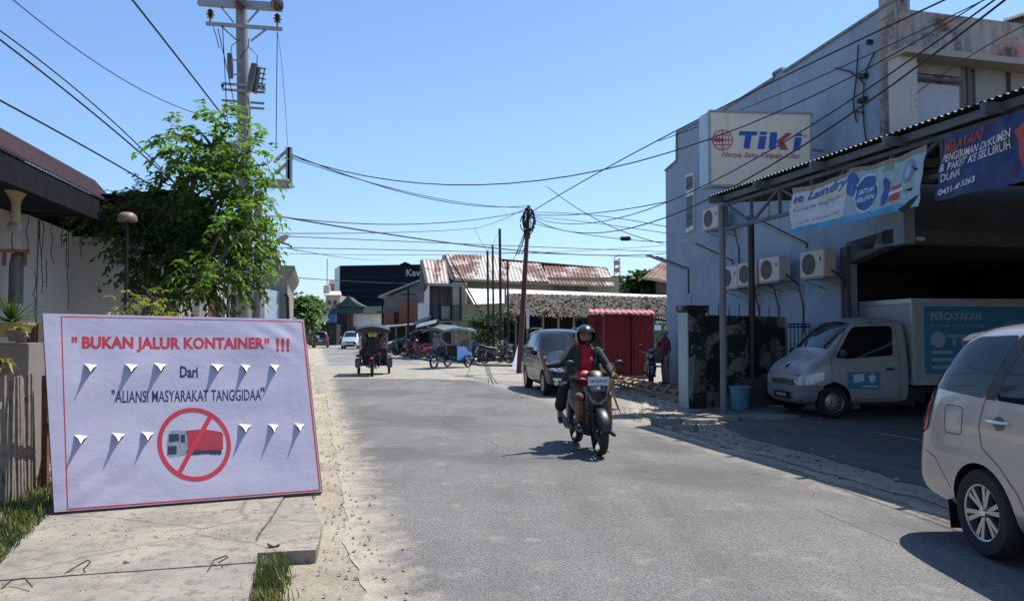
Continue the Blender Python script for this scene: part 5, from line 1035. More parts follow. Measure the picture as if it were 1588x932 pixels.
# far street end: red strip, white/blue signs, small shops
def shop(name, label, x0, x1, yt, Y, m, roofm=None, extra=None):
    h = thing(name, label, name.replace('_', ' ').split()[-1], Vector((P((x0 + x1) / 2, 520, Y).x, Y, 0))); a = wallpx(h, 'wall', x0, x1, yt, Y, m, 5)
    if roofm: q = MB(); q.prism([P(x0 - 3, yt + 1, Y - .6), P(x1 + 3, yt + 1, Y - .6), P(x1 + 1, yt - 5, Y + 2.5), P(x0 - 1, yt - 5, Y + 2.5)], (0, 0, .15)); q.build('roof', roofm, h, world=True)
    for k in range(int((x1 - x0) / 9)):
        x = x0 + 3 + k * 9; w_ = wallpx(h, 'window', x, x + 5, yt + 8, Y - .05, mat('dark_window', .02), .1, yt + 15)
    return h
pale = mat('far_pale', (.48, .44, .42), .8); pinkw = mat('far_pink', (.42, .34, .30), .8, var=.2)
shop('distant_shop', 'low shop with red strip roof at the street end', 452, 490, 494, 115, greyw, mat('red_strip', (.30, .05, .04), .7))
h = shop('white_awning_shop', 'small shop with white and blue fascia sign at the street end', 490, 522, 503, 93, dark_shade); wallpx(h, 'fascia_white', 490, 508, 487, 92.5, white, .3, 499); wallpx(h, 'fascia_blue', 508, 521, 487, 92.5, mat('fascia_blue', (.03, .10, .35), .5), .3, 500)
shop('terraced_house', 'pale stepped house with water tank left of the dark showroom', 505, 527, 458, 108, pinkw, pale); shop('tall_house', 'narrow pale house behind the stepped one', 512, 524, 441, 125, pale, mat('far_roof', (.20, .10, .08), .8))
c = thing('water_tank', 'small cylindrical water tank on the distant house roof', 'tank', P(507, 455, 109)); q = MB(); q.tube([Vector((0, 0, 0)), Vector((0, 0, 1.1))], .5, 12); q.build('drum', pale, c, smooth=True); q = MB(); q.tube([Vector((0, 0, 1.1)), Vector((0, 0, 5))], .05, 6); q.build('mast', darkm, c)
# brick tower, tiled house, antenna tower
h = thing('brick_tower', 'dark brick water tower block with wider cap behind the rusty roofs', 'tower', Vector((P(960, 500, 62).x, 62, 0))); brk = mat('brick_dark', (.12, .07, .06), .9, var=.3, scale=9)
wallpx(h, 'shaft', 954, 968, 433, 62, brk, 2); wallpx(h, 'cap', 949, 973, 428, 61.8, brk, 2.4, 433); wallpx(h, 'annex', 935, 958, 440, 60, brk, 3)
wallpx(h, 'grey_side', 968, 981, 442, 61, mat('annex_grey', (.16, .17, .18), .8), 3)
h = thing('tiled_house', 'small house with brown clay tile roof beside the blue building', 'house', Vector((P(1030, 500, 52).x, 52, 0)))
q = MB(); q.corr(P(998, 430, 51), P(1062, 440, 51), P(1026, 406, 55), P(1062, 408, 55), .35, .05, .05); q.build('roof', m_rust('clay_tiles', (.30, .17, .12), (.10, .06, .05), .5), h, world=True, smooth=True); wallpx(h, 'wall', 1018, 1062, 436, 52, mat('pav_wall', .08), 3); wpoly(h, 'hip', [P(1026, 406, 55), P(998, 430, 51), P(985, 436, 57)], brk, (0, 0, -.1)); q = MB(); pbx((996, 431, 1062, 441), 50.9, .15); q.build('eave_board', mat('eave_cream', (.40, .34, .24), .8), h, world=True)
c = thing('antenna_tower', 'thin red and white lattice mast far beyond the roofs', 'mast', Vector((P(957, 500, 240).x, 240, 0))); q = MB(); rw = MB()
for sx in (-1, 1): q.bar(Vector((P(957 + sx * 5, 500, 240).x, 240, 0)), P(957 + sx * 4, 401, 240), .3)
for k in range(14): z = 8 + k * 1.3; (q if k % 2 else rw).bar(Vector((P(952, 500, 240).x, 240, z)), Vector((P(962, 500, 240).x, 240, z + 1.3)), .25)
q.build('lattice', pale, c, world=True); rw.build('red_braces', mat('mast_red', (.4, .12, .1), .7), c, world=True)
for y in (408, 419): q = MB(); q.box(P(956, y, 239), (1.6, .6, 1.4)); q.build('antenna_panel', mat('mast_grey', (.3, .2, .2), .7), c, world=True)
# trees far
def blob_tree(label, x, yt, yb, w_, Y, m, seed, n=260, lw=.22, ll=.5, name='broadleaf_tree', base_y=None):
    c0 = P(x, (yt + yb) / 2, Y); rz = (P(x, yt, Y).z - P(x, yb, Y).z) / 2; rx = w_ / F * Y / 2; r = random.Random(seed); cl = []
    for k in range(7): cl.append((c0 + Vector((r.uniform(-.6, .6) * rx, r.uniform(-.5, .5) * rx, r.uniform(-.5, .55) * rz)), (rx * .5, rx * .5, rz * .5), n // 7))
    b = Vector((c0.x, Y, 0)); return tree(name, label, 'tree', b, [(b, .22), (b.lerp(c0, .6), .16), (c0, .1)], cl, m, lw, ll, 6, seed, L=ll * 2.4, twig=False, twr=.05, group=None)
leaf_far = leaf_mat('leaf_far', (.055, .105, .025), .35)
blob_tree('bushy bright tree right beside the concrete block at the street end', 462, 450, 500, 30, 70, leaf_far, 31); blob_tree('rounded green tree left of the street end', 482, 461, 497, 26, 92, leaf_far, 32)
blob_tree('spreading green tree nearest the far signs', 470, 468, 500, 40, 84, leaf_far, 33); blob_tree('dark compact tree between the brick tower and the tiled house', 1003, 428, 462, 46, 54, leaf_dk, 34, 420); 
blob_tree('small dark tree peeking over the end of the thatched roof', 1022, 436, 462, 30, 56, leaf_dk, 35, 200)
blob_tree('dark tree behind the long grey house', 40, 420, 500, 300, 40, leaf_dk, 36, 400, .3, .7); blob_tree('distant tree behind the panelled shop', 300, 430, 500, 120, 60, leaf_dk, 37, 300, .3, .7)
# palm clump in front of the stall
c = thing('palm_clump', 'feathery green palm clump beside the poles at the stall corner', 'palm', G(758, 562)); base = G(758, 562); q = MB(); qs = MB(); r = random.Random(12)
for k in range(5): x = r.uniform(-.5, .6); qs.tube([Vector((x, r.uniform(-.2, .2), 0)), Vector((x * 1.3, 0, 1.2)), Vector((x * 1.5, 0, 1.9 + .4 * r.random()))], [.06, .05, .03], 6)
for k in range(95):
    o_ = Vector((r.uniform(-.9, .9), r.uniform(-.4, .4), r.uniform(1.1, 2.7))); a = r.random() * 6.28; e = r.uniform(.2, 1.3); d = Vector((cos(a) * sin(e), sin(a) * sin(e), cos(e)))
    leafspray(q, o_, d, r.uniform(.6, 1.1), 16, .045, .40, r, .7)
qs.build('stems', oldwood, c); q.build('fronds', leaf_mat('palm_green', (.045, .10, .025), .3), c)
# thin poles there
for px, yt, w_, lab in ((756, 389, .06, 'leftmost thin dark pole standing beside the palm'), (764, 381, .055, 'second thin dark pole from the left beside the palm'), (775, 355, .07, 'tallest thin dark pole beside the palm'), (787, 405, .055, 'shortest dark pole at the stall corner')):
    t = P(px, yt, 40); b0 = Vector((P(px + 2, 560, 40).x, 40, 0)); q = MB(); q.tube([b0, t], w_, 8); tag(q.build('thin_pole', mat('pole_black', (.018, .014, .014), .7), smooth=True), lab, 'pole', 'thin dark poles by the palm')
c = thing('rusty_pole', 'leaning rusty steel telephone pole with a tangle of black cable at its top', 'pole', Vector((P(806, 560, 30).x, 30, 0))); Yq = 30
t1, t0 = P(820, 319, Yq), Vector((P(805, 575, Yq).x, 30, 0)); q = MB(); q.tube([t0, t0.lerp(t1, .55), t1], [.115, .10, .065], 12); q.build('shaft', mat('pole_rust', (.10, .04, .035), .7, .2, var=.4, scale=4), c, world=True, smooth=True)
q = MB(); q.box(P(817, 364, Yq - .1), (.26, .26, .32)); q.build('junction_box', mat('pole_rust', .1), c, world=True, bevel=.01)
q = MB(); r = random.Random(6)
for k in range(9):
    cx, cy = 816 + r.uniform(-4, 8), 340 + r.uniform(-3, 8); rx, ry = r.uniform(4, 10), r.uniform(10, 20); ph = r.random() * 6
    q.tube([P(cx + rx * cos(ph + i * .55), cy + ry * sin(ph + i * .55), Yq - .15 + .12 * sin(i + k)) for i in range(12)], .022, 5)
q.build('cable_tangle', cable, c, world=True); q = MB()
for dx in (-6, -2, 3): q.tube([P(818, 350, Yq - .1), P(812 + dx, 380, Yq), P(806 + dx, 395, Yq + .3)], .018, 5)
q.build('drop_cable', cable, c, world=True)
q = MB(); q.prism([P(793, 573, 31.8), P(808, 573, 31.8), P(806, 524, 33)], (0, .05, 0)); tag(q.build('leaning_board', mat('board_lav', (.50, .48, .60), .6)), 'pale lavender triangular board leaning by the rusty pole', 'board')
q = MB(); q.tube([G(788, 563), P(788, 533, G(788, 563).y)], .05, 8); tag(q.build('white_post', white, smooth=True), 'short white post by the parked scooters', 'post')
q = MB(); c0 = P(816, 510, 30.0); q.prism([c0 + Vector((0, -.14, 0)), c0 + Vector((.12, -.14, 0)), c0 + Vector((.12, -.14, .8)), c0 + Vector((0, -.14, .8))], (0, .02, 0)); tag(q.build('pole_notice', wh), 'pale notice strip fixed on the leaning rusty pole', 'notice')
q = MB()
for k in range(4): q.tube([P(752 + k * 2, 566, 37), G(757 + k * 2, 583, .015), G(758 + k * 3 + k % 2 * 4, 595, .015)], .007, 4)
tag(q.build('road_scratches', cable), 'black cable lying across the pale junction concrete', 'cable')
# far small poles
for px, yt, Y, lab in ((487, 468, 85, 'dark street pole among the distant shops'), (490, 478, 88, 'shorter dark pole beside the distant one'), (633, 445, 50, 'dark pole in front of the rusty shutters'), (593, 474, 62, 'thin dark pole by the pavilion')):
    q = MB(); b0 = Vector((P(px, 520, Y).x, Y, 0)); t = P(px, yt, Y); q.tube([b0, t], .08, 7); q.bar(t - UP * .5 - Vector((.5, 0, 0)), t - UP * .5 + Vector((.5, 0, 0)), .08); tag(q.build('street_pole', mat('pole_black', .02), smooth=True), lab, 'pole')
# ================= VEHICLES
def make_body(st, L, extra=1, arches=(), rarch=.36, W=1.7, sub=2):
    """st: stations (x from front, zbot, zbelt, ztop, wbelt, wtop). front of the car at +x"""
    vs = []; fs = []; N = 9
    for x, zb, zl, zt, wb, wt in st:
        half = [(0, zb), (wb * .80, zb), (wb * .975, zb + .07), (wb * 1.0, zb + (zl - zb) * .55), (wb * .985, zl), (wt + (wb - wt) * .45, zl + (zt - zl) * .5), (wt, zt - min(.09, (zt - zl) * .3)), (wt * .82, zt - .012), (0, zt + .02)]
        ring = [(L / 2 - x, y, z) for y, z in half] + [(L / 2 - x, -y, z) for y, z in half[-2:0:-1]]; vs += ring
    n = 2 * N - 2
    for i in range(len(st) - 1):
        for k in range(n): k2 = (k + 1) % n; fs.append((i * n + k, (i + 1) * n + k, (i + 1) * n + k2, i * n + k2))
    fs.append(tuple(range(n))); fs.append(tuple((len(st) - 1) * n + k for k in range(n))[::-1])
    me = bpy.data.meshes.new('b'); me.from_pydata(vs, [], fs); me.update()
    me = evaluated(me, [('SUBSURF', {'levels': sub, 'render_levels': sub})]); bm = bmesh.new(); bm.from_mesh(me); bmesh.ops.recalc_face_normals(bm, faces=bm.faces); bm.to_mesh(me)
    bvh = BVHTree.FromBMesh(bm); bm.free()
    if arches:
        q = MB()
        for ax in arches:
            for sg in (-1, 1): M = Matrix.Translation((ax, sg * (W / 2), .31)) @ Matrix.Rotation(pi / 2, 4, 'X'); q.lathe([(rarch, -.26), (rarch, .26)], 40, M)
        cm = bpy.data.meshes.new('c'); cm.from_pydata([tuple(v) for v in q.v], [], q.f); bm = bmesh.new(); bm.from_mesh(cm); bmesh.ops.recalc_face_normals(bm, faces=bm.faces); bm.to_mesh(cm); bm.free()
        co = bpy.data.objects.new('cut', cm); COL.objects.link(co); me = evaluated(me, [('BOOLEAN', {'object': co, 'operation': 'DIFFERENCE', 'solver': 'EXACT'})]); bpy.data.objects.remove(co)
    return me, bvh
def split_arch(me, arches, rarch, W, paintm, par):
    me.materials.clear(); me.materials.append(paintm); me.materials.append(black)
    for p in me.polygons:
        c = p.center; ins_ = any((c.x - ax) ** 2 + (c.z - .31) ** 2 < (rarch + .004) ** 2 for ax in arches) and abs(c.y) < W / 2 - .004 and c.z > .05 and abs(c.y) > W / 2 - .30
        edge = any(abs(sqrt((c.x - ax) ** 2 + (c.z - .31) ** 2) - rarch) < .006 for ax in arches)
        p.material_index = 1 if (ins_ and (edge or abs(p.normal.y) > .9)) else 0
    me.polygons.foreach_set('use_smooth', [True] * len(me.polygons)); me.update(); me.set_sharp_from_angle(angle=radians(42))
    o = bpy.data.objects.new('body', me); COL.objects.link(o); o.parent = par; return o
def patch(bvh, pts, axis, sgn, name, m, par, off=.005, cut=.07, r=.0):
    bm = poly_bm(rpoly(pts, r) if r else pts, cut); return bm_obj(bm, name, m, par, proj(bvh, axis, sgn, off), smooth=True)
def line(bvh, pts, axis, sgn, name, m, par, w=.006, off=.003):       # a seam or a trim strip
    fn = proj(bvh, axis, sgn, off); q = MB(); P_ = []
    for a, b_ in zip(pts, pts[1:]):
        n = max(2, int((Vector(b_) - Vector(a)).length / .06)); P_ += [Vector(a).lerp(Vector(b_), k / n) for k in range(n)]
    P_.append(Vector(pts[-1])); vs = []
    for i, p in enumerate(P_):
        d = (P_[min(i + 1, len(P_) - 1)] - P_[max(0, i - 1)]).normalized(); nn = Vector((-d.y, d.x)) * w / 2; vs += [fn(*(p + nn)), fn(*(p - nn))]
    q.add(vs, [(2 * i, 2 * i + 1, 2 * i + 3, 2 * i + 2) for i in range(len(P_) - 1)]); return q.build(name, m, par)
def wheel(par, x, y, sgn, R_, w_, rimm, spokes=6, style='alloy', name='wheel'):
    M = Matrix.Translation((x, y, R_)) @ Matrix.Rotation(-pi / 2 * sgn, 4, 'X'); rr = R_ * .64; q = MB()
    q.lathe([(rr, -w_ / 2), (R_ * .90, -w_ / 2), (R_ * .985, -w_ * .36), (R_, -w_ * .2), (R_, w_ * .2), (R_ * .985, w_ * .36), (R_ * .91, w_ / 2), (R_ * .72, w_ / 2 * 1.0), (rr, w_ * .44)], 40, M, False); t = q.build(name, rubber, par, smooth=True)
    q = MB(); q.lathe([(rr * 1.0, w_ * .43), (rr * .99, w_ * .47), (rr * .93, w_ * .44), (rr * .90, w_ * .1)], 40, M, False); q.build('rim', rimm, t, smooth=True)
    q = MB(); q.lathe([(rr * .92, -w_ * .2), (rr * .9, -w_ * .05), (0, -w_ * .05)], 24, M); q.build('brake_disc', darkm, t)
    if style == 'alloy':
        for k in range(spokes):
            q = MB(); a = 2 * pi * k / spokes + .3
            for da in (-.14, .14):
                p0 = Vector((cos(a + da * .5) * rr * .12, sin(a + da * .5) * rr * .12, w_ * .36)); p1 = Vector((cos(a + da * 1.15) * rr * .96, sin(a + da * 1.15) * rr * .96, w_ * .42)); d = (p1 - p0).normalized(); s_ = d.cross(UP)
                q.add([M @ v for v in (p0 - s_ * rr * .06, p0 + s_ * rr * .06, p1 + s_ * rr * .085, p1 - s_ * rr * .085, p0 - s_ * rr * .07 - UP * .04, p0 + s_ * rr * .07 - UP * .04, p1 + s_ * rr * .09 - UP * .04, p1 - s_ * rr * .09 - UP * .04)], [(0, 1, 2, 3), (0, 4, 5, 1), (1, 5, 6, 2), (2, 6, 7, 3), (3, 7, 4, 0)])
            q.build('spoke', rimm, t)
    else:
        q = MB(); q.lathe([(rr * .9, w_ * .1), (rr * .8, w_ * .25), (rr * .45, w_ * .34), (rr * .42, w_ * .22), (0, w_ * .22)], 28, M); q.build('steel_disc', rimm, t, smooth=True)
        q = MB()
        for k in range(8): a = k * pi / 4; q.lathe([(rr * .07, w_ * .30), (rr * .07, w_ * .345), (0, w_ * .345)], 8, M @ Matrix.Translation((cos(a) * rr * .66, sin(a) * rr * .66, 0)))
        q.build('rim_hole', black, t)
    q = MB(); q.lathe([(rr * .17, w_ * .3), (rr * .17, w_ * .45), (rr * .12, w_ * .48), (0, w_ * .48)], 18, M); q.build('hub_cap', chrome if style == 'alloy' else rimm, t, smooth=True)
    return t
def plate(par, c, X, txt, w_=.42, h=.13, bgm=None):
    q = MB(); X = Vector(X); Y = X.cross(UP); q.box(c, (w_, .012, h), ax=(X, Y, UP)); p = q.build('number_plate', bgm or wh, par)
    bm_obj(text_bm(txt, width=w_ * .85, bold=.02), 'plate_text', black, p, plane_map(Vector(c) , X, UP, .008)); return p
def mirror(par, x, y, z, sgn, m, k=1.0):
    q = MB(); q.sphere((x, y + sgn * .12 * k, z), (.05 * k, .10 * k, .075 * k), 14, 10); q.bar((x, y, z - .04), (x, y + sgn * .08, z - .02), .03, .02); mm = q.build('side_mirror', m, par, smooth=True)
    q = MB(); q.sphere((x - .035 * k, y + sgn * .12 * k, z), (.02, .085 * k, .06 * k), 12, 8); q.build('mirror_glass', carglass, mm, smooth=True)
# ---- silver MPV at the right edge
L = 4.15; W = 1.66; XR = .12
ST = [(0, .32, .52, .60, .60, .50), (.05, .24, .60, .76, .72, .62), (.35, .20, .72, .90, .80, .70), (.95, .19, .86, 1.00, .825, .70), (1.15, .19, .96, 1.12, .83, .66), (1.75, .19, 1.06, 1.54, .83, .64), (2.1, .19, 1.08, 1.67, .83, .645), (2.8, .19, 1.10, 1.71, .83, .65), (3.4, .20, 1.11, 1.695, .83, .645), (3.86, .22, 1.11, 1.665, .83, .635), (4.03, .24, 1.08, 1.44, .825, .64), (4.16, .25, .93, 1.10, .815, .70), (4.24, .27, .64, .84, .80, .74), (4.27, .34, .56, .70, .76, .68)]
def mpv(name, label, loc, rz, pm, glass=carglass, stretch=1.0, rear_fine=True, group=None, sub=2, plate_txt='DM 1286 BA', W=W, drl=False, rimm=rim_m):
    t = thing(name, label, 'car', loc, rz, group); ar = (L / 2 - .78, L / 2 - 3.43); me, bv = make_body(ST, L, arches=ar, rarch=.355, W=W, sub=sub); body = split_arch(me, ar, .355, W, pm, t)
    seam = mat('seam_dark', .03, .6); X = lambda x: L / 2 - x
    for sg in (-1, 1):
        # windows (x from front)
        q_ = [(X(1.38), 1.12), (X(1.98), 1.54), (X(2.10), 1.57), (X(2.10), 1.10), (X(1.6), 1.09)]; patch(bv, [(x, z) for x, z in q_], 'y', sg, 'side_window', glass, t, .006, r=.03)
        patch(bv, [(X(2.17), 1.57), (X(3.06), 1.585), (X(3.25), 1.13), (X(2.17), 1.11)], 'y', sg, 'side_window', glass, t, .006, r=.04)
        patch(bv, [(X(3.19), 1.585), (X(3.66), 1.57), (X(3.82), 1.50), (X(4.03), 1.20), (X(4.00), 1.165), (X(3.38), 1.13)], 'y', sg, 'rear_side_window', glass, t, .006, r=.05)
        patch(bv, [(X(3.07), 1.585), (X(3.18), 1.585), (X(3.37), 1.13), (X(3.26), 1.13)], 'y', sg, 'pillar_trim', black, t, .005)
        line(bv, [(X(1.20), .34), (X(1.20), .98), (X(1.9), 1.56), (X(2.13), 1.57), (X(2.13), .32), (X(1.2), .30)], 'y', sg, 'door_seam', seam, t); line(bv, [(X(2.14), .32), (X(2.14), 1.60), (X(3.12), 1.62), (X(3.37), 1.12), (X(3.42), .92), (X(3.38), .78), (X(3.20), .68), (X(3.02), .52), (X(2.92), .32), (X(2.14), .30)], 'y', sg, 'door_seam', seam, t)
        line(bv, rpoly([(X(3.62), .84), (X(3.84), .84), (X(3.84), 1.05), (X(3.62), 1.05)], .04) + [(X(3.62), .88)], 'y', sg, 'fuel_door', seam, t) if sg < 0 else None
        line(bv, [(X(3.80), .42), (X(3.98), .62), (X(4.12), .66)], 'y', sg, 'bumper_seam', seam, t, .005)
        for hx in (2.04, 3.20):
            q = MB(); fn = proj(bv, 'y', sg, .03); q.tube([fn(X(hx) + .11, .985) - Vector((0, .02 * sg, 0)), fn(X(hx) + .08, .985), fn(X(hx) - .08, .985), fn(X(hx) - .11, .985) - Vector((0, .02 * sg, 0))], [.012, (.019, .012), (.019, .012), .012], 10); hd = q.build('door_handle', chrome, t, smooth=True)
            patch(bv, circ(X(hx), .975, .062, 20, .05), 'y', sg, 'handle_recess', mat('recess', .12, .4), t, .003)
        mirror(t, X(1.42), sg * .80, 1.08, sg, pm)
        # lamps
        patch(bv, [(X(4.02), 1.29), (X(4.10), 1.26), (X(4.18), 1.06), (X(4.25), .90), (X(4.26), .76), (X(4.08), .84), (X(4.03), 1.04)], 'y', sg, 'tail_light', redlens, t, .012, r=.03, cut=.04)
        tl = patch(bv, [(sg * .77, .74), (sg * .60, .80), (sg * .64, 1.18), (sg * .72, 1.20)], 'x', -1, 'tail_light', redlens, t, .012, r=.03, cut=.04); patch(bv, [(sg * .70, .78), (sg * .60, .80), (sg * .62, .86), (sg * .71, .84)], 'x', -1, 'indicator', amber, tl, .018)
        hl = patch(bv, [(sg * .74, .66), (sg * .42, .60), (sg * .46, .72), (sg * .70, .84)], 'x', 1, 'headlight', lightlens, t, .012, r=.03, cut=.04); patch(bv, [(X(.02), .64), (X(.05), .76), (X(.42), .86), (X(.38), .74)], 'y', sg, 'headlight', lightlens, t, .010, r=.02)
        patch(bv, circ(sg * .60, .36, .055, 14), 'x', 1, 'fog_lamp', lightlens, t, .012)
        line(bv, [(X(1.0), .24), (X(3.1), .24)], 'y', sg, 'sill_trim', black, t, .07, .006)
        q = MB(); q.prism([(X(3.86), sg * .78, .10), (X(3.86), sg * .60, .10), (X(3.86), sg * .60, .32), (X(3.86), sg * .80, .32)], (.012, 0, 0)); q.build('mud_flap', black, t)
        q = MB(); q.tube([Vector((X(1.9), sg * .62, 1.66)), Vector((X(2.0), sg * .62, 1.72)), Vector((X(3.5), sg * .61, 1.73)), Vector((X(3.65), sg * .61, 1.67))], .014, 8) if drl else None
        if drl: q.build('roof_rail', steel, t, smooth=True); patch(bv, [(sg * .66, .42), (sg * .36, .42), (sg * .36, .47), (sg * .68, .48)], 'x', 1, 'day_lamp', mat('day_lamp', (.8, .82, .55), .3), t, .03)
    patch(bv, [(X(1.17), -.60), (X(1.95), -.54), (X(1.95), .54), (X(1.17), .60)], 'z', 1, 'windscreen', glass, t, .006, r=.05); patch(bv, [(-.56, 1.48), (.56, 1.48), (.60, 1.06), (-.60, 1.06)], 'x', -1, 'rear_window', glass, t, .006, r=.04)
    patch(bv, [(-.38, .58), (.38, .58), (.40, .70), (-.40, .70)], 'x', 1, 'grille', black, t, .012, r=.02); patch(bv, [(-.5, .28), (.5, .28), (.44, .42), (-.44, .42)], 'x', 1, 'lower_grille', black, t, .012, r=.02); line(bv, [(-.40, .64), (.40, .64)], 'x', 1, 'grille_bar', chrome, t, .018, .02)
    line(bv, [(X(.9), -.5), (X(.35), -.45)], 'z', 1, 'bonnet_seam', seam, t); line(bv, [(X(.9), .5), (X(.35), .45)], 'z', 1, 'bonnet_seam', seam, t)
    for yy in (-.3, .25): q = MB(); q.bar(Vector((X(1.16), yy, 1.09)), Vector((X(1.5), yy + .28, 1.33)), .012, .012); q.build('wiper', black, t)
    zs = proj(bv, 'z', 1, 0)
    def spf(u, v, dz): x = 3.66 + .42 * u; y = (v - .5) * 1.08; return Vector((X(x), y * (1 - .06 * u), zs(X(min(x, 3.86)), y).z - .10 * max(0, x - 3.86) + dz * sm(x, 3.66, 3.92) * (1 if abs(v - .5) < .49 else .3)))
    q = MB(); q.grid(lambda u, v: spf(u, v, .030) + UP * .003, 10, 16); q.grid(lambda u, v: spf(u, v, -.02) - UP * .004, 10, 16); q.grid(lambda u, v: spf(1, u, .030).lerp(spf(1, u, -.02), v) + UP * (.003 - .007 * v), 16, 2)
    for vv in (0, 1): q.grid(lambda u, v: spf(u, vv, .030).lerp(spf(u, vv, -.02), v), 10, 1)
    q.build('roof_spoiler', pm, t, smooth=True)
    if drl: line(bv, [(-.70, .80), (-.40, .66), (.40, .66), (.70, .80)], 'x', 1, 'chrome_arc', chrome, t, .03, .03); patch(bv, [(-.66, .50), (.66, .50), (.60, .62), (-.60, .62)], 'x', 1, 'front_grille', black, t, .018)
    plate(t, (X(4.285), 0, .74), (0, -1, 0), plate_txt); plate(t, (X(-.02), 0, .50), (0, 1, 0), plate_txt)
    for ax, nm in ((ar[0], 'f'), (ar[1], 'r')):
        for sg in (-1, 1): wheel(t, ax, sg * (W / 2 - .11), sg, .315, .19, rimm)
    return t
silver = paint('paint_silver', (.47, .445, .415), .4)
ahead = radians(-90 + 1); rw_ = G(1530, 866); dirv = Vector((cos(ahead), sin(ahead), 0)); lft = Vector((-sin(ahead), cos(ahead), 0))
# rear right wheel contact: local (-1.355, -(W/2-.11)+...)
loc = rw_ - dirv * (L / 2 - 3.43) - lft * (-(W / 2 - .05)) + Vector((0, 0, .012))
mpv('silver_van', 'silver people carrier cut off by the right edge of the picture', loc, ahead, silver)
# ---- dark MPV facing the camera
dk = mat('paint_dark_blue', (.004, .006, .011), .3, var=.05, coat=.5, spec=.3)
hd = atan2(-cos(radians(8.5)), sin(radians(8.5))); fl_ = G(843, 613); dv = Vector((cos(hd), sin(hd), 0)); lf = Vector((-sin(hd), cos(hd), 0))
loc = fl_ - dv * (L / 2 - .78) - lf * (-(W / 2 - .05)); loc.z = .004
o = mpv('dark_van', 'dark blue people carrier parked facing the road behind the scooter rider', loc, hd, dk, drl=True, plate_txt='DM 1652 DA'); 
# ---- far silver hatch facing camera, far dark van seen from behind, parked dark car
hd = atan2(-cos(radians(10)), sin(radians(10)) - .05); c0 = G(544, 541.5); o = mpv('far_silver_car', 'pale silver car driving towards the camera far down the road', Vector((c0.x - .3, c0.y + 1.6, .012)), hd, paint('paint_pale', (.55, .58, .56), .5), sub=1)
hd = atan2(cos(radians(12)), -sin(radians(12))); c0 = G(493, 539.5); o = mpv('far_dark_van', 'dark van driving away near the left edge of the far road', Vector((c0.x - .2, c0.y + 2, .012)), hd, paint('paint_charcoal', (.04, .045, .055), .4), sub=1)
hd = pi + .28; c0 = G(640, 551); o = mpv('parked_dark_car', 'dark parked car in the shade before the gable shed', Vector((c0.x, c0.y + 1.2, .12)), hd, paint('paint_black', (.015, .015, .02), .3), sub=1)
hd = atan2(.9, -.3); c0 = G(480, 534); o = mpv('hidden_dark_car', 'dark car half hidden ahead of the far dark van', Vector((c0.x - .5, c0.y + 4, .012)), hd, paint('paint_charcoal', .04), sub=1)
# ---- delivery truck
tw = mat('truck_white', (.35, .345, .335), .35, var=.08, scale=3, coat=.4, dirt=((.24, .22, .19), .62, 2.5)); tg = mat('bumper_grey', (.17, .19, .20), .5, var=.1)
hd = atan2(-.13, -.99); nose = G(1292, 650); dv = Vector((cos(hd), sin(hd), 0)); lf = Vector((-sin(hd), cos(hd), 0))   # truck's left side faces the camera
LT = 2.15; WT = 1.62
tk = thing('delivery_truck', 'white box delivery truck with blue side advert parked in the yard shade', 'truck', (nose - dv * (-.62 + 0) - lf * (WT / 2 - .06)) - dv * 1.24, hd)
# local: x forward; wheel at x=0+.62? -> origin sits under the front axle shifted
tk.location = nose - lf * (WT / 2 - .06) + Vector((0, 0, .02)); XF = .60    # front axle at x=0, nose at +XF
CS = [(0, .34, .52, .60, .62, .55), (.03, .26, .66, .82, .74, .66), (.14, .24, .86, 1.02, .79, .70), (.42, .24, 1.02, 1.16, .81, .70), (.55, .24, 1.04, 1.26, .81, .67), (.95, .24, 1.05, 1.72, .81, .64), (1.2, .24, 1.06, 1.86, .81, .64), (1.6, .24, 1.06, 1.90, .81, .65), (2.0, .24, 1.06, 1.88, .81, .66), (2.12, .26, 1.04, 1.84, .80, .66), (2.15, .34, 1.0, 1.74, .76, .62)]
me, bv0 = make_body(CS, 2 * XF, arches=(0,), rarch=.355, W=WT); body = split_arch(me, (0,), .355, WT, tw, tk)
X = lambda x: XF - x
seam = mat('seam_dark', .03)
for sg in (-1, 1):
    patch(bv0, [(X(.66), 1.12), (X(1.02), 1.62), (X(1.12), 1.70), (X(1.82), 1.72), (X(1.86), 1.66), (X(1.80), 1.16), (X(.9), 1.10)], 'y', sg, 'side_window', carglass, tk, .006, r=.05)
    line(bv0, [(X(.56), .42), (X(.56), 1.08), (X(1.05), 1.76), (X(1.92), 1.79), (X(1.93), .36), (X(.95), .34), (X(.90), .5), (X(.56), .68)], 'y', sg, 'door_seam', seam, tk, .008)
    patch(bv0, [(X(1.64), .885), (X(1.82), .885), (X(1.82), .925), (X(1.64), .925)], 'y', sg, 'door_handle', black, tk, .02, r=.012); patch(bv0, circ(X(1.74), .82, .012, 10), 'y', sg, 'key_hole', black, tk, .006)
    patch(bv0, [(X(.01), .62), (X(.02), .80), (X(.42), .86), (X(.40), .70), (X(.30), .64)], 'y', sg, 'headlight', lightlens, tk, .012, r=.03, cut=.04); patch(bv0, [(sg * .75, .62), (sg * .50, .60), (sg * .54, .74), (sg * .72, .80)], 'x', 1, 'headlight', lightlens, tk, .012, r=.03, cut=.04)
    patch(bv0, [(X(.01), .25), (X(.01), .60), (X(.30), .62), (X(.42), .56), (X(.30), .50), (X(.25), .25)], 'y', sg, 'bumper_corner', tg, tk, .008, r=.02, cut=.04)
    mirror(tk, X(.72), sg * .82, 1.20, sg, black, 1.15)
patch(bv0, [(-.74, .25), (.74, .25), (.74, .58), (.50, .585), (-.50, .585), (-.74, .58)], 'x', 1, 'bumper', tg, tk, .008, r=.02, cut=.05); patch(bv0, [(-.46, .60), (.46, .60), (.42, .70), (-.42, .70)], 'x', 1, 'grille', black, tk, .014, r=.02)
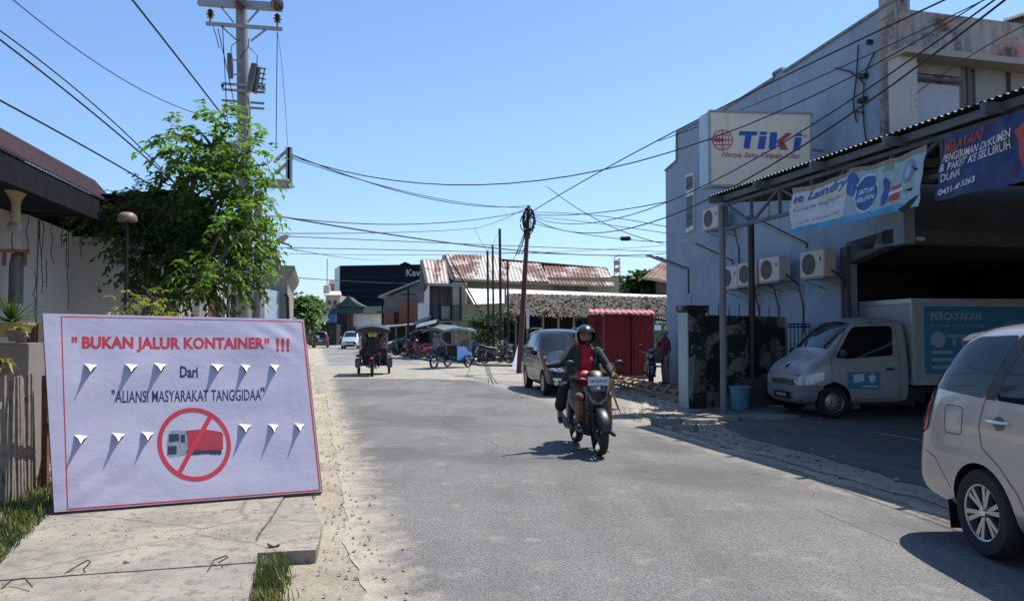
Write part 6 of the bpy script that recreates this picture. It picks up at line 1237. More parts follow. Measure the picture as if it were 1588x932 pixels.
for z in (.62, .65, .68): line(bv0, [(-.43, z), (.43, z)], 'x', 1, 'grille_bar', tg, tk, .01, .02)
patch(bv0, [(-.34, .33), (.34, .33), (.34, .46), (-.34, .46)], 'x', 1, 'lower_grille', black, tk, .014); patch(bv0, [(X(.58), -.60), (X(1.10), -.56), (X(1.10), .56), (X(.58), .60)], 'z', 1, 'windscreen', carglass, tk, .006, r=.05)
line(bv0, [(X(.10), -.35), (X(.52), -.5)], 'z', 1, 'bonnet_seam', seam, tk); line(bv0, [(X(.10), .35), (X(.52), .5)], 'z', 1, 'bonnet_seam', seam, tk); patch(bv0, circ(X(.12), 0, .05, 14, .045), 'z', 1, 'badge', chrome, tk, .01)
for yy in (-.3, .2): q = MB(); q.bar(Vector((X(.58), yy, 1.28)), Vector((X(.80), yy + .25, 1.50)), .012, .012); q.build('wiper', black, tk)
plate(tk, (X(-.03), 0, .40), (0, 1, 0), 'DM 8412 EB', bgm=black).data.materials[0] = black
for ch in [x for x in COL.objects if x.parent and x.parent.parent == tk and x.name.startswith('plate_text')]: ch.data.materials[0] = wh
# side sticker (blue panel)
skt = mat('sticker_blue', (.05, .22, .36), .4, var=.1); s1 = patch(bv0, [(X(.86), .54), (X(1.52), .54), (X(1.52), .86), (X(.86), .86)], 'y', 1, 'door_sticker', skt, tk, .008)
patch(bv0, [(X(.98), .66), (X(1.20), .69), (X(1.19), .83), (X(.99), .81)], 'y', 1, 'sticker_square', wh, s1, .011); patch(bv0, circ(X(1.36), .735, .07, 16, .08), 'y', 1, 'sticker_figure', wh, s1, .011); patch(bv0, [(X(1.15), .575), (X(1.48), .575), (X(1.48), .60), (X(1.15), .60)], 'y', 1, 'sticker_strip', wh, s1, .011)
# box
bz0, bz1, bx0, bx1, bw2 = .62, 2.24, X(2.20), X(5.0), .83
q = MB(); q.box(((bx0 + bx1) / 2, 0, (bz0 + bz1) / 2), (bx0 - bx1, 2 * bw2, bz1 - bz0)); cb = q.build('cargo_box', mat('box_white', (.36, .37, .36), .6, var=.08), tk, bevel=.015)
q = MB()
for z in (bz0 + .03, bz1 - .05):
    for sg in (-1, 1): q.box(((bx0 + bx1) / 2, sg * (bw2 + .012), z), (bx0 - bx1 + .03, .04, .09))
    q.box((bx0 + .012, 0, z), (.04, 2 * bw2, .09))
for sg in (-1, 1): q.box((bx0 + .010, sg * (bw2 + .006), (bz0 + bz1) / 2), (.07, .05, bz1 - bz0)); q.box((bx1 - .01, sg * (bw2 + .006), (bz0 + bz1) / 2), (.07, .05, bz1 - bz0))
q.build('edge_rail', mat('rail_alu', (.45, .46, .47), .4, .4), cb, bevel=.005)
yb = bw2 + .004; q = MB(); q.box(((bx0 - .22 + bx1 + .1) / 2, yb, (bz0 + bz1) / 2 + .02), (bx0 - bx1 - .32, .006, bz1 - bz0 - .34)); ad = q.build('side_advert', mat('advert_blue', (.04, .20, .32), .45, var=.12), cb)
def adt(s_, x, z, **k): bm = text_bm(s_, align='LEFT', **k); return bm_obj(bm, 'lettering', k_m, ad, lambda a, b_: Vector((x - a, yb + .005, z + b_)))
k_m = mat('advert_pale', (.30, .42, .48), .5); adt('PERCAYAKAN', bx0 - .36, 1.90, width=1.05, height=.15, bold=.03); adt('Kiriman Anda Kepada', bx0 - .36, 1.72, width=1.10, height=.09, shear=.3); adt('TIKI', bx0 - .70, 1.44, width=.72, height=.22, bold=.04)
q = MB(); q.lathe([(.15, 0), (.15, .004), (0, .004)], 24, Matrix.Translation((bx0 - .50, yb + .003, 1.46)) @ Matrix.Rotation(-pi / 2, 4, 'X')); q.build('round_mark', k_m, ad)
for i, (z, wd_) in enumerate(((1.22, .44), (1.08, .46), (.94, .36))): q = MB(); q.box((bx0 - .36 - wd_ / 2, yb + .004, z), (wd_, .004, .06)); q.build('text_strip', k_m, ad)
q = MB(); q.prism([(bx0 - 1.35, yb + .003, 1.60), (bx0 - 2.2, yb + .003, 1.85), (bx0 - 2.25, yb + .003, 1.65), (bx0 - 1.4, yb + .003, 1.42)], (0, .004, 0)); q.build('advert_panel', mat('advert_mid', (.10, .28, .38), .5), ad)
q = MB(); q.box((X(3.6), 0, .48), (3.0, .7, .14)); q.box((X(2.3), .55, .42), (.4, .3, .28)); q.build('chassis', black, tk)
for ax, sp in ((0, 0), (X(3.55), 0)):
    for sg in (-1, 1): wheel(tk, ax, sg * (WT / 2 - .10), sg, .30, .18, steel, style='steel')
# ---- scooters, three wheeled rickshaws, people
def fig_mesh(name, caps, mats, par, vox=.014, smooth=2, balls=(), feats=()):
    """one continuous body: capsules (p0, r0, p1, r1, material index) fused by a voxel remesh"""
    q = MB()
    for p0, r0, p1, r1, mi in caps:
        p0 = Vector(p0); p1 = Vector(p1); q.tube([p0, p0.lerp(p1, .33), p0.lerp(p1, .66), p1], [r0, r0 + (r1 - r0) * .33, r0 + (r1 - r0) * .66, r1] if not hasattr(r0, '__len__') else [tuple(a + (b - a) * k / 3 for a, b in zip(r0, r1)) for k in range(4)], 12)
        for p, r_ in ((p0, r0), (p1, r1)): rr = sum(r_) / 2 if hasattr(r_, '__len__') else r_; q.sphere(p, rr * .98, 12, 8)
    for c, r_, mi in balls: q.sphere(c, r_, 16, 12)
    me = bpy.data.meshes.new('f'); me.from_pydata([tuple(v) for v in q.v], [], q.f); me.update()
    me = evaluated(me, [('REMESH', {'mode': 'VOXEL', 'voxel_size': vox}), ('SMOOTH', {'iterations': smooth, 'factor': .5})])
    segs = [(Vector(a), (sum(ra) / 2 if hasattr(ra, '__len__') else ra), Vector(b), (sum(rb) / 2 if hasattr(rb, '__len__') else rb), mi) for a, ra, b, rb, mi in caps] + [(Vector(c), (sum(r_) / 3 if hasattr(r_, '__len__') else r_), Vector(c) + Vector((0, 0, .001)), (sum(r_) / 3 if hasattr(r_, '__len__') else r_), mi) for c, r_, mi in balls]
    for m_ in mats: me.materials.append(m_)
    for p in me.polygons:
        c = p.center; best = 9; bi = 0
        for a, ra, b, rb, mi in segs:
            ab = b - a; t = max(0, min(1, (c - a).dot(ab) / max(1e-9, ab.length_squared))); d = (c - (a + ab * t)).length / max(.02, ra + (rb - ra) * t)
            if d < best: best = d; bi = mi
        p.material_index = bi
    me.polygons.foreach_set('use_smooth', [True] * len(me.polygons))
    o = bpy.data.objects.new(name, me); COL.objects.link(o); o.parent = par; return o
def hand_caps(w_, d, palm_n, side, k=1.0, curl=.5, mi=0):
    """palm, four unequal curling fingers and a thumb; w_ wrist, d pointing direction, palm_n out of the palm, side towards the thumb"""
    d = Vector(d).normalized(); side = Vector(side).normalized(); n = Vector(palm_n).normalized(); w_ = Vector(w_); out = [(w_, .026 * k, w_ + d * .085 * k, (.040 * k, .017 * k) if 0 else .030 * k, mi)]; out[0] = (w_, .026 * k, w_ + d * .07 * k, .034 * k, mi)
    for i, ln in enumerate((.072, .080, .074, .058)):
        b = w_ + d * .085 * k + side * (.030 - i * .020) * k; p1 = b + d * ln * .5 * k; p2 = p1 + (d * cos(curl) + n * sin(curl)) * ln * .35 * k; p3 = p2 + (d * cos(curl * 2.1) + n * sin(curl * 2.1)) * ln * .3 * k
        out += [(b - d * .03 * k, .0095 * k, p1, .009 * k, mi), (p1, .009 * k, p2, .0085 * k, mi), (p2, .0085 * k, p3, .0075 * k, mi)]
    b = w_ + d * .03 * k + side * .025 * k; p1 = b + (side * .8 + d * .6) * .035 * k; out += [(b, .013 * k, p1, .011 * k, mi), (p1, .011 * k, p1 + (side * .3 + d * .9 + n * .3) * .030 * k, .009 * k, mi)]; return out
def face(par, c, fwd, k=1.0, hair=None, beard=False):
    """eyes, nose, lips and ears on a head centred at c"""
    c = Vector(c); f = Vector(fwd).normalized(); s_ = Vector((-f.y, f.x, 0)).normalized(); ey = mat('eye', (.02, .015, .012), .2); lip = mat('lip', (.22, .07, .055), .5)
    for sg in (-1, 1): q = MB(); q.sphere(c + f * .082 * k + s_ * sg * .032 * k + UP * .012 * k, (.014 * k, .014 * k, .008 * k), 10, 6); q.build('eye', ey, par, smooth=True); q = MB(); q.tube([c + f * .088 * k + s_ * sg * .018 * k + UP * .030 * k, c + f * .085 * k + s_ * sg * .050 * k + UP * .028 * k], .005 * k, 6); q.build('eyebrow', black, par)
    q = MB(); q.tube([c + f * .092 * k - s_ * .022 * k - UP * .048 * k, c + f * .099 * k - UP * .046 * k, c + f * .092 * k + s_ * .022 * k - UP * .048 * k], .006 * k, 8); q.build('lips', lip, par, smooth=True)
def head_balls(c, fwd, k=1.0, mi=0):
    c = Vector(c); f = Vector(fwd).normalized(); s_ = Vector((-f.y, f.x, 0)); return [(c, .098 * k, mi), (c + UP * .02 * k, (.095 * k, .085 * k, .108 * k), mi), (c + f * .03 * k - UP * .05 * k, (.062 * k, .058 * k, .062 * k), mi)] + [(c + s_ * sg * .09 * k - f * .005 - UP * .005, (.014 * k, .014 * k, .03 * k), mi) for sg in (-1, 1)] + [(c + f * .098 * k - UP * .012 * k, (.018 * k, .013 * k, .02 * k), mi)]
def scooter(name, label, loc, rz, pm, detail=True, group=None, plate_txt='DM 4218 HC', lean=0):
    t = thing(name, label, 'scooter', loc, rz, group); t.rotation_euler = (lean, 0, rz)
    WR = .29
    for x in (.60, -.62):
        M = Matrix.Translation((x, 0, WR)) @ Matrix.Rotation(pi / 2, 4, 'X'); q = MB(); q.lathe([(WR - .06, -.045), (WR - .015, -.045), (WR, 0), (WR - .015, .045), (WR - .06, .045)], 32, M, False); w_ = q.build('wheel', rubber, t, smooth=True)
        q = MB(); q.lathe([(WR - .055, -.035), (WR - .055, .035)], 32, M, False); q.lathe([(.04, -.05), (.04, .05)], 12, M)
        for k in range(5): a = k * 2 * pi / 5; q.bar(Vector((x, 0, WR)), Vector((x + cos(a) * (WR - .06), 0, WR + sin(a) * (WR - .06))), .03, .022)
        q.build('rim', darkm, w_)
    q = MB()
    for sg in (-1, 1): q.tube([(.60, sg * .075, WR), (.52, sg * .075, .58), (.47, sg * .05, .74)], .018, 8)
    q.tube([(.47, 0, .72), (.40, 0, .95)], .03, 10); q.build('fork', darkm, t, smooth=True)
    q = MB(); n = 9
    q.tube([(.60 + cos(a) * (WR + .03), 0, WR + sin(a) * (WR + .03)) for a in [radians(10 + 125 * k / n) for k in range(n + 1)]], [(.03, .012)] + [(.066, .016)] * (n - 1) + [(.04, .012)], 10); q.build('front_fender', pm, t, smooth=True)
    q = MB(); q.tube([(.30, 0, .26), (.36, 0, .42), (.42, 0, .62), (.47, 0, .78), (.47, 0, .88), (.42, 0, .96)], [(.08, .05), (.115, .07), (.135, .09), (.15, .12), (.14, .10), (.09, .05)], 18); q.build('leg_shield', pm, t, smooth=True)
    q = MB(); q.tube([(.24, 0, .30), (.30, 0, .50), (.36, 0, .80)], [(.13, .04), (.16, .035), (.12, .03)], 14); q.build('inner_shield', black, t, smooth=True)
    q = MB(); q.tube([(.34, 0, .27), (.10, 0, .26), (-.12, 0, .30)], [(.16, .05), (.17, .05), (.15, .08)], 14); q.build('floorboard', black, t, smooth=True)
    q = MB(); q.tube([(-.08, 0, .42), (-.18, 0, .56), (-.50, 0, .66), (-.85, 0, .78), (-.98, 0, .82)], [(.10, .12), (.15, .16), (.16, .14), (.11, .09), (.04, .03)], 18); q.build('rear_body', pm, t, smooth=True)
    q = MB(); q.tube([(-.04, 0, .74), (-.30, 0, .77), (-.50, 0, .80), (-.80, 0, .88), (-.92, 0, .87)], [(.10, .035), (.145, .05), (.15, .045), (.13, .05), (.06, .02)], 16); q.build('seat', mat('seat_black', .015, .5), t, smooth=True)
    q = MB(); q.tube([(-.25, 0, .34), (-.45, 0, .30), (-.66, .10, .29)], [(.10, .10), (.12, .09), (.05, .08)], 12); q.build('engine', darkm, t, smooth=True)
    q = MB(); q.tube([(-.30, -.12, .26), (-.50, -.16, .27), (-.90, -.17, .38)], [.03, .05, .045], 12); q.build('exhaust', mat('exhaust', .06, .35, .6), t, smooth=True)
    q = MB(); q.tube([(-.74, 0, .74), (-.90, 0, .58), (-1.0, 0, .44)], [(.07, .02), (.08, .015), (.07, .01)], 8); q.build('rear_fender', black, t, smooth=True)
    for sg in (-1, 1):
        q = MB(); q.tube([(-.62, sg * .12, .34), (-.56, sg * .13, .64)], .028, 8); q.build('shock', steel, t)
    q = MB(); q.tube([(.36, -.33, 1.0), (.40, -.20, .99), (.41, 0, .96), (.40, .20, .99), (.36, .33, 1.0)], .013, 8); hb = q.build('handlebar', steel, t, smooth=True)
    for sg in (-1, 1):
        q = MB(); q.tube([(.38, sg * .23, 1.0), (.355, sg * .345, 1.0)], .020, 8); q.build('grip', rubber, hb); q = MB(); q.tube([(.40, sg * .20, 1.0), (.43, sg * .22, 1.0), (.41, sg * .36, .99)], .007, 6); q.build('brake_lever', black, hb)
        q = MB(); q.tube([(.39, sg * .19, 1.0), (.38, sg * .26, 1.12), (.37, sg * .30, 1.16)], .007, 6); q.sphere((.37, sg * .34, 1.19), (.022, .07, .045), 14, 10); q.build('rear_mirror', black, t, smooth=True)
    q = MB(); q.tube([(.50, 0, .98), (.46, 0, 1.03), (.38, 0, 1.06), (.30, 0, 1.03)], [(.06, .025), (.10, .035), (.11, .04), (.08, .02)], 14); q.build('handlebar_cover', pm, t, smooth=True)
    q = MB(); q.tube([(.535, 0, .80), (.56, 0, .84), (.555, 0, .90), (.52, 0, .94)], [(.05, .01), (.10, .02), (.13, .02), (.10, .01)], 14); hl = q.build('headlight', mat('smoked_lens', (.07, .075, .08), .12, coat=1), t, smooth=True)
    q = MB(); q.tube([(.535, 0, .66), (.548, 0, .72), (.545, 0, .78)], [(.05, .01), (.11, .012), (.14, .01)], 12); q.build('front_cowl', mat('cowl_grey', (.16, .17, .19), .3, coat=1), t, smooth=True)
    q = MB(); q.sphere((.575, 0, .875), (.02, .035, .028), 12, 8); q.build('reflector', chrome, hl, smooth=True)
    for sg in (-1, 1): q = MB(); q.tube([(.535, sg * .05, .74), (.525, sg * .13, .80), (.47, sg * .18, .88)], [(.012, .02), (.02, .03), (.008, .02)], 10); q.build('indicator', mat('smoked_lens', .07), t, smooth=True); q = MB(); q.tube([(.52, sg * .02, .66), (.50, sg * .10, .60), (.44, sg * .16, .56)], .012, 6); q.build('trim', pm, t, smooth=True)
    q = MB(); q.sphere((-.97, 0, .80), (.03, .08, .035), 12, 8); q.build('tail_light', redlens, t, smooth=True)
    if detail: plate(t, (.56, 0, .965), (0, 1, 0), plate_txt, .28, .11)
    else: plate(t, (-1.0, 0, .55), (0, -1, 0), plate_txt, .24, .1, bgm=black)
    return t
fc0 = G(930, 708); hd = atan2(-.975, .165); dv = Vector((cos(hd), sin(hd), 0))
sc1 = scooter('scooter', 'black scooter carrying the helmeted rider towards the camera', fc0 - dv * .60 + Vector((0, 0, .012)), hd, mat('scooter_black', (.010, .011, .013), .42, var=.1, coat=.25))
# rider (local frame of the scooter)
shirt = mat('shirt_red', (.42, .015, .025), .85, var=.12, scale=9); jack = mat('jacket_green', (.017, .031, .028), .8, var=.25, scale=8, bump=.2, bscale=14); shorts = mat('shorts_brown', (.13, .085, .07), .9, var=.2); sandal = mat('sandal', (.035, .03, .03), .8); drk = mat('dark_trousers', (.018, .018, .024), .9)
rd = thing('person', 'scooter rider in black helmet, red shirt and open green jacket stretching one arm out', 'person', sc1.location, hd)
hp = Vector((-.22, 0, .86)); ch = Vector((-.16, 0, 1.18)); nk = Vector((-.14, 0, 1.40)); hc = Vector((-.10, 0, 1.545))
caps = [(hp, (.18, .13), (-.20, 0, 1.02), (.17, .12), 1), ((-.20, 0, 1.0), (.17, .12), ch, (.19, .12), 1), (ch, (.19, .12), (-.155, 0, 1.33), (.175, .09), 1), ((-.155, 0, 1.33), .075, nk, .055, 0), (nk, .055, hc, .055, 0)]
caps += [((-.16, .19, 1.335), .072, (-.04, .31, 1.12), .062, 2), ((-.04, .31, 1.12), .062, (.20, .30, 1.03), .038, 2), ((.20, .30, 1.03), .030, (.30, .30, 1.02), .026, 0)]
caps += [((-.16, -.19, 1.335), .072, (-.08, -.38, 1.17), .062, 2), ((-.08, -.38, 1.17), .062, (.02, -.56, 1.15), .036, 2), ((.02, -.56, 1.15), .030, (.04, -.62, 1.185), .026, 0)]
caps += hand_caps((.30, .30, 1.025), (.8, 0, -.1), (-.2, 0, -1), (0, -1, 0), 1, 1.2) + hand_caps((.04, -.62, 1.185), (.15, -.25, 1), (1, .1, 0), (0, .9, .2), 1.0, .45)
caps += [((-.20, .11, .86), .098, (.16, .24, .74), .070, 3), ((.16, .24, .74), .058, (.17, .26, .45), .048, 0), ((.17, .26, .45), .048, (.13, .28, .27), .034, 0), ((.13, .28, .25), .034, (.25, .31, .215), .026, 4)]
caps += [((-.20, -.11, .86), .098, (.17, -.17, .72), .070, 3), ((.17, -.17, .72), .058, (.16, -.17, .50), .050, 0), ((.16, -.17, .50), .050, (.12, -.18, .38), .034, 0), ((.12, -.18, .36), .034, (.24, -.19, .335), .028, 4)]
bd = fig_mesh('body', caps, [skin_m, shirt, jack, shorts, sandal], rd, .0095, 2, head_balls(hc, (1, 0, 0))); face(bd, hc, (1, 0, 0))
q = MB()      # open jacket panels and collar
for sg in (-1, 1):
    q.grid(lambda u, v: Vector((-.17 + .15 * sin(pi * .5 * (1 - u)) - .02 * v, sg * (.085 + .14 * u + .03 * v), 1.36 - .44 * v)) + Vector((.012 * nz1(u * 5, v * 6, 3), sg * .02 * nz1(v * 7, 1, 4), 0)), 8, 12)
    q.grid(lambda u, v: Vector((-.17 + .13 * sin(pi * .5 * (1 - u)) - .02 * v, sg * (.085 + .13 * u + .03 * v), 1.355 - .44 * v)), 8, 12)
q.tube([(-.05, -.085, 1.36), (-.12, -.09, 1.41), (-.20, 0, 1.43), (-.12, .09, 1.41), (-.05, .085, 1.36)], (.018, .03)[0], 8); q.build('jacket', jack, rd, smooth=True)
q = MB(); star = [(.04 * (1.5 if i % 2 else .9) * cos(i * pi / 8) * 1.4, 1.17 + .035 * (1.4 if i % 2 else .8) * sin(i * pi / 8)) for i in range(16)]; q.add([(-.035 - .004 * abs(y) * 10, y, z) for y, z in star], [tuple(range(16))]); q.build('shirt_print', mat('shirt_print', (.16, .11, .11), .8), rd)
q = MB(); q.sphere((.03, -.06, 1.01), (.10, .13, .075), 16, 10); q.build('red_bag', mat('bag_red', (.50, .02, .02), .4, var=.1), rd, smooth=True)
hm = MB(); M = Matrix.Rotation(0, 4, 'Z')
def helm(c, m, par, k=1.0, nm='helmet', fwd=1):
    q = MB(); c = Vector(c); nu, nv = 26, 16; fn = lambda u, v: None; vs = []; idx = {}
    def pt(i, j, rr): a = 2 * pi * i / nu; b = pi * (j / nv) * .80; return c + Vector((cos(a) * sin(b) * rr * 1.12 * k, sin(a) * sin(b) * rr * k, cos(b) * rr * 1.08 * k))
    for rr, flip in ((.150, 0), (.128, 1)):
        base = len(q.v); q.v += [pt(i, j, rr) for j in range(nv + 1) for i in range(nu)]
        for j in range(nv):
            for i in range(nu):
                i2 = (i + 1) % nu; a = 2 * pi * (i + .5) / nu; b = pi * (j + .5) / nv * .80; front = cos(a) > .42
                if front and 1.25 < b < 2.2: continue
                f = (base + j * nu + i, base + (j + 1) * nu + i, base + (j + 1) * nu + i2, base + j * nu + i2); q.f.append(f[::-1] if flip else f); q.mi.append(0)
    return q.build(nm, m, par, smooth=True)
hl_ = helm(hc + UP * .015, paint('helmet_black', (.012, .012, .014), 0), rd, .93)
q = MB(); q.tube([hc + Vector((.04 + .10 * cos(a), .145 * sin(a), -.115)) for a in [radians(-75 + 15 * k) for k in range(11)]], (.016), 8); q.build('chin_bar', black, hl_, smooth=True) if False else None
q = MB(); q.tube([hc + Vector((.02, sg * .118, -.06 - .0)) if 0 else hc + Vector((.01 + .02 * abs(sg), sg * (.112 - .05 * k_), -.05 - .05 * k_)) for sg, k_ in ((-1, 0), (-1, 1), (0, 1.3), (1, 1), (1, 0))], .009, 6); q.build('chin_strap', black, hl_, smooth=True)
# pillion passenger behind
pp = thing('person', 'pillion passenger in dark trousers mostly hidden behind the rider', 'person', sc1.location, hd)
caps = [((-.56, 0, .98), (.16, .12), (-.52, 0, 1.20), (.15, .10), 1), ((-.52, 0, 1.20), (.15, .10), (-.50, 0, 1.36), (.12, .08), 1), ((-.50, 0, 1.36), .05, (-.49, 0, 1.45), .05, 0), ((-.50, .15, 1.34), .055, (-.42, .21, 1.10), .045, 1), ((-.42, .21, 1.10), .042, (-.26, .16, 1.0), .034, 0), ((-.50, -.15, 1.34), .055, (-.42, -.21, 1.10), .045, 1), ((-.42, -.21, 1.10), .042, (-.26, -.16, 1.0), .034, 0)]
caps += [((-.55, -.12, .95), .10, (-.20, -.29, .82), .075, 2), ((-.20, -.29, .82), .075, (-.22, -.33, .58), .085, 2), ((-.22, -.33, .58), .045, (-.22, -.34, .42), .034, 0), ((-.22, -.34, .40), .036, (-.09, -.36, .37), .03, 3), ((-.55, .12, .95), .10, (-.20, .24, .80), .075, 2), ((-.20, .24, .80), .07, (-.24, .25, .46), .05, 2), ((-.24, .25, .44), .036, (-.12, .26, .37), .03, 3)]
caps += hand_caps((-.26, .16, 1.0), (.8, -.3, 0), (0, -1, 0), (0, 0, 1), .95, .6) + hand_caps((-.26, -.16, 1.0), (.8, .3, 0), (0, 1, 0), (0, 0, 1), .95, .6)
bd = fig_mesh('body', caps, [skin_m, mat('shirt_dark', (.05, .05, .07), .8), drk, sandal], pp, .012, 2, head_balls((-.47, 0, 1.50), (1, 0, 0), .95)); face(bd, (-.47, 0, 1.50), (1, 0, 0), .95); q = MB(); q.sphere((-.49, 0, 1.53), (.105, .095, .095), 16, 10); q.build('hair', black, pp, smooth=True)
# parked scooters
rs = paint('scooter_red', (.30, .02, .04), .1); gs = paint('scooter_grey', (.05, .05, .055), .3); bs = paint('scooter_blk2', (.012, .012, .014), .1)
ps = [(737, 562, 1.9, bs, 'black parked scooter left of the palm poles facing the road'), (752, 560, 1.5, gs, 'grey parked scooter just right of the blue rickshaw'), (771, 564, 0.15, bs, 'black scooter parked side on below the palm'), (784, 562, -2.0, gs, 'dark scooter beside the white post')]
for px, py, rz, m_, lab in ps: c0 = G(px, py, .1); scooter('scooter', lab, Vector((c0.x, c0.y + .4, .1)), rz, m_, False, lean=.08)
for px, py, rz, m_, lab in ((640, 554, 2.7, rs, 'red scooter parked before the dark car'), (655, 556, 2.9, rs, 'second red scooter to the right, before the dark car'), (624, 552, 2.5, bs, 'black scooter left of the red ones before the parked car')): c0 = G(px, py, .12); scooter('scooter', lab, Vector((c0.x, c0.y, .12)), rz, m_, False, lean=.08)
c0 = G(1022, 598); scooter('scooter', 'dark scooter standing in the shade between kiosk and standing man', Vector((c0.x - .1, c0.y + .8, 0)), -1.7, bs, False)
# rickshaws
def rickshaw(name, label, loc, rz, col_, canopy_m, post_m, rider, ref=None):
    t = thing(name, label, 'motor rickshaw', loc, rz); pm = paint('rick_' + name + str(len(COL.objects)), col_, .1)
    # rear: motorcycle
    WR = .29; x = -1.05
    for (wx, wy, w2) in ((x, 0, .05), (.72, .58, .045), (.72, -.58, .045)):
        M = Matrix.Translation((wx, wy, WR)) @ Matrix.Rotation(pi / 2, 4, 'X'); q = MB(); q.lathe([(WR - .05, -w2), (WR - .012, -w2), (WR, 0), (WR - .012, w2), (WR - .05, w2)], 30, M, False); w_ = q.build('wheel', rubber, t, smooth=True)
        q = MB(); q.lathe([(WR - .05, -w2 * .6), (WR - .04, -w2 * .6), (WR - .04, w2 * .6), (WR - .05, w2 * .6)], 30, M, False); q.lathe([(.04, -.06), (.04, .06)], 10, M)
        for k in range(12): a = k * pi / 6; q.tube([Vector((wx, wy, WR)), Vector((wx + cos(a) * (WR - .05), wy, WR + sin(a) * (WR - .05)))], .005, 4)
        q.build('rim', chrome if wy else steel, w_)
    q = MB(); q.tube([(x + .25, 0, .72), (x + .0, 0, .76), (x - .30, 0, .80)], [(.12, .05), (.13, .06), (.10, .04)], 12); q.build('saddle', mat('seat_black', .015), t, smooth=True)
    q = MB(); q.tube([(x + .75, 0, .78), (x + .45, 0, .82), (x + .25, 0, .70)], [(.09, .08), (.13, .11), (.08, .06)], 14); q.build('fuel_tank', pm, t, smooth=True)
    q = MB(); q.tube([(x, 0, .29), (x + .5, 0, .35), (x + .9, 0, .35)], .03, 8); q.tube([(x + .3, 0, .70), (x + .6, 0, .35)], .03, 8); q.tube([(x, .12, .29), (x - .05, .13, .66)], .025, 8); q.tube([(x, -.12, .29), (x - .05, -.13, .66)], .025, 8); q.build('frame', darkm, t, smooth=True)
    q = MB(); q.sphere((x + .55, 0, .38), (.20, .14, .15), 14, 10); q.tube([(x + .4, -.14, .28), (x - .35, -.16, .33)], .04, 10); q.build('engine', steel, t, smooth=True)
    q = MB(); q.tube([(x - .33 + .33 * 0 + cos(a) * -(WR + .03) + .33, 0, WR + sin(a) * (WR + .04)) for a in [radians(20 + 15 * k) for k in range(8)]], [(.07, .014)] * 8, 10); q.build('rear_fender', pm, t, smooth=True)
    q = MB(); q.sphere((x - .40, 0, .66), (.04, .07, .05), 12, 8); q.build('tail_light', redlens, t, smooth=True)
    plate(t, (x - .44, 0, .50), (0, -1, 0), 'DM 2931 AC', .24, .1, bgm=black)
    q = MB(); q.tube([(x + .85, -.45, 1.02), (x + .85, .45, 1.02)], .018, 8); q.tube([(x + .85, 0, 1.02), (x + .95, 0, .6)], .025, 8); q.build('handlebar', steel, t, smooth=True)
    # front carriage
    q = MB(); q.box((.55, 0, .36), (1.25, 1.0, .06)); q.prism([(1.15, -.5, .36), (1.15, .5, .36), (1.35, .46, .50), (1.35, -.46, .50)], (0, 0, .04)); q.build('floor', darkm, t)
    for sg in (-1, 1):
        q = MB(); q.prism([(-.05, sg * .50, .36), (1.12, sg * .50, .36), (1.12, sg * .50, .66), (.85, sg * .50, .74), (.6, sg * .50, .95), (-.05, sg * .50, .98)], (0, sg * .03, 0)); q.build('side_panel', pm, t, bevel=.01)
        q = MB(); q.box((.72, sg * .60, .42), (.70, .22, .36) if ref else (.66, .16, .05)); q.build('wheel_cover', pm, t, bevel=.03) if ref else q.build('wheel_cover', pm, t, bevel=.01)
        if ref: q = MB(); q.box((.36, sg * .60, .70), (.05, .14, .10)); q.build('reflector_lamp', amber if sg < 0 else rubber, t, bevel=.01)
        for px_ in (-.1, 1.0): q = MB(); q.tube([(px_, sg * .50, .95 if px_ < 0 else .7), (px_ * .95, sg * .50, 1.70)], .016, 8); q.build('canopy_post', post_m, t)
        q = MB(); q.tube([(.2, sg * .66, 1.10), (.2, sg * .72, 1.18)], .01, 5); q.sphere((.2, sg * .74, 1.2), (.02, .06, .05), 10, 8); q.build('rear_mirror', black, t)
    q = MB(); q.prism([(1.13, -.47, .38), (1.13, .47, .38), (1.18, .47, .92), (1.18, -.47, .92)], (.03, 0, 0)); q.build('front_panel', pm, t, bevel=.01)
    q = MB(); q.box((.35, 0, .60), (.50, .92, .12)); q.box((.08, 0, .84), (.10, .92, .42)); q.build('bench', mat('bench_dark', (.03, .012, .012), .6), t, bevel=.03)
    q = MB(); cf = lambda u, v: Vector((-1.15 + 2.5 * u, (v - .5) * 1.22, 1.70 + .12 * sin(pi * v) + .10 * sin(pi * min(1, u * 1.2)) - .10 * max(0, .25 - u))); q.grid(cf, 14, 10); q.grid(lambda u, v: cf(u, v) - UP * .025, 14, 10); cn = q.build('canopy', canopy_m, t, smooth=True)
    q = MB()
    for sg in (-1, 1): q.grid(lambda u, v: Vector((-1.15 + 2.5 * u, sg * .61, 1.70 + .10 * sin(pi * min(1, u * 1.2)) - (.10 + .02 * cos(u * 40)) * v)), 40, 1)
    q.grid(lambda u, v: Vector((-1.16, (u - .5) * 1.22, 1.69 + .12 * sin(pi * u) - .14 * v)), 12, 2); q.build('valance', canopy_m, cn, smooth=True)
    q = MB(); q.prism([(1.12, -.46, .95), (1.12, .46, .95), (1.05, .46, 1.5), (1.05, -.46, 1.5)], (.01, 0, 0)); 
    wm = glass_m('clear_film' + name + str(len(COL.objects)), (.18, .20, .20), .2); wm.node_tree.nodes['Principled BSDF'].inputs['Alpha'].default_value = .35; q.build('wind_film', wm, t)
    q = MB(); q.sphere((1.27, .0, .80), (.05, .08, .08), 12, 8); q.build('headlight', lightlens, t, smooth=True)
    # rider
    p = thing('person', rider[0], 'person', loc, rz); sh = mat(rider[1][0], rider[1][1], .85, var=.15); hpx = x + .12
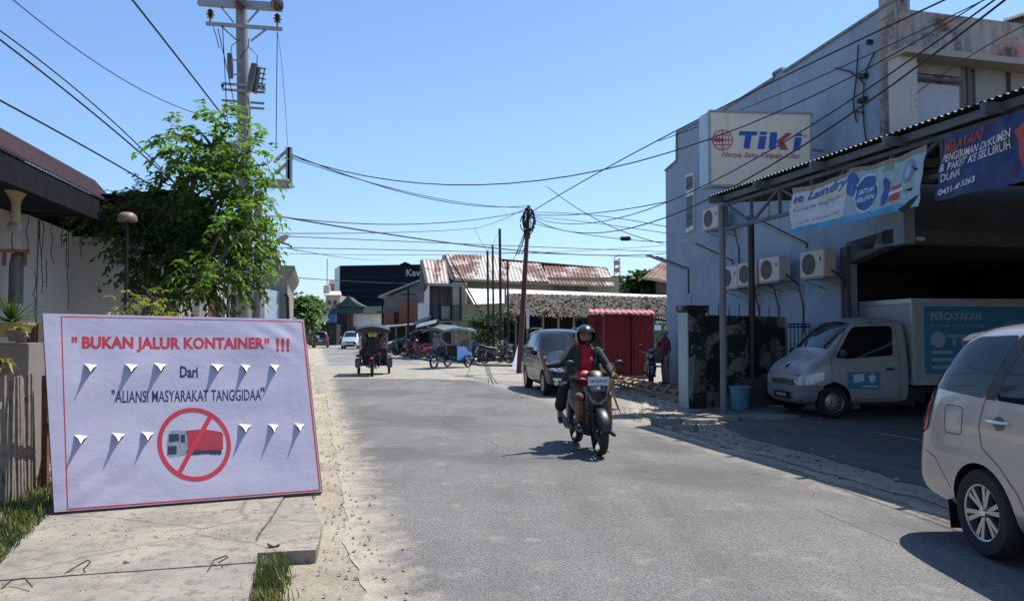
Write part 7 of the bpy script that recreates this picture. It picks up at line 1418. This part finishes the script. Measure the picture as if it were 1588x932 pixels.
    caps = [((hpx, 0, .86), (.17, .12), (hpx + .04, 0, 1.1), (.16, .11), 1), ((hpx + .04, 0, 1.1), (.16, .11), (hpx + .07, 0, 1.33), (.17, .10), 1), ((hpx + .07, 0, 1.33), .06, (hpx + .10, 0, 1.42), .05, 0)]
    for sg in (-1, 1):
        caps += [((hpx + .07, sg * .17, 1.32), .065, (hpx + .30, sg * .28, 1.10), .05, 1), ((hpx + .30, sg * .28, 1.10), .048, (x + .80, sg * .36, 1.04), .034, 1)] + hand_caps((x + .78, sg * .36, 1.04), (.9, 0, .05), (0, 0, -1), (0, -sg, 0), 1, 1.0)
        caps += [((hpx, sg * .11, .85), .10, (hpx + .40, sg * .22, .78), .075, 2), ((hpx + .40, sg * .22, .78), .068, (hpx + .34, sg * .22, .40), .05, 2), ((hpx + .34, sg * .22, .38), .04, (hpx + .50, sg * .22, .31), .032, 3)]
    bd = fig_mesh('body', caps, [skin_m, sh, drk, sandal], p, .016, 2, head_balls((hpx + .13, 0, 1.52), (1, 0, 0), 1)); face(bd, (hpx + .13, 0, 1.52), (1, 0, 0))
    helm((hpx + .12, 0, 1.54), paint(rider[2][0], rider[2][1], 0), p, 1.0, rider[3] if len(rider) > 3 else 'helmet')
    return t
blk_can = mat('canopy_black', (.03, .032, .036), .6, var=.3)
c0 = G(577, 583.5); hd = atan2(cos(radians(8)), -sin(radians(8))); ld = Vector((cos(hd), sin(hd), 0))
rickshaw('motor_rickshaw', 'dark blue three wheeled rickshaw with black canopy seen from behind', Vector((c0.x, c0.y, .012)) + ld * 1.0, hd, (.015, .03, .10), blk_can, steel, ('rickshaw driver seen from behind in dark jacket and yellow helmet', ('jacket_black', (.018, .02, .028)), ('helmet_yellow', (.38, .29, .07))), ref=True)
# passenger on the bench
def bench_person(loc, rz, label, y, shc, nm):
    p = thing('person', label, 'person', loc, rz); caps = [((.30, y, .72), (.15, .12), (.22, y, .98), (.14, .10), 1), ((.22, y, .98), (.14, .10), (.20, y, 1.2), (.15, .09), 1), ((.20, y, 1.2), .05, (.20, y, 1.3), .045, 0)]
    for sg in (-1, 1): caps += [((.20, y + sg * .14, 1.18), .05, (.32, y + sg * .18, .95), .04, 1), ((.32, y + sg * .18, .95), .036, (.55, y + sg * .12, .84), .028, 0), ((.32, y + sg * .09, .72), .085, (.70, y + sg * .10, .74), .06, 2), ((.70, y + sg * .10, .74), .055, (.74, y + sg * .10, .46), .04, 2), ((.74, y + sg * .10, .45), .04, (.86, y + sg * .1, .42), .03, 3)] + hand_caps((.55, y + sg * .12, .84), (1, 0, -.2), (0, 0, -1), (0, -sg, 0), .95, .4)
    bd = fig_mesh('body', caps, [skin_m, mat(nm, shc, .85), drk, sandal], p, .016, 2, head_balls((.21, y, 1.40), (1, 0, 0), .95)); face(bd, (.21, y, 1.40), (1, 0, 0), .95); q = MB(); q.sphere((.19, y, 1.43), (.105, .10, .10), 14, 10); q.build('hair', black, p, smooth=True)
bench_person(Vector((c0.x, c0.y, .012)) + ld * 1.0, hd, 'passenger in a dull red top on the right of the dark rickshaw bench', -.25, (.30, .06, .06), 'top_red'); bench_person(Vector((c0.x, c0.y, .012)) + ld * 1.0, hd, 'passenger in dark violet clothes on the left of the dark rickshaw bench', .25, (.06, .05, .10), 'top_violet')
a = G(673, 572); b_ = G(706, 571.5); hd = radians(58); ld = Vector((cos(hd), sin(hd), 0)); lf = Vector((-sin(hd), cos(hd), 0))
rloc = Vector((a.x, a.y, .012)) + ld * 1.05
rickshaw('blue_rickshaw', 'bright blue rickshaw with grey canopy crossing the junction', rloc, hd, (.02, .16, .50), mat('canopy_grey', (.09, .115, .12), .6, var=.2), steel, ('rickshaw driver in grey blue shirt riding the blue rickshaw', ('shirt_greyblue', (.13, .17, .21)), ('cap_dark', (.05, .05, .06)), 'cap'))
# man standing by the kiosk
g0 = G(1032, 597); mn = thing('person', 'standing man in maroon shirt, cap and grey trousers beside the red kiosk', 'person', Vector((g0.x, g0.y, 0)), pi + .3); mar = mat('shirt_maroon', (.13, .02, .03), .85, var=.15); gt = mat('trousers_grey', (.20, .18, .18), .85, var=.15)
caps = [((0, 0, .90), (.155, .11), (0, 0, 1.12), (.15, .105), 1), ((0, 0, 1.12), (.16, .11), (0, 0, 1.34), (.18, .10), 1), ((0, 0, .80), (.17, .12), (0, 0, .95), (.16, .115), 1), ((0, 0, 1.38), .05, (.01, 0, 1.46), .048, 0), ((0, -.19, 1.34), .06, (.12, -.28, 1.20), .046, 1), ((.12, -.28, 1.20), .038, (.20, -.14, 1.44), .028, 0), ((0, .19, 1.34), .06, (-.02, .25, 1.08), .048, 1), ((-.02, .25, 1.08), .038, (.06, .26, .84), .028, 0)]
caps += hand_caps((.20, -.14, 1.44), (-.3, .3, .8), (-1, 0, 0), (0, 1, 0), .95, .6) + hand_caps((.06, .26, .84), (.1, 0, -1), (0, -1, 0), (1, 0, 0), .95, .4)
for sg in (-1, 1): caps += [((0, sg * .09, .84), .095, (.01, sg * .11, .46), .072, 2), ((.01, sg * .11, .46), .072, (-.02, sg * .12, .12), .062, 2), ((-.02, sg * .12, .08), .04, (.14, sg * .13, .045), .035, 3)]
bd = fig_mesh('body', caps, [skin_m, mar, gt, sandal], mn, .013, 2, head_balls((.02, 0, 1.55), (1, 0, 0), .95)); face(bd, (.02, 0, 1.55), (1, 0, 0), .95)
q = MB(); q.sphere((.01, 0, 1.60), (.11, .10, .075), 16, 10); q.tube([(.08, 0, 1.60), (.19, 0, 1.585)], [(.085, .012), (.05, .006)], 10); q.build('cap', mat('cap_grey', (.16, .16, .17), .8), mn, smooth=True)
# ================= OVERHEAD WIRES
def wire(a, Ya, b, Yb, m, r, label, e0=0.0, e1=0.0, group=None, name='overhead_wire', wob=0.0):
    r *= .85
    A = P(a[0], a[1], Ya); B_ = P(b[0], b[1], Yb); um = (m[0] - CX) / F; d = B_ - A
    t = (um * A.y - A.x) / (d.x - um * d.y); t = max(.08, min(.92, t)); q0 = A + d * t; zm = P(m[0], m[1], q0.y).z; k = (zm - q0.z) / (t * (1 - t))
    n = 26; q = MB(); q.tube([A + d * s + UP * (k * s * (1 - s) + wob * sin(s * 90)) for s in [-e0 + (1 + e0 + e1) * i / n for i in range(n + 1)]], r, 6)
    return tag(q.build(name, cable, smooth=True), label, 'wire', group)
W_ = [
 ((345, 186), 17.2, (20, 0), 11, (180, 122), .010, 'thin twisted wire rising to the upper left corner from the tree top', 0, .6),
 ((350, 186), 17.2, (205, 0), 11, (262, 82), .020, 'thick black cable descending from top left to the utility pole above the tree', 0, .5),
 ((290, 305), 17, (0, 48), 11.5, (135, 160), .014, 'upper of two cables crossing the left sky to the tree', .15, .6),
 ((285, 298), 17, (0, 62), 11.5, (150, 186), .018, 'lower thicker cable of the pair crossing the left sky', .15, .6),
 ((285, 318), 17, (0, 156), 11, (120, 225), .018, 'lowest thick cable sloping over the brown roof to the tree', .15, .6),
 ((345, 343), 16, (180, 320), 11, (255, 340), .008, 'pale thin wire looping in front of the gutter', 0, .05),
 ((430, 50), 17.3, (446, 226), 17.3, (436, 140), .006, 'thin vertical lead from crossarm to transformer platform', 0, 0),
 ((453, 243), 17.4, (1530, -2), 12.5, (700, 287), .014, 'long drooping cable from transformer platform to the upper right', 0, .25),
 ((453, 240), 17.4, (822, 319), 30, (600, 292), .016, 'upper cable from the transformer platform to the rusty pole', 0, 0),
 ((453, 246), 17.4, (822, 322), 30, (640, 300), .012, 'lower sagging cable from the platform to the rusty pole', 0, 0),
 ((822, 330), 30, (1470, -2), 13, (1125, 166), .020, 'highest cable from rusty pole to the top right above the sign box', 0, .25),
 ((822, 335), 30, (1546, -2), 8.8, (1190, 238), .014, 'upper cable of the pair passing before the sign box', 0, .25),
 ((822, 337), 30, (1562, -2), 8.8, (1190, 262), .017, 'lower cable of the pair crossing over the sign lettering', 0, .25),
 ((1055, 207), 18, (1540, -6), 12.5, (1200, 152), .012, 'cable running just above the parapet to the right corner', .1, .25),
 ((822, 326), 30, (430, 336), 22, (620, 348), .020, 'dark wire crossing the sky between lamp pole and rusty pole', 0, .02),
 ((740, 354), 42, (430, 362), 22, (600, 361), .018, 'level wire from the lamp pole ending above the palm poles', 0, .02),
 ((822, 320), 30, (735, 355), 42, (780, 340), .014, 'short wire dipping from the rusty pole to the left', 0, 0),
 ((736, 355), 42, (756, 390), 40, (746, 374), .014, 'short slanting wire ending at the leftmost thin pole', 0, 0),
 ((756, 388), 40, (775, 356), 40, (766, 374), .010, 'short wire joining two of the thin dark poles', 0, 0),
 ((787, 407), 40, (818, 352), 30, (806, 385), .014, 'wire falling from the rusty pole to the shortest thin pole', 0, 0),
 ((880, 313), 24, (1028, 378), 21, (950, 352), .014, 'steep wire carrying a splice towards the blue building', .25, 0),
 ((822, 330), 30, (1034, 352), 21.5, (930, 335), .014, 'wire from the rusty pole meeting the blue building highest', 0, 0),
 ((822, 333), 30, (1034, 313), 21.5, (930, 330), .018, 'dark wire rising from the rusty pole to the blue building edge', 0, 0),
 ((822, 336), 30, (1034, 362), 21.5, (930, 347), .012, 'second wire from the rusty pole down to the blue building', 0, 0),
 ((822, 345), 30, (1034, 376), 21.5, (940, 368), .014, 'lowest sagging wire from the rusty pole to the blue building', 0, 0),
 ((430, 335), 22, (1036, 393), 48, (740, 382), .030, 'long wire descending across the far sky to the tube lamp', 0, 0),
 ((430, 366), 40, (1040, 391), 60, (760, 380), .030, 'upper thin wire far across the street', .1, .1),
 ((425, 384), 40, (1040, 400), 62, (760, 391), .030, 'middle thin wire far across the street', .1, .1),
 ((440, 393), 50, (1040, 380), 62, (760, 394), .022, 'faint wire low across the far sky', .1, .1),
 ((445, 430), 30, (660, 440), 75, (560, 437), .022, 'wire running from the concrete block to the showroom', 0, 0),
 ((445, 385), 26, (600, 402), 70, (520, 398), .016, 'wire from the lamp pole fading towards the dark showroom', 0, 0),
 ((1455, 120), 8, (1588, 40), 7, (1520, 84), .006, 'thin wire in the top right corner', .3, .4),
]
for a, Ya, b, Yb, m, r_, lab, e0, e1 in W_: wire(a, Ya, b, Yb, m, r_, lab, e0, e1)
q = MB(); c = P(970, 370, 22); q.tube([c - Vector((.16, 0, 0)), c - Vector((.12, 0, 0)), c + Vector((.12, 0, 0)), c + Vector((.16, 0, 0))], [.02, .07, .07, .02], 10); tag(q.build('cable_splice', black, smooth=True), 'small black splice box hanging on the steep wire', 'splice box')
